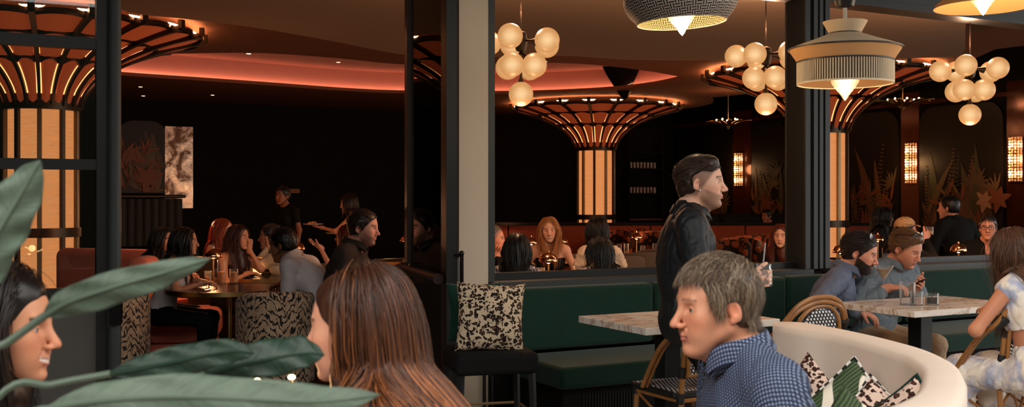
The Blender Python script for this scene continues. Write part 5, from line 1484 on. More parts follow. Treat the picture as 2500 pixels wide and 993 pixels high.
def bistro_chair(label,loc,rz):
    r=thing('bistro_chair',label,'chair',loc,rz,'rattan bistro chairs on the terrace')
    # legs
    for s in (-1,1):
        b=MB(); b.tube([(s*.205,.20,0),(s*.195,.185,.44)],[.014,.016],10); b.build('leg',M_RATTAN,r)
        b=MB(); b.tube([(s*.185,-.235,0),(s*.182,-.205,.44),(s*.178,-.235,.70)],[.014,.016,.015],10); b.build('leg',M_RATTAN,r)
    # seat
    def sp(u,v):
        x=(u-.5)*.42; y=-.20+.41*v; k=min(u,1-u)*8; z=.462-.012*math.sin(PI*u)*math.sin(PI*v)-.010*max(0,1-min(min(u,1-u),min(v,1-v))*10); return (x,y,z)
    weave_panel('seat',sp,18,18,M_WEAVE,r,.024,.018)
    b=MB(); b.box((0,.213,.445),(.42,.022,.034),bev=.008); b.box((0,-.203,.445),(.42,.022,.034),bev=.008); b.box((.212,.0,.445),(.022,.40,.034),bev=.008); b.box((-.212,0,.445),(.022,.40,.034),bev=.008); b.build('seat_edge',M_WRAP,r)
    b=MB(); b.tube([(-.2,.2,.415),(.2,.2,.415),(.19,-.21,.415),(-.19,-.21,.415)],.0125,8,closed=True); b.build('seat_frame',M_RATTAN,r)
    # outer double hoop: front of the seat side, up and over the back
    def hoop(off,rad):
        P0=[(-.225-off,.05,.46),(-.235-off,-.03,.57),(-.235-off,-.13,.70),(-.225-off*.8,-.235,.79),(-.15,-.29,.895+off),(0,-.305,.935+off),(.15,-.29,.895+off),(.225+off*.8,-.235,.79),(.235+off,-.13,.70),(.235+off,-.03,.57),(.225+off,.05,.46)]
        b=MB(); b.tube(spline(P0,60),rad,10); b.build('hoop',M_RATTAN,r)
    hoop(0,.0135); hoop(.027,.0135)
    # inner arch and woven back
    P1=[(-.165,-.245,.55),(-.168,-.262,.72),(-.145,-.282,.83),(-.08,-.295,.895),(0,-.298,.91),(.08,-.295,.895),(.145,-.282,.83),(.168,-.262,.72),(.165,-.245,.55)]
    b=MB(); b.tube(spline(P1,50),.0115,10); b.build('back_frame',M_RATTAN,r)
    b=MB(); b.tube([(-.175,-.243,.555),(.175,-.243,.555)],.012,10); b.build('cross_rail',M_RATTAN,r)
    def bp(u,v):
        g=u*2-1; top=.56+.335*math.sqrt(max(0,1-abs(g)**2.6)); z=.56+(top-.56)*v; x=g*.158; y=-.246-.055*((z-.56)/.34); return (x,y,z)
    weave_panel('woven_back',bp,22,16,M_WEAVE,r,.021,.010,lambda p:(p[0]/.024+p[2]/.06,p[2]/.0185))
    for s in (-1,1):
        for (p,q,rr) in (((s*.226,-.215,.765),(s*.205,-.262,.825),.034),((s*.184,-.215,.54),(s*.180,-.222,.60),.021),((s*.19,-.205,.40),(s*.184,-.207,.455),.022),((s*.198,.19,.395),(s*.196,.187,.44),.020),((s*.187,-.22,.20),(s*.186,-.217,.24),.020)):
            b=MB(); b.tube([p,q],rr,10); b.build('cane_wrap',M_WRAP,r)
    for a,c in (((-.2,.195,.21),(-.187,-.22,.21)),((.2,.195,.21),(.187,-.22,.21)),((-.187,-.22,.22),(.187,-.22,.22)),((-.2,.195,.24),(.2,.195,.24))):
        b=MB(); b.tube([a,c],.010,8); b.build('stretcher',M_RATTAN,r)
    for s in (-1,1):
        b=MB(); b.tube(spline([(s*.187,-.22,.23),(s*.14,-.215,.34),(s*.06,-.212,.36),(0,-.21,.25)],14),.008,8); b.build('brace',M_RATTAN,r)
        b=MB(); b.tube([(s*.19,-.21,.22),(s*.196,.17,.40)],.008,8); b.build('brace',M_RATTAN,r)
    return r
ch=bistro_chair('rattan bistro chair tucked under the left end of the empty marble table',(.97,5.98,0),ROTB)
dup(ch,(1.56,6.12,0),ROTB,'rattan bistro chair whose arched woven back rises behind the curved plaster booth')
dup(ch,(2.86,6.42,0),ROTB+.06,'rattan bistro chair in which the woman in tie-dye sits')
# --- curved plaster booth
out=[(1886,783),(1954,782),(2024,793),(2095,807),(2165,823),(2259,849),(2329,882),(2355,910),(2361,938),(2345,985),(2290,1040),(2200,1090),(2050,1130),(1900,1150)]
inn=[(1886,792),(1954,805),(2024,816),(2095,833),(2165,853),(2212,870),(2245,896),(2246,925),(2235,948),(2212,964),(2142,989),(2040,1010),(1960,1025),(1850,1040)]
ZR=.86
O=spline([tuple(U(a,b_,ZR)) for a,b_ in out],70)[:,:2]; I=spline([tuple(U(a,b_,ZR)) for a,b_ in inn],70)[:,:2]
r=thing('curved_booth','curved booth with a thick cream plaster back wrapping around the man in navy','booth',(float(O[:,0].mean()),float(O[:,1].mean()),0)); c0=np.array([r.location.x,r.location.y])
O-=c0; I-=c0; n=len(O); rows=[]
for f_o,z in ((1,0),(1,ZR-.03),(.93,ZR-.006),(.80,ZR),(.22,ZR),(.08,ZR-.008),(0,ZR-.035),(0,0)):
    p=I+(O-I)*f_o; rows.append(np.concatenate([p,np.full((n,1),z)],1))
G=np.stack(rows,1); b=MB(); b.grid(G); k=G.shape[1]
for e,fl in ((0,True),(-1,False)):
    f=list(range(k)); b.add(G[e],[f if fl else f[::-1]])
b.build('curved_back',M_BOOTH,r,auto=50,recalc=True)
Cn=I.mean(0); seat=Cn+(I-Cn)*1.0; s2=I+(Cn-I)/np.linalg.norm(Cn-I,axis=1,keepdims=True)*.52
rows=[np.concatenate([I,np.full((n,1),.40)],1),np.concatenate([I*.5+s2*.5,np.full((n,1),.42)],1),np.concatenate([s2,np.full((n,1),.41)],1),np.concatenate([s2,np.full((n,1),.0)],1)]
b=MB(); b.grid(np.stack(rows,1)); b.build('seat',M_BOOTH,r,recalc=True)
# cushions in the booth
def m_leaf():
    m=mat('banana_leaf_print',srgb(222,210,190),.8); t=NT(m); o=t.obj(); nz=t.noise(t.mapping(o,(1,1,1)),5,2)
    w=t.n('ShaderNodeTexWave',wave_type='BANDS',bands_direction='DIAGONAL'); w.inputs['Scale'].default_value=3.0; w.inputs['Distortion'].default_value=4; w.inputs['Detail'].default_value=1; t.l(o,w.inputs[0])
    w2=t.n('ShaderNodeTexWave',wave_type='BANDS',bands_direction='X'); w2.inputs['Scale'].default_value=24; w2.inputs['Distortion'].default_value=2.5; t.l(o,w2.inputs[0])
    g=t.mix(w2.outputs['Fac'],srgb(28,44,26),srgb(76,94,56)); f=t.ramp(w.outputs['Fac'],[(0,1.0),(.72,1.0),(.80,0.0),(1,0.0)]); t.set('Base Color',t.mix(f,srgb(226,214,196),g)); return m
M_LEAFP=m_leaf(); M_STRIPEPIPE=m_check('black_white_piping',(.01,.01,.01),srgb(220,214,205),40)
def cush(px,py,d,rx,ry,rzz,m,lb_,size=.45,pip=None):
    return pillow('cushion',lb_,P(px,py,d),(R(rx),R(ry),R(rzz)),m,size,.15,'cushions inside the curved booth',piping=pip)
cush(1925,1040,4.85,78,20,10,M_LEOPB,'leopard-print cushion mostly behind the shoulder of the man in navy')
cush(1978,1035,4.6,80,38,-52,M_LEOPB,'leopard-print cushion standing upright just right of the man in navy',.44)
cush(2072,1058,4.4,70,48,-30,M_LEAFP,'green banana-leaf cushion with striped piping, its corner pointing up',.45,M_STRIPEPIPE)
cush(2150,1098,4.15,62,40,-20,M_LEOPB,'brown leopard-print cushion leaning right of the banana-leaf one',.42,M_STRIPEPIPE)
cush(2212,1062,3.9,75,50,-60,M_LEOPB,'leopard cushion with a dark green corner at the booth bend',.32,M_GREEN)
cush(2092,1110,3.55,60,40,-10,M_LEAFP,'dark leaf-print cushion whose tip just shows at the bottom edge',.34)
# --- black stool with the big leopard cushion
q=P(1195,850,6.05); ztop=q.z
r=thing('bar_stool','black upholstered stool with slim legs in front of the cream pier','stool',(q.x,q.y,0),ROTB-.25)
bb=MB(); bb.box((0,0,ztop-.06),(.47,.44,.12)); o=bb.build('seat',M_BLACKCLOTH,r,auto=50); md=o.modifiers.new('b','BEVEL'); md.width=.03; md.segments=3
for sx in (-1,1):
    for sy in (-1,1):
        bb=MB(); bb.tube([(sx*.20,sy*.18,ztop-.10),(sx*.22,sy*.20,0)],[.022,.016],4); bb.build('leg',M_FRAME,r,smooth=False)
bb=MB(); bb.tube([(-.215,-.195,.30),(.215,-.195,.30),(.215,.195,.30),(-.215,.195,.30)],.008,8,closed=True); bb.build('foot_rail',M_BRASSDULL,r)
pl=pillow('cushion','large black and cream leopard-print cushion on the black stool',P(1197,775,6.02),(R(80),R(3),ROTB-.30),M_LEOP,.40,.15)
pillow('cushion','dark green cushion just showing behind the leopard cushion on the stool',P(1160,760,6.22),(R(84),R(0),ROTB-.2),M_GREEN,.34,.10)

# --- inside furniture
def tub_chair(name,label,loc,rz,m,rad=.34,h=.78,seat=.45,open_=.95,th=.09,group=None,cat='chair',legs=True):
    r=thing(name,label,cat,loc,rz,group)
    n=36; rows=[]
    A=np.linspace(PI/2+open_,PI/2-open_+2*PI,n)
    G=np.zeros((n,9,3))
    for i,a in enumerate(A):
        g=abs(((a-1.5*PI)))/(PI-open_); hh=h-.12*g**3
        for j,(dr,z) in enumerate(((0,.10),(0,hh-.04),(-.01,hh-.012),(-th*.5,hh),(-th+.01,hh-.012),(-th,hh-.04),(-th,seat-.05),(-th,.10),(0,.10))):
            R_=rad+dr+.03*math.sin(min(z/h,1)*PI*.5)*0; G[i,j]=(R_*math.cos(a),R_*math.sin(a),z)
    b=MB(); b.grid(G); b.add(G[0],[list(range(8))]); b.add(G[-1],[list(range(8))[::-1]]); b.build('back_shell',m,r,auto=60,recalc=True)
    b=MB(); b.lathe([(0,seat-.16),(rad-th,seat-.16),(rad-th,seat-.02),(rad-th-.03,seat),(0,seat+.005)],32); b.build('seat',m,r)
    b=MB(); b.lathe([(0,.06),(rad-th-.02,.06),(rad-th-.02,seat-.17),(0,seat-.17)],32); b.build('skirt',m,r)
    for k in range(4):
        a=PI/4+k*PI/2; b=MB(); b.tube([(rad*.7*math.cos(a),rad*.7*math.sin(a),.10),(rad*.7*math.cos(a),rad*.7*math.sin(a),0)],.015,8); b.build('leg',M_BRONZE,r)
    return r
def XY(px,d,z=0): v=P(px,485,d); return Vector((v.x,v.y,z))
tg='tiger-print tub chairs'
t1=tub_chair('tub_chair','tiger-print tub chair showing beside the rounded door stile',XY(268,8.3),R(20),M_TIGER,.30,.80,.44,group=tg)
dup(t1,XY(672,8.25),R(25),'tiger-print tub chair holding the man in the white polo')
tp=tub_chair('tub_chair','taupe tub chair to the left of the man in the dark shirt',XY(800,10.2),R(-10),M_TAUPE,.36,.90,.45,group='taupe tub chairs')
dup(tp,XY(950,8.3),R(20),'taupe tub chair between the dark-shirted man and the open door leaf')
dup(tp,XY(1492,11.4),R(10),'taupe tub chair, leftmost of three behind the black-haired woman\'s shoulder')
dup(tp,XY(1553,12.2),R(20),'taupe tub chair, middle of three behind the window sill')
dup(tp,XY(1618,13.0),R(5),'taupe tub chair right beside the waiter\'s back')
dup(tp,XY(545,11.2),R(-60),'taupe tub chair in which the red-haired woman sits')
b=MB()
r=thing('coral_bench','coral velvet bench with a tall rounded back, under the woman in the white top','bench',XY(452,9.75),R(-80))
for nm,c,s_ in (('back',(0,-.34,.52),(.90,.20,.92)),('seat',(0,.02,.36),(.90,.58,.26)),('plinth',(0,.0,.115),(.86,.56,.22))):
    bb=MB(); bb.box(c,s_); o=bb.build(nm,M_CORAL,r,auto=50); md=o.modifiers.new('b','BEVEL'); md.width=.07; md.segments=4
r=thing('coral_bench','low coral bench arm behind the woman with wavy dark hair','bench',XY(300,11.3),R(-20))
for nm,c,s_ in (('back',(0,-.2,.55),(1.3,.22,.86)),('seat',(0,.15,.28),(1.3,.6,.3))):
    bb=MB(); bb.box(c,s_); o=bb.build(nm,M_CORAL,r,auto=50); md=o.modifiers.new('b','BEVEL'); md.width=.09; md.segments=4
# bench seen through the glass door leaf and long rust bench by the middle column
r=thing('rust_bench','rust-brown leather bench seen through the folded glass door','bench',XY(1075,10.2),ROTB)
for nm,c,s_ in (('seat',(0,0,.40),(.9,.5,.20)),('base',(0,.02,.15),(.86,.46,.28))):
    bb=MB(); bb.box(c,s_); o=bb.build(nm,M_RUST,r,auto=50); md=o.modifiers.new('b','BEVEL'); md.width=.02; md.segments=3
r=thing('rust_bench','long rust-brown bench with panelled back beneath the middle column','bench',XY(1480,19.2),R(0))
for k in range(9):
    bb=MB(); bb.box((-2.2+k*.86,.15,.74),(.84,.12,.56)); o=bb.build('back_panel',M_RUST,r,auto=50); md=o.modifiers.new('b','BEVEL'); md.width=.02; md.segments=2
bb=MB(); bb.box((1.2,.15,1.04),(7.8,.16,.05)); bb.build('top_rail',M_BLACKWALL,r,smooth=False)
bb=MB(); bb.box((1.2,-.1,.3),(7.7,.6,.3)); bb.build('seat',M_RUST,r,smooth=False)
r=thing('black_booth','black high-backed booth in front of the mural, seen past the waiter','bench',XY(1800,20.5),ROTB-.2)
for k in range(3):
    bb=MB(); bb.box((-.9+k*.9,0,.72),(.92,.5,1.0)); o=bb.build('back',M_BLACKCLOTH,r,auto=50); md=o.modifiers.new('b','BEVEL'); md.width=.15; md.segments=4
bb=MB(); bb.box((0,-.35,.25),(2.7,.6,.4)); bb.build('seat',M_BLACKCLOTH,r,smooth=False)
# leaf-print cushions / striped chairs near the red-haired woman
rr=random.Random(3)
M_PALMP=m_leopard('palm_print',9,srgb(34,24,18),srgb(120,62,36),srgb(150,84,50))
for i,(px,d) in enumerate([(1500,17.6),(1545,18.3),(1590,17.0),(1775,13.4),(1805,14.2),(1838,15.0),(1868,15.8)]):
    lab=['in front of the rust bench, leftmost beyond the black-haired woman','in front of the rust bench, second','in front of the rust bench beside the waiter\'s back','right of the waiter\'s collar, leftmost of the group of four','second of the four right of the waiter','third of the four right of the waiter, behind the straw','beside the red-haired woman in black'][i]
    if i==0: pc=tub_chair('tub_chair','palm-print tub chair '+lab,XY(px,d),R(170),M_PALMP,.30,.98,.46,group='palm-print chairs by the far tables')
    else: dup(pc,XY(px,d),R(170+rr.uniform(-20,20)),'palm-print tub chair '+lab)

# ---------------------------------------------------------------- inside tables, lamps, glasses
M_DARKTOP=mat('dark_gloss_tabletop',(.018,.012,.009),.18)
def round_table(label,px,d,rad,z=.75,group='round tables inside'):
    r=thing('round_table',label,'table',XY(px,d),0,group)
    b=MB(); b.lathe([(0,z-.03),(rad-.004,z-.03),(rad-.004,z),(0,z)],48); b.build('tabletop',M_DARKTOP,r)
    b=MB(); b.lathe([(rad-.004,z-.034),(rad+.004,z-.034),(rad+.004,z+.003),(rad-.004,z+.003)],48); b.build('brass_edge',M_BRASS,r)
    b=MB(); b.tube([(0,0,.03),(0,0,z-.03)],.020,12); b.build('pole',M_BRASS,r); b=MB(); b.lathe([(0,0),(.24,0),(.24,.015),(.03,.03),(0,.03)],32); b.build('base',M_BRASS,r)
    return r
M_SHADE=mat('copper_lamp_shade',(.75,.36,.20),.16,1)
M_LAMPGLOW=glow('lamp_bulb_glow',(1,.50,.20),22)
LAMPN=[0]
def table_lamp(label,loc,first=[None],e=2.2):
    loc=Vector(loc); LAMPN[0]+=1
    if first[0] is not None:
        o=dup(first[0],loc,0,label); return o
    r=thing('table_lamp',label,'table lamp',loc,0,'small mushroom table lamps')
    b=MB(); b.lathe([(0,0),(.045,0),(.045,.008),(.008,.016),(.007,.235),(0,.24)],20); b.build('stem',M_BRASS,r)
    b=MB(); b.lathe([(.078,.225),(.080,.235),(.074,.262),(.055,.288),(.028,.302),(.008,.306),(.006,.325),(.0,.328)],32); b.lathe([(.076,.225),(.070,.258),(.05,.282),(.0,.298)],32); sh_=b.build('shade',M_SHADE,r)
    b=MB(); b.sphere((0,0,.235),.020,12); b.build('bulb',M_LAMPGLOW,sh_)
    ptlight('lamp_light',r,(0,0,.205),5.5,(1,.42,.15),.025)
    first[0]=r; return r
def glass(name,label,loc,rad,h,fill=0,fm=None,cat='glass',wall=.0025,group=None,flutes=0,taper=1.0,straw=None):
    r=thing(name,label,cat,loc,0,group)
    n=36; b=MB(); pr=[(0,0),(rad*taper*.96,0),(rad*taper,.004),(rad,h),(rad-wall,h),(rad*taper-wall,.010),(0,.010)]
    b.lathe(pr,n)
    if flutes:
        V=b.v[0]; a=np.arctan2(V[:,1],V[:,0]); k=1+.035*np.cos(a*flutes)*(V[:,2]>.005)*(V[:,2]<h*.9); V[:,:2]*=k[:,None]
    b.build('glass_body',M_GLASS,r)
    if fill:
        b=MB(); rt=lambda z:(rad*taper+(rad-rad*taper)*z/h)-wall*1.2; b.lathe([(0,.011),(rt(.011),.011),(rt(h*fill),h*fill),(0,h*fill)],n); b.build('drink',fm or M_WATER,r)
    if straw:
        b=MB(); b.tube([(straw[0],0,.02),(straw[1],0,straw[2])],.003,6); b.build('straw',M_FRAME if len(straw)<4 else M_WHITE,r)
    return r
def martini(label,loc,H=.24,rad=.062,group=None):
    r=thing('cocktail_glass',label,'cocktail glass',loc,0,group)
    b=MB(); b.lathe([(0,0),(.042,0),(.042,.003),(.006,.010),(.004,.03),(.004,H-.105),(.010,H-.095),(.030,H-.055),(rad,H),(rad-.002,H),(.028,H-.052),(.006,H-.088),(0,H-.09)],36); b.build('glass_body',M_GLASS,r)
    b=MB(); b.lathe([(0,H-.086),(.0055,H-.085),(.027,H-.051),(rad*.74,H-.022),(0,H-.022)],32); b.build('drink',M_PALEDRINK,r); return r
def plate(label,loc,rad=.12,food=True,group=None):
    r=thing('plate',label,'plate',loc,0,group); b=MB(); b.lathe([(0,.002),(rad*.6,.002),(rad,.016),(rad,.020),(rad*.6,.008),(0,.008)],32); b.build('dish',M_WHITE,r)
    if food:
        rr=random.Random(int(loc[0]*100)); b=MB()
        for k in range(9): a=rr.random()*6.3; q=rr.random()*rad*.45; b.sphere((q*math.cos(a),q*math.sin(a),.018+rr.random()*.02),(.022,.018,.016),8)
        b.build('food',M_FOOD,r)
    return r
# drinks on the right marble table
ZT=.8025
def onT(px,py): return U(px,py,ZT)
martini('tall coupe-shaped cocktail in front of the bearded man in blue',onT(2158,737),.245,.066)
glass('water_glass','tall ribbed water glass, the taller of the overlapping pair on the marble table',onT(2216,744),.050,.150,0,None,flutes=0)
glass('water_glass','shorter clear glass half filled with water on the marble table',onT(2238,745),.040,.092,.72,M_WATER)
glass('tumbler','short tumbler of dark cola with a black straw on the marble table',onT(2276,744),.042,.078,.62,M_COLA,cat='glass',straw=(-.01,.018,.115))
# smartphone held by the second man is placed with him
# table by the left group
round_table('round brass-edged table between the coral chair and the tiger chair',560,9.0,.52)
zt=.752
def T(px,py,z=zt): return U(px,py,z)
table_lamp('copper mushroom lamp on the brass-edged table beside the tall carafe',T(521,690))
glass('carafe','tall ribbed glass carafe of water lit amber on the brass-edged table',T(541,692),.036,.21,.5,M_AMBER,cat='carafe')
glass('amber_tumbler','cut-glass tumbler of amber drink right of the carafe',T(571,691),.037,.125,.8,M_AMBER,flutes=8)
glass('small_glass','slim small glass left of the carafe',T(527,691),.018,.13,.4,M_AMBER)
glass('short_glass','short glass behind the carafe near the white-topped woman\'s hand',T(508,688),.03,.10,.5,M_AMBER)
# second table beyond with lantern bag, plates
round_table('round table of the man in the white polo and his companion',650,10.4,.50)
def T2(px,d,z=zt): return P(px,485,d)*1.0-Vector((0,0,CAM_Z-z))
table_lamp('copper mushroom lamp behind the polo man\'s head',T2(725,10.9))
glass('short_glass','short amber glass right of the lamp behind the polo man',T2(741,10.7),.035,.095,.5,M_AMBER)
b=MB(); r=thing('lantern','small glowing lantern box with a wire handle on the table','lantern',T2(628,10.4),0)
b.box((0,0,.06),(.07,.07,.11),bev=.008); b.build('box',glow('lantern_glow',(1,.5,.2),1.6),r); b=MB(); b.tube(spline([(-.035,0,.11),(-.09,0,.15),(-.06,0,.19),(.05,0,.17)],16),.005,6); b.build('handle',M_BRASS,r)
plate('small plate with food beside the glowing lantern',T2(608,10.3),.09)
# right part of the doorway
round_table('round table the dark-shirted man leans on',945,9.0,.42)
glass('short_glass','short amber glass on the table right of the dark-shirted man',T2(969,9.0),.036,.105,.55,M_AMBER)
plate('plate glowing in lamp light beside the door leaf',T2(990,9.1),.10)
round_table('far round table seen left of the door leaf',1000,13.0,.45)
table_lamp('copper mushroom lamp far behind, half hidden by the door stile',T2(992,12.9))
# first window
round_table('round table just inside the first window with napkin and lamp',1345,8.75,.50)
table_lamp('copper mushroom lamp in front of the smiling blonde woman',T2(1339,8.75))
glass('tumbler','clear tumbler with gold rim just behind the window sill',T2(1375,8.35),.036,.085,.3,M_WATER)
b=MB(); b.lathe([(.001,.125),(.03,.07),(.058,.0),(.0,.0)],4); o=b.build('napkin',M_NAPKIN,None,smooth=False); o.location=T2(1347,8.3); o.rotation_euler=(0,0,.5); tag(o,'folded pyramid napkin standing behind the window sill','napkin')
martini('martini glass before the white-ruffled diner',T2(1415,8.7),.20,.055)
glass('wine_glass','stemless wine glass left of the napkin',T2(1321,8.45),.036,.115,.35,M_AMBER)
glass('tall_glass','tall slim glass in front of the blonde woman\'s chest',T2(1322,8.95),.030,.17,.4,M_AMBER)
glass('short_glass','small glass left of the mushroom lamp near the window sill',T2(1304,8.55),.03,.08,.6,M_AMBER)
plate('dark dinner plate on the table before the blonde woman',T2(1362,9.0),.13)
# middle long table run
def rect_table(label,px,d,lx,ly,rz):
    r=thing('dining_table',label,'table',XY(px,d),rz,'dark dining tables'); b=MB(); b.box((0,0,.735),(lx,ly,.03),bev=.004); b.build('tabletop',M_DARKTOP,r,smooth=False); b=MB(); b.tube([(0,0,0),(0,0,.72)],.03,12); b.build('pole',M_BRONZE,r); b=MB(); b.box((0,0,.01),(.4,.4,.02)); b.build('base',M_BRONZE,r); return r
rect_table('dark dining table set with glasses beyond the three taupe chairs',1540,13.9,1.7,.75,R(8))
table_lamp('copper mushroom lamp beyond the taupe chairs, left of the waiter',T2(1554,14.0))
for i,(px,d,h,lb_) in enumerate([(1512,13.7,.17,'tall highball glass, leftmost on the table beyond the taupe chairs'),(1529,14.0,.16,'highball glass next to the leftmost one beyond the taupe chairs'),(1569,13.8,.14,'short highball glass right of the lamp beyond the taupe chairs'),(1599,13.8,.17,'tall highball glass next to the waiter\'s back')]):
    glass('highball_glass',lb_,T2(px,d),.030,h,.35,M_AMBER,group='glasses beyond the taupe chairs')
for i,(px,d) in enumerate([(1490,13.8),(1545,13.7),(1585,14.0)]):
    plate(['plate with food, leftmost beyond the taupe chairs','plate with food below the copper lamp beyond the taupe chairs','plate with food near the waiter\'s back'][i],T2(px,d),.11)
rect_table('dark dining table behind the blonde woman',1400,12.6,1.2,.7,0)
table_lamp('tiny copper lamp right of the blonde woman\'s hair',T2(1369,12.6)); glass('short_glass','amber glass between the blonde woman and the bobbed diner',T2(1401,12.3),.035,.11,.5,M_AMBER); plate('plate of food lit on the table between blonde woman and bobbed diner',T2(1393,12.2),.14)
rect_table('dark dining table at the left behind the gingham woman',1285,12.4,.9,.7,0); table_lamp('tiny copper lamp between the gingham woman and the blonde woman',T2(1297,12.3))
# right part of first window
rect_table('dark table with white napkins behind the waiter\'s jar',1795,12.2,1.3,.7,ROTB)
for px,lb_ in ((1775,'folded white napkin on the table left of the straw'),(1800,'folded white napkin on the table right behind the jar')):
    b=MB(); b.box((0,0,.012),(.20,.10,.022),bev=.008); o=b.build('napkin',M_NAPKIN,None); o.location=T2(px,12.0); o.rotation_euler=(0,0,.3); tag(o,lb_,'napkin')
glass('highball_glass','amber glass beside the waiter\'s tie on the far table',T2(1762,12.2),.03,.14,.5,M_AMBER)
# second window
rect_table('dark table behind the second window sill with lamps and glasses',2345,10.9,1.6,.6,ROTB)
table_lamp('copper mushroom lamp in the second window right of the stemless glass',T2(2340,10.5)+Vector((0,0,.0)))
glass('stemless_glass','stemless tumbler on the table behind the second sill',T2(2315,10.3),.045,.105,.4,M_WATER)
glass('highball_glass','tall amber glass beside the phone-reading man\'s ear',T2(2232,10.5),.028,.13,.6,M_AMBER)
rect_table('dark table left in the second window beside the cane column',2035,10.4,.6,.5,ROTB)
table_lamp('copper mushroom lamp beside the cane column above the bearded man',T2(2053,10.3)); glass('short_glass','amber glass between mullion and copper lamp',T2(2031,10.2),.035,.12,.6,M_AMBER)
rect_table('dark table of the dark-haired woman in the second window',2150,13.6,1.1,.7,ROTB); table_lamp('lit copper lamp in front of the dark-haired woman in profile',T2(2143,13.2))
glass('highball_glass','slim glass below the dark-haired woman in profile',T2(2160,12.9),.03,.13,.6,M_AMBER)
# bottles and glasses on the bar shelf
gi=[]
for z,n,lb_ in ((2.24,8,'small clear glass in the upper row of the back-bar shelf'),(1.64,8,'small clear glass in the lower row of the back-bar shelf')):
    for k in range(n):
        off=Vector((math.cos(ROTB),math.sin(ROTB),0))*(-.36+k*.10); loc=shelf_root.location+off+Vector((0,0,z))
        if not gi: g=MB(); g.lathe([(0,0),(.032,0),(.036,.14),(.033,.14),(.030,.008),(0,.008)],14); o=g.build('shelf_glass',mat('dim_shelf_glass',(.5,.42,.35),.1,trans=.5),None); gi.append(o); o.location=loc; tag(o,lb_,'glass','glasses on the back-bar shelf, '+('upper' if z>2 else 'lower')+' row')
        else: c=gi[0].copy(); COL.objects.link(c); c.location=loc; tag(c,lb_,'glass','glasses on the back-bar shelf, '+('upper' if z>2 else 'lower')+' row')

# ---------------------------------------------------------------- the people
SK_L=srgb(224,170,142); SK_M=srgb(200,140,108); SK_D=srgb(150,98,70); SK_R=srgb(214,150,124)
BLACKH=(.008,.006,.005); DBROWN=srgb(44,28,20); BROWN=srgb(84,58,38); BLOND=srgb(176,116,66); REDH=srgb(150,62,30)
SHAVE=None
def longhair(**k):
    d=dict(style='long',n=900,len=.46,thick=.010,rad=.0030,vol=.012,back=-.3,grav=.5,steps=12,hl=.25); d.update(k); return d
def shorthair(**k):
    d=dict(style='forward',n=350,len=.035,thick=.010,rad=.0024,vol=.008); d.update(k); return d
PANTS=dict(kind='pants',mat=M_JEANS,inf=.010)
PANTSB=dict(kind='pants',mat=M_BLACKCLOTH,inf=.010)
TAB=[((-.14,.34,.80),(.3,.9,-.1),(0,0,-1)),((.14,.34,.80),(-.3,.9,-.1),(0,0,-1))]
LAP=[((-.12,.26,.66),(.5,.8,-.2),(0,0,-1)),((.12,.26,.66),(-.5,.8,-.2),(0,0,-1))]
# ---- inside, left of the pier
far=dict(res=.013,hres=.0042,handres=.004)
at_px('woman with long dark wavy hair and bare shoulders beside the coral bench',398,587,9.9,-112,dict(far,female=True,sit=.45,skin=SK_M,haircol=BLACKH,hair=longhair(wave=.15,len=.36,part=.01),wear=[dict(kind='tank',mat=M_BLACKCLOTH,inf=.010,top=.80),PANTSB],arms=TAB,lean=6))
at_px('black-haired woman in a white top on the coral chair, arm on the table',452,590,9.05,-88,dict(far,female=True,sit=.5,skin=SK_M,haircol=BLACKH,hair=longhair(len=.34,wave=.12),wear=[dict(kind='tank',mat=M_WHITECLOTH,inf=.012,top=.84,name='top'),PANTSB],arms=[((-.05,.30,.80),(.3,.9,0),(0,0,-1)),((.17,.40,.80),(-.2,.9,0),(0,0,-1))],lean=14))
at_px('red-haired woman seated sideways with very long straight hair',545,562,11.2,-102,dict(far,female=True,sit=.45,skin=SK_L,haircol=REDH,hair=longhair(len=.62,n=520,part=.0),wear=[dict(kind='tank',mat=M_BLACKCLOTH,inf=.010,top=.70,straps=False),PANTSB],arms=TAB,lean=2))
at_px('woman in black with dark auburn hair and sunglasses on her head, hand at her chin',583,580,10.15,-110,dict(far,female=True,sit=.45,skin=SK_M,haircol=srgb(58,22,16),hair=longhair(len=.5,n=480,wave=.1),wear=[dict(kind='tank',mat=M_BLACKCLOTH,inf=.012,top=.80),PANTSB],arms=[((-.04,.24,1.02),(.1,.3,.9),(0,-1,.2),55,(-.5,.3,-1)),((.10,.33,.80),(-.4,.9,0),(0,0,-1))],lean=8,hoff=(0,.0,0)))
at_px('man with short greying hair in a cream shirt facing left, hands near his mouth',660,578,10.6,96,dict(far,sit=.45,skin=SK_M,haircol=srgb(60,50,42),fade=.5,hair=shorthair(len=.025),wear=[dict(kind='shirt',mat=M_OFFWHITE,inf=.012,collar=.03),PANTS],arms=[((-.03,.24,1.02),(.1,.5,.8),(0,-1,.2),60,(-.6,.2,-1)),((.05,.25,1.0),(-.1,.5,.8),(0,-1,.2),60,(.6,.2,-1))],lean=16))
at_px('man in a white polo with short black hair and tattooed arm, hunched over the table',690,598,8.55,76,dict(far,res=.010,sit=.46,skin=SK_D,haircol=BLACKH,fade=.8,hair=shorthair(len=.03,n=420,thick=.012),armtattoo=0,wear=[dict(kind='tshirt',mat=M_WHITECLOTH,inf=.014,collar=.032,sleeve=.40,fold=.006),PANTSB],arms=[((-.02,.42,.80),(.5,.8,0),(0,0,-1)),((.18,.38,.82),(-.4,.8,.2),(0,0,-1))],lean=26,hunch=22,head=(0,-12,0),size=1.05))
st,_=at_px('staff member in black standing in the dark doorway, arm hanging down',690,478,14.2,150,dict(far,skin=SK_D,haircol=BLACKH,hair=shorthair(),female=True,wear=[dict(kind='tshirt',mat=M_BLACKCLOTH,inf=.012,sleeve=.3),PANTSB],arms=[((-.22,.05,.80),(0,0,-1),(1,0,0)),((.20,.05,.82),(0,0,-1),(-1,0,0))],lean=2)),0
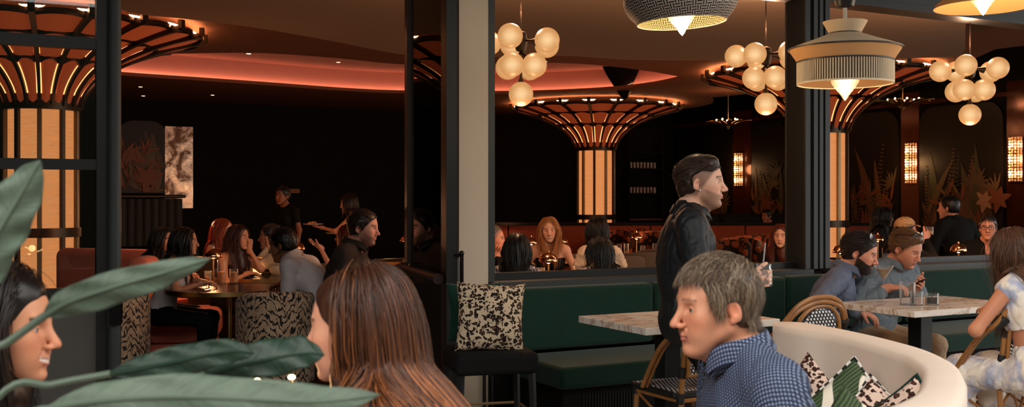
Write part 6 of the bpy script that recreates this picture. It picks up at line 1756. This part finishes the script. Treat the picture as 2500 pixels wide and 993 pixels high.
wa,wi=at_px('waitress in a black sleeveless top with tied dark hair carrying two plates',851,497,13.4,80,dict(far,female=True,skin=SK_M,haircol=DBROWN,hair=longhair(len=.22,back=-1.2,n=360),wear=[dict(kind='tank',mat=M_BLACKCLOTH,inf=.010,top=.88,sw=.014),PANTSB],arms=[((-.16,.42,1.14),(0,1,.1),(0,.1,1),12),((.10,.22,1.02),(-.3,.9,.1),(0,.1,1),20)],lean=4,head=(8,-8,0)))
def world_pt(info,lp):
    r=info['root']; a=r.rotation_euler.z; x,y,z=lp; return Vector((r.location.x+x*math.cos(a)-y*math.sin(a),r.location.y+x*math.sin(a)+y*math.cos(a),r.location.z+z))
for i,(lb_,dd) in enumerate((('white plate of food held out by the waitress, the farther left one',.12),('white plate of food held low against the waitress',.11))):
    Wp=wi['J'][i][2]; p=world_pt(wi,Wp+A3(0,dd,.028)); plate(lb_,p,.13)
at_px('woman with reddish hair facing left, mostly hidden behind the dark-shirted man',846,577,10.8,95,dict(far,female=True,sit=.45,skin=SK_R,haircol=srgb(90,34,20),hair=longhair(len=.4),wear=[dict(kind='tank',mat=M_BLACKCLOTH,inf=.01),PANTSB],arms=[((-.17,.42,1.02),(-.1,.9,.5),(.3,0,1),8,(-.5,.2,-1)),((.12,.3,.8),(0,1,0),(0,0,-1))],lean=10,spread=1.2))
at_px('bearded man in a dark button shirt leaning on the round table',888,556,8.35,-98,dict(far,res=.010,hres=.0035,sit=.52,skin=SK_R,haircol=DBROWN,beard=.6,beardc=srgb(70,48,38),fade=.6,hair=shorthair(style='back',len=.04,n=420,thick=.012),wear=[dict(kind='shirt',mat=m_denim('charcoal_brown_shirt',srgb(52,42,38)),inf=.014,collar=.036,sleeve=.86,fold=.006),PANTSB],arms=[((-.02,.42,.80),(.3,.9,0),(0,0,-1)),((.12,.38,.80),(-.5,.8,0),(0,0,-1))],lean=12,hunch=14,head=(-4,-6,0),size=1.10))
# ---- inside, first window
at_px('balding grey-haired man at the window jamb, hands clasped under his chin',1203,585,9.3,-100,dict(far,sit=.45,skin=SK_R,haircol=srgb(110,100,92),fade=.6,hair=shorthair(len=.02,n=200,front=-.02),wear=[dict(kind='shirt',mat=M_BLACKCLOTH,inf=.012),PANTSB],arms=[((.02,.22,1.0),(.2,.4,.8),(1,0,0),60,(-.6,.2,-1)),((.05,.22,1.0),(-.1,.4,.8),(-1,0,0),60,(.6,.2,-1))],lean=10))
at_px('woman with long black hair in a gingham shirt, her back to the window',1262,610,8.05,-18,dict(far,res=.010,female=True,sit=.45,skin=SK_M,haircol=BLACKH,hair=longhair(len=.40,n=1100,rad=.0026,thick=.012,back=-.6,wave=.05,mw=.036,xk=0,conv=.10),wear=[dict(kind='shirt',mat=M_GINGHAM,inf=.018),PANTSB],arms=TAB,lean=6,head=(20,0,0)))
at_px('smiling woman with long wavy blonde hair in a dark strapped dress',1341,562,10.2,176,dict(far,hres=.0032,female=True,sit=.45,skin=SK_L,haircol=BLOND,smile=1,teeth=1,lip=srgb(170,84,72),hair=longhair(len=.34,n=1300,wave=.14,part=.012,rad=.0022,vol=.012,tip=srgb(214,150,90),mw=.055,conv=.08),wear=[dict(kind='tank',mat=M_BLACKCLOTH,inf=.010,top=.76),PANTSB],arms=[((-.15,.30,.80),(.3,.9,0),(0,0,-1)),((.15,.30,.80),(-.3,.9,0),(0,0,-1))],lean=5,head=(0,-3,4)))
at_px('diner with a dark bob haircut and white ruffled top seen from behind',1457,567,9.75,12,dict(far,female=True,sit=.47,skin=SK_L,haircol=BLACKH,hair=longhair(len=.19,n=1100,thick=.016,rad=.003,grav=.5,vol=.012,xk=2,mass=False),wear=[dict(kind='shirt',mat=M_OFFWHITE,inf=.016,fold=.010,freq=26,sleeve=.3),PANTSB],arms=[((-.16,.38,.80),(0,1,0),(0,0,-1)),((.2,.36,.80),(0,1,0),(0,0,-1))],lean=12,head=(14,0,0)))
at_px('woman with long straight black hair in a white patterned top, back to the window',1464,616,8.35,8,dict(far,res=.010,female=True,sit=.43,skin=SK_L,haircol=BLACKH,hair=longhair(len=.42,n=1200,rad=.0026,thick=.012,back=-.6,mw=.036,xk=0,conv=.10),wear=[dict(kind='shirt',mat=M_LACE,inf=.016,sleeve=.6),PANTSB],arms=TAB,lean=12,head=(6,0,0)))
at_px('woman with straight red-brown hair and black top staring toward the terrace',1907,577,10.9,165,dict(far,hres=.003,female=True,sit=.45,skin=SK_L,haircol=srgb(100,42,26),hair=longhair(len=.40,n=560,rad=.0034,part=0),wear=[dict(kind='shirt',mat=M_BLACKCLOTH,inf=.012),PANTSB],arms=TAB,lean=4,head=(-8,0,0),browa=1,lip=srgb(170,80,70)))
at_px('small dark-haired figure at the far booth beneath the mural lily',1872,528,20.4,120,dict(far,res=.018,hres=.006,hands=False,sit=.52,skin=SK_D,haircol=BLACKH,hair=shorthair(n=200,rad=.004),wear=[dict(kind='shirt',mat=M_BLACKCLOTH),PANTSB],lean=5))
# ---- inside, second window
at_px('woman in profile with voluminous dark hair and dark dress in the second window',2158,531,13.8,-104,dict(far,female=True,sit=.5,skin=SK_M,haircol=BLACKH,hair=longhair(len=.24,n=1000,wave=.25,thick=.02,vol=.025),wear=[dict(kind='shirt',mat=M_BLACKCLOTH,sleeve=.4),PANTSB],arms=TAB,lean=6))
cp,ci=at_px('man in a tan baseball cap raising a short amber glass',2212,561,10.9,-78,dict(far,sit=.48,skin=SK_R,haircol=DBROWN,hair=shorthair(n=250),wear=[dict(kind='shirt',mat=M_BLACKCLOTH),PANTSB],arms=[((-.1,.3,.80),(0,1,0),(0,0,-1)),((.12,.30,1.10),(-.2,.7,.5),(-1,0,.2),55,(.4,.1,-1))],lean=10,head=(0,4,0)))
# cap
def cap_on(info,m,label):
    S=SDF(); hc,Mh,hs=info['hc'],info['Mh'],info['hs']
    S.ell(hc+Mh@A3(0,-.012,.050)*hs,A3(.088,.112,.088)*hs,M=Mh); S.cut(hc+Mh@A3(0,0,.040)*hs,Mh@A3(0,.12,-1)); V,Q=S.surf(.005); 
    r=info['root']; ob=rawmesh('baseball_cap',V,Q,m,None)
    b=MB(); G=np.zeros((9,7,3))
    for i in range(9):
        for j in range(7):
            a=(i/8-.5)*2.2; x=math.sin(a)*(.078); y=.085+math.cos(a)*.0+ (j/6)*.075*math.cos(a*.72); z=.052-.018*(j/6)-.25*x*x*8*(j/6+.2); G[i,j]=hc+Mh@A3(x*(1),y-.25*abs(x),z)*hs
    b.grid(G); bo=b.build('brim',m,ob); md=bo.modifiers.new('s','SOLIDIFY'); md.thickness=.004
    ob.location=r.location; ob.rotation_euler=r.rotation_euler; return tag(ob,label,'cap')
cap_on(ci,M_TANCAP,'tan cotton baseball cap worn by the man raising a glass')
Wp=ci['J'][1][2]; glass('rocks_glass','short amber cocktail glass in the capped man\'s hand',world_pt(ci,Wp+A3(-.035,.085,.03)),.038,.085,.5,M_AMBER)
at_px('man in a black suit seen from behind, reaching to the right beneath the mural',2316,507,12.6,18,dict(far,sit=.60,skin=SK_R,haircol=BLACKH,fade=.7,hair=shorthair(n=260,len=.03),wear=[dict(kind='jacket',mat=M_BLACKCLOTH,inf=.020,sleeve=.95,collar=.03),PANTSB],arms=[((-.2,.36,.85),(0,1,0),(0,0,-1)),((.3,.40,.85),(.3,1,0),(0,0,-1))],lean=12,head=(28,0,0),size=1.1))
gm,gi_=at_px('smiling man with glasses and short dark hair in a black shirt, fist on the table',2412,556,10.9,158,dict(far,hres=.0032,sit=.46,skin=SK_R,haircol=DBROWN,smile=.6,hair=shorthair(n=320,len=.03),wear=[dict(kind='shirt',mat=M_BLACKCLOTH,vneck=1),PANTSB],arms=[((-.16,.30,.86),(.8,.6,.2),(0,.3,-1),80),((.02,.36,.84),(-.9,.5,0),(0,0,-1),80)],lean=6,head=(-4,0,0)))
def specs(info,dark=True,up=None,label='',lens=None):
    hc,Mh,hs=info['hc'],info['Mh'],info['hs']; r=info['root']
    if up is not None: off=A3(0,up[0],up[1]); tl=Rx(R(up[2]))
    else: off=A3(0,0,0); tl=np.eye(3)
    def pt(x,y,z): return hc+Mh@(tl@A3(x,y,z)+off)*hs
    b=MB(); lb_=MB()
    for s in (-1,1):
        n=20; ring=[]
        for k in range(n):
            a=k*2*PI/n; x=s*.032+.027*math.cos(a)*(1); z=.0+.020*math.sin(a)-(.002*math.cos(2*a)); ring.append(pt(x,.107-.35*abs(x)*abs(x)*8,z))
        b.tube(ring,.0022,6,closed=True); lb_.add(ring,[list(range(n))])
        b.tube([pt(s*.058,.100,.006),pt(s*.077,.06,.006),pt(s*.082,-.005,.004),pt(s*.080,-.03,-.01)],.0022,6)
    b.tube([pt(-.008,.107,.006),pt(0,.110,.008),pt(.008,.107,.006)],.0022,6)
    o=b.build('sunglasses' if dark else 'eyeglasses',M_BLACKGLOSS if dark else M_FRAME,None); lb_.build('lens',M_BLACKGLOSS if dark else M_PANE,o)
    o.location=r.location; o.rotation_euler=r.rotation_euler; return tag(o,label,'sunglasses' if dark else 'glasses')
specs(gi_,False,None,'thin dark-framed eyeglasses worn by the smiling man in black')

# ---- waiter
wt,wti=at_px('waiter in a black shirt and tie walking past with a jar in his hand',1713,446,5.15,-92,
 dict(near=True,res=.008,hres=.0022,handres=.0022,skin=srgb(216,166,140),haircol=srgb(48,32,24),beard=.62,beardc=srgb(96,66,52),fade=.6,nose=.95,jaw=1.03,
  hair=dict(style='back',n=4200,len=.058,thick=.0085,rad=.0009,vol=.010,nape=.080,front=.006,lift=.006,topk=1.7,shave=[((.082,.028,.012),(.034,.048,.046)),((.088,-.01,.0),(.030,.034,.040))],puff=[((0,.045,.102),(.036,.036,.026)),((0,-.088,-.030),(.042,.026,.055))],hl=.35,tip=srgb(110,76,52),res=.003,keep=lambda ql,q:~((np.abs(q[:,0])>.050)&(q[:,1]>-.045)&(q[:,2]<.060))&~(((ql[...,1]>.060)&(ql[...,2]<.050))|((np.abs(ql[...,0])>.060)&(ql[...,1]>-.038)&(ql[...,1]<.014)&(ql[...,2]<.016)&(ql[...,2]>-.045))|((np.abs(ql[...,0])>.035)&(ql[...,1]>-.050)&(ql[...,2]<-.040))).any(1)),
  wear=[dict(kind='shirt',mat=M_BLACKSHINY,inf=.018,crease=.7,sleeve=.965,cz=.014,collar=.030,fold=.007,res=.006),dict(kind='pants',mat=M_BLACKCLOTH,inf=.012)],
  arms=[((-.20,.16,.88),(0,.6,-.8),(1,0,0)),((.17,.262,1.122),(-.08,1,.02),(-1,.0,.0),(52,58,62,66),(.5,-.6,-1))],tattoo=(1,),thumb=.7,
  lean=-13,hunch=28,head=(-16,0,0),size=1.0,stride=(.42,.50)))
W=wti['J'][1][2]; jp=world_pt(wti,W+A3(-.060,.080,.0)); jp.z-=.035
r=thing('jar_glass','glass jar with a pale drink and a straw in the waiter\'s tattooed hand','glass',jp,0)
b=MB(); b.lathe([(0,0),(.036,0),(.039,.01),(.039,.075),(.033,.088),(.035,.105),(.032,.105),(.030,.088),(.036,.072),(.036,.01),(0,.006)],32); b.build('glass_body',M_GLASS,r)
b=MB(); b.lathe([(0,.008),(.0355,.012),(.0355,.07),(0,.07)],28); b.build('drink',M_PALEDRINK,r)
b=MB(); b.tube([(-.012,0,.02),(.006,0,.205)],.0042,8); b.build('straw',mat('grey_paper_straw',srgb(150,140,136),.6),r)
b=MB(); e=wti['hc']+wti['Mh']@A3(.079,.004,-.036)*wti['hs']; b.sphere(tuple(e),.0045,10); b.build('earring',M_PEARL,wt,label='small pearl ear stud')
S=SDF(); nb,Mc,sp_=wti['nb'],wti['Mc'],wti['spt']
S.fcap(nb+Mc@A3(0,.085,-.02),sp_(.25)+Mc@A3(0,.140,0),.016,.030,Mc,(1,.35,1),k=.01); V,Q=S.surf(.004); rawmesh('tie',V,Q,M_BLACKCLOTH,wt)

# ---- the two men at the marble table
m1,i1=at_px('bearded man in a blue-grey chambray shirt with sunglasses on his hair, leaning in to look',2101,617,7.75,-112,
 dict(near=True,res=.009,hres=.0026,sit=.46,skin=SK_R,haircol=srgb(46,32,26),beard=1.0,beardn=5000,beardl=.009,beardc=srgb(54,38,31),brow=srgb(50,34,26),fade=.3,size=1.12,nose=1.1,
  hair=dict(style='back',n=3200,len=.080,thick=.013,rad=.0012,vol=.010,nape=.06,topk=1.2,lift=.008,wave=.12,res=.004,puff=[((0,-.07,-.03),(.060,.04,.05))],keep=lambda ql,q:~(((ql[...,1]>.060)&(ql[...,2]<.050))|((np.abs(ql[...,0])>.060)&(ql[...,1]>-.038)&(ql[...,1]<.014)&(ql[...,2]<.016)&(ql[...,2]>-.045))|((np.abs(ql[...,0])>.035)&(ql[...,1]>-.050)&(ql[...,2]<-.040))).any(1)),
  wear=[dict(kind='shirt',mat=M_DENIM,inf=.017,sleeve=.9,collar=.036,fold=.008,res=.007),PANTS],
  arms=[((-.16,.34,.66),(.3,.9,-.3),(0,0,-1)),((.30,-.02,.60),(-.2,.3,-.9),(0,0,-1))],lean=18,hunch=14,side=0,head=(-8,-18,2),gazev=-.3,gaze=-5))
specs(i1,True,(-.050,.074,30),'black sunglasses pushed up on the bearded man\'s hair')
m2,i2=at_px('fair-haired man in a washed denim shirt looking down at his phone',2213,607,8.0,-155+5,
 dict(near=True,res=.009,hres=.0026,sit=.46,skin=srgb(212,146,118),haircol=srgb(110,76,48),brow=srgb(120,84,60),beard=.30,beardc=srgb(140,92,66),size=1.10,full=1.10,smile=.35,nose=.95,fade=.6,
  hair=dict(style='back',n=3200,len=.065,thick=.010,rad=.0012,vol=.010,lift=.010,topk=1.25,wave=.1,res=.004,tip=srgb(168,122,78),puff=[((0,.04,.105),(.05,.045,.03))],keep=lambda ql,q:~(((ql[...,1]>.060)&(ql[...,2]<.050))|((np.abs(ql[...,0])>.060)&(ql[...,1]>-.038)&(ql[...,1]<.014)&(ql[...,2]<.016)&(ql[...,2]>-.045))|((np.abs(ql[...,0])>.035)&(ql[...,1]>-.050)&(ql[...,2]<-.040))).any(1)),
  wear=[dict(kind='shirt',mat=M_DENIM2,inf=.018,sleeve=.93,collar=.036,fold=.008,res=.007),dict(PANTS,mat=M_BEIGE)],
  arms=[((-.05,.33,.835),(.2,.9,.25),(.75,-.3,.55),(45,48,50,52),(-.8,-.2,-1)),((.20,.30,.84),(-.6,.8,.1),(0,-.3,-1),40,(.8,-.2,-1))],lean=10,hunch=18,head=(8,-24,3),gazev=-.35))
specs(i2,True,(-.045,.090,20),'black sunglasses resting on top of the fair-haired man\'s head')
J0=i2['J'][0]; W=J0[2]; pc=world_pt(i2,W+A3(.045,.085,.050)); a=m2.rotation_euler.z
b=MB(); b.box((0,0,0),(.074,.009,.150),bev=.004); o=b.build('phone',M_PHONE,None,smooth=False); o.location=pc; o.rotation_euler=(R(-68),R(10),a); tag(o,'black smartphone held up by the fair-haired man','phone')
b=MB(); b.box((0,.0052,0),(.066,.001,.138)); b.build('screen',M_BLACKGLOSS,o,smooth=False)
# ---- woman in tie-dye
w3,i3=at_px('woman in a tie-dye crop top and skirt with long wavy brown hair, back turned',2468,615,6.25,30,
 dict(near=True,res=.008,hres=.003,female=True,sit=.47,skin=srgb(206,140,108),haircol=srgb(92,62,46),size=1.12,bulk=1.12,
  hair=longhair(n=4200,len=.44,rad=.0015,wave=.16,thick=.010,vol=.014,back=-.55,tip=srgb(150,106,76),wf=.7,steps=16,grav=.55,mw=.040,xk=1,conv=.09,res=.005),
  wear=[dict(kind='shirt',name='crop_top',mat=M_TIEDYE,inf=.016,sleeve=.0,fold=.006,hem=.46,res=.007),dict(kind='skirt',mat=M_TIEDYE,inf=.018,fold=.008,freq=18,res=.009)],
  arms=[((-.10,.30,.84),(.7,.7,0),(0,0,-1),20,(-1,.1,-1)),((.12,.30,.84),(-.5,.8,0),(0,0,-1))],lean=10,hunch=8,head=(0,-8,0),shoemat=M_WHITE))
# ---- man in navy (nearest on the right)
m4,i4=at_px('man in a navy dotted shirt with greying wavy hair, in the curved booth',1747,748,2.72,98,
 dict(near=True,res=.008,hres=.0019,sit=.44,skin=srgb(196,136,106),haircol=srgb(86,68,52),brow=srgb(96,74,58),browa=.6,nose=1.18,jaw=1.06,lip=srgb(176,104,92),iris=(.05,.04,.03),
  hair=dict(style='messy',n=9000,len=.050,thick=.008,rad=.0007,vol=.011,nape=.060,front=.002,temple=.012,topk=1.3,lift=.006,hl=.4,grey=(.16,srgb(150,134,114)),wave=.14,wf=1.0,steps=8,res=.003,tip=srgb(140,116,88),tipn=.5,keep=lambda ql,q:~(((ql[...,1]>.060)&(ql[...,2]<.050))|((np.abs(ql[...,0])>.060)&(ql[...,1]>-.038)&(ql[...,1]<.014)&(ql[...,2]<.016)&(ql[...,2]>-.045))|((np.abs(ql[...,0])>.035)&(ql[...,1]>-.050)&(ql[...,2]<-.040))).any(1),
   comb=lambda q,r:np.stack([q[:,0]*3+.3*r.normal(size=len(q)),np.where(q[:,2]>.08,.7,-.35)+.3*r.normal(size=len(q)),np.where(q[:,2]>.08,.15,-.9)+.25*r.normal(size=len(q))],1)),
  wear=[dict(kind='shirt',mat=M_DOTS,inf=.016,sleeve=.95,collar=.040,fold=.004,res=.006),PANTS],
  arms=[((-.20,.34,.70),(.4,.9,0),(0,0,-1)),((.2,.34,.70),(-.3,.9,0),(0,0,-1))],lean=10,hunch=14,twist=0,head=(8,-4,0),gaze=8,shrug=.01))
# ---- woman with highlighted hair (nearest, middle)
w5,i5=at_px('woman in a lilac tie-dye top with long straight highlighted brown hair, turned away',868,800,2.30,74,
 dict(near=True,res=.008,hres=.0022,female=True,sit=.44,skin=srgb(206,146,118),haircol=srgb(66,38,25),brow=srgb(70,44,30),
  hair=longhair(n=8000,len=.50,rad=.0013,thick=.013,vol=.024,mw=.085,steps=18,part=.0,back=-.35,hl=.28,tip=srgb(206,122,62),tipn=.62,tipp=1.3,grav=.5,flat=.5,res=.004,keep=lambda ql,q:~((ql[...,1]>.035)&(ql[...,2]<.075)).any(1)),
  wear=[dict(kind='tshirt',mat=M_LILAC,inf=.016,sleeve=.4,neck=.02,fold=.005,res=.007),PANTSB],
  arms=LAP,lean=15,hunch=16,head=(4,-4,0),shrug=-.045,bulk=.92))
# ---- woman at the lower left
w6,i6=at_px('laughing woman with a dark bob and white top behind the leaves',8,800,2.22,-86,
 dict(near=True,res=.009,hres=.0020,female=True,sit=.44,skin=srgb(208,144,110),haircol=srgb(26,18,15),smile=1,teeth=1,mouth_open=.6,nose=1.05,lip=srgb(190,110,96),
  hair=longhair(n=4500,len=.30,rad=.0014,thick=.013,vol=.018,steps=14,part=.01,back=-.25,front=.004,hl=.3,grav=.45,res=.004,keep=lambda ql,q:~((ql[...,1]>.055)&(ql[...,2]<.05)).any(1)),
  wear=[dict(kind='shirt',mat=M_WHITECLOTH,inf=.018,sleeve=.6,fold=.007)],arms=LAP,lean=4,hunch=6,head=(-2,-2,0)))

# ---------------------------------------------------------------- leaves in front, fairy lights
def m_leafmat(name,c1,c2,c3,rough=.5):
    m=mat(name,c1,rough,spec=.35); t=NT(m); uv=t.n('ShaderNodeTexCoord').outputs['UV']; s=t.n('ShaderNodeSeparateXYZ'); t.l(uv,s.inputs[0])
    v=t.math('SUBTRACT',s.outputs[1],.5); av=t.math('ABSOLUTE',v)
    cx=t.n('ShaderNodeCombineXYZ'); t.l(t.math('SUBTRACT',s.outputs[0],t.math('MULTIPLY',av,.16)),cx.inputs[0]); t.l(t.math('MULTIPLY',s.outputs[1],.04),cx.inputs[1])
    nz=t.noise(cx.outputs[0],46,4,.6); n2=t.noise(t.obj(),9,3)
    base=t.mix(t.ramp(nz.outputs[0],[(.3,0.0),(.7,1.0)]),c1,c2); base=t.mix(t.math('MULTIPLY',n2.outputs[0],.35),base,tuple(k*1.3 for k in c2))
    mid=t.ramp(av,[(0,1.0),(.018,1.0),(.05,0.0),(1,0.0)]); t.set('Base Color',t.mix(mid,base,c3)); t.bump(nz.outputs[0],.25,.01); return m
M_LEAFG=m_leafmat('grey_green_leaf',srgb(66,80,68),srgb(88,102,87),srgb(108,120,100))
M_LEAFD=m_leafmat('deep_green_leaf',srgb(18,34,26),srgb(44,64,50),srgb(122,124,92),.35)
base=P(-420,1560,1.75); base.z=0
plant=thing('bird_of_paradise_plant','large bird-of-paradise plant whose blurred grey-green leaves cross the lower left','plant',(base.x,base.y,0),0)
def blade(ptsd,W,m,roll=0.0,fold=.25,label=None,stem=None,wav=.006):
    pts=[P(*q)-plant.location for q in ptsd]; n=34; M_=spline([tuple(p) for p in pts],n)
    T=np.gradient(M_,axis=0); T/=np.linalg.norm(T,axis=1,keepdims=True)
    view=M_+np.array(plant.location)-np.array([0,0,CAM_Z]); view/=np.linalg.norm(view,axis=1,keepdims=True)
    S_=np.cross(T,view); S_/=np.linalg.norm(S_,axis=1,keepdims=True); N_=np.cross(S_,T)
    c,s=math.cos(roll),math.sin(roll); S2=S_*c+N_*s; N2=np.cross(S2,T)
    k=13; G=np.zeros((n,k,3)); f=np.linspace(0,1,n)
    wp=np.interp(f,[0,.06,.18,.45,.75,.92,1],[.05,.35,.78,1,.80,.42,.02])
    for j in range(k):
        v=j/(k-1)*2-1; wj=W[0] if v<0 else W[1]
        G[:,j]=M_+S2*(v*wj*wp)[:,None]+N2*((abs(v)**1.3*fold*max(W)*wp)+wav*np.sin(f*21+v*3)*abs(v)*wp)[:,None]
    me=bpy.data.meshes.new('leaf'); b=MB(); b.grid(G); me.from_pydata(G.reshape(-1,3).tolist(),[],b.f); me.materials.append(m)
    uv=me.uv_layers.new(name='UVMap')
    for lp in me.loops: vi=lp.vertex_index; uv.data[lp.index].uv=(vi//k/(n-1),(vi%k)/(k-1))
    me.shade_smooth(); o=bpy.data.objects.new('leaf',me); COL.objects.link(o); o.parent=plant; md=o.modifiers.new('s','SOLIDIFY'); md.thickness=.0012
    if label: o['label']=label
    b=MB(); b.tube([tuple(p) for p in M_],[.0042*(1-.8*x)+.0006 for x in f],6); b.build('midrib',m,o)
    if stem:
        Q_=[P(*q)-plant.location for q in stem]; b=MB(); b.tube(spline([tuple(q) for q in Q_],24),.0062,8); b.build('stalk',M_LEAFG,plant)
blade([(-70,760,1.5),(-20,600,1.5),(35,500,1.5),(98,392,1.5)],(.036,.040),M_LEAFG,.2,.2,stem=[(-70,760,1.5),(-180,1000,1.55),(-330,1400,1.72)])
blade([(105,772,1.60),(165,738,1.60),(270,702,1.60),(390,668,1.60),(513,631,1.62)],(.030,.024),M_LEAFG,-.15,.22,stem=[(110,770,1.6),(20,835,1.6),(-120,930,1.6),(-360,1450,1.74)])
blade([(268,912,1.78),(360,896,1.78),(460,876,1.80),(560,858,1.80),(622,862,1.82)],(.026,.028),M_LEAFD,.1,.2,stem=[(270,912,1.78),(130,938,1.77),(-20,985,1.75),(-340,1480,1.75)])
blade([(500,914,1.86),(580,892,1.86),(680,872,1.86),(750,862,1.86),(792,866,1.88)],(.030,.040),M_LEAFD,.3,.2,stem=[(500,914,1.86),(420,940,1.84),(250,1040,1.8),(-330,1500,1.76)])
blade([(110,998,1.5),(240,978,1.5),(420,968,1.5),(600,974,1.5),(780,980,1.5),(926,963,1.5)],(.036,.034),M_LEAFG,.1,.2,stem=[(110,998,1.5),(-20,1040,1.5),(-200,1150,1.55),(-350,1500,1.73)])
b=MB(); b.lathe([(0,0),(.17,0),(.20,.36),(.185,.36),(.18,.32),(0,.32)],32); b.build('pot',mat('terracotta_pot',srgb(120,70,50),.8),plant)
stl=P(-350,1500,1.74)-plant.location; b=MB()
b.tube([(0,0,.30),(stl.x,stl.y,stl.z)],.02,8); b.build('trunk',M_LEAFG,plant)
# fairy lights glowing behind the leaves
fl=thing('fairy_light_string','warm glowing string of lights between the lower leaves and the woman in lilac','string lights',P(690,940,2.55),0)
M_FLAME=glow('warm_flame_glow',(1,.60,.28),14)
F=[(628,928),(645,936),(664,940),(683,948),(700,944),(712,920),(750,970),(768,966),(786,956),(655,990),(668,993)]
b=MB(); pp=[P(x,y+4,2.55)-fl.location for x,y in F[:6]]+[P(740,985,2.55)-fl.location]+[P(x,y+4,2.55)-fl.location for x,y in F[6:9]]+[P(700,1000,2.55)-fl.location]+[P(x,y+4,2.55)-fl.location for x,y in F[9:]]
b.tube([tuple(p) for p in pp]+[tuple(P(560,1200,2.55)-fl.location)],.002,5); b.build('wire',M_BRASSDULL,fl)
for x,y in F:
    b=MB(); q=P(x,y,2.55)-fl.location; b.sphere(tuple(q),(.0095,.007,.0065),10); b.build('bulb',M_FLAME,fl)
ptlight('fairy_light',fl,(0,0,0),.8,(1,.5,.2),.03)
r=thing('leather_armchair','brown leather armchair between the lower leaves and the woman in lilac','armchair',XY(730,3.15),R(30))
for nm,c,s_ in (('back',(0,-.30,.62),(.62,.16,.52)),('seat',(0,0,.34),(.60,.56,.20)),('arm',(-.31,-.02,.42),(.12,.56,.34)),('arm',(.31,-.02,.42),(.12,.56,.34)),('base',(0,0,.15),(.58,.52,.22))):
    bb=MB(); bb.box(c,s_); o=bb.build(nm,M_RUST,r,auto=50); md=o.modifiers.new('b','BEVEL'); md.width=.05; md.segments=4

# ---------------------------------------------------------------- camera, daylight, exposure
w=bpy.data.worlds.new('daylight'); bpy.context.scene.world=w; w.use_nodes=True
bg=w.node_tree.nodes['Background']; bg.inputs[0].default_value=(1.0,.97,.93,1); bg.inputs[1].default_value=3.9
l=bpy.data.lights.new('sun','SUN'); l.energy=2.2; l.angle=R(40); l.color=(1,.93,.85); lo=bpy.data.objects.new('sun',l); COL.objects.link(lo)
lo.rotation_euler=(R(58),0,R(-38))
c=bpy.data.cameras.new('camera'); co=bpy.data.objects.new('camera',c); COL.objects.link(co)
co.location=(0,0,CAM_Z); co.rotation_euler=(R(90),0,0); c.sensor_width=36; c.lens=FP/2500*36; c.shift_y=-11.5/2500
c.dof.use_dof=True; c.dof.focus_distance=7.6; c.dof.aperture_fstop=5.6; c.clip_start=.05
sc_=bpy.context.scene; sc_.camera=co
sc_.view_settings.view_transform='Standard'; sc_.view_settings.look='None'; sc_.view_settings.exposure=0.0; sc_.view_settings.gamma=1
sc_.cycles.use_denoising=True; sc_.cycles.max_bounces=7; sc_.cycles.diffuse_bounces=3; sc_.cycles.glossy_bounces=3; sc_.cycles.transmission_bounces=7; sc_.cycles.transparent_max_bounces=8
sc_.cycles.caustics_reflective=False; sc_.cycles.caustics_refractive=False; sc_.cycles.sample_clamp_indirect=4; sc_.cycles.use_light_tree=True
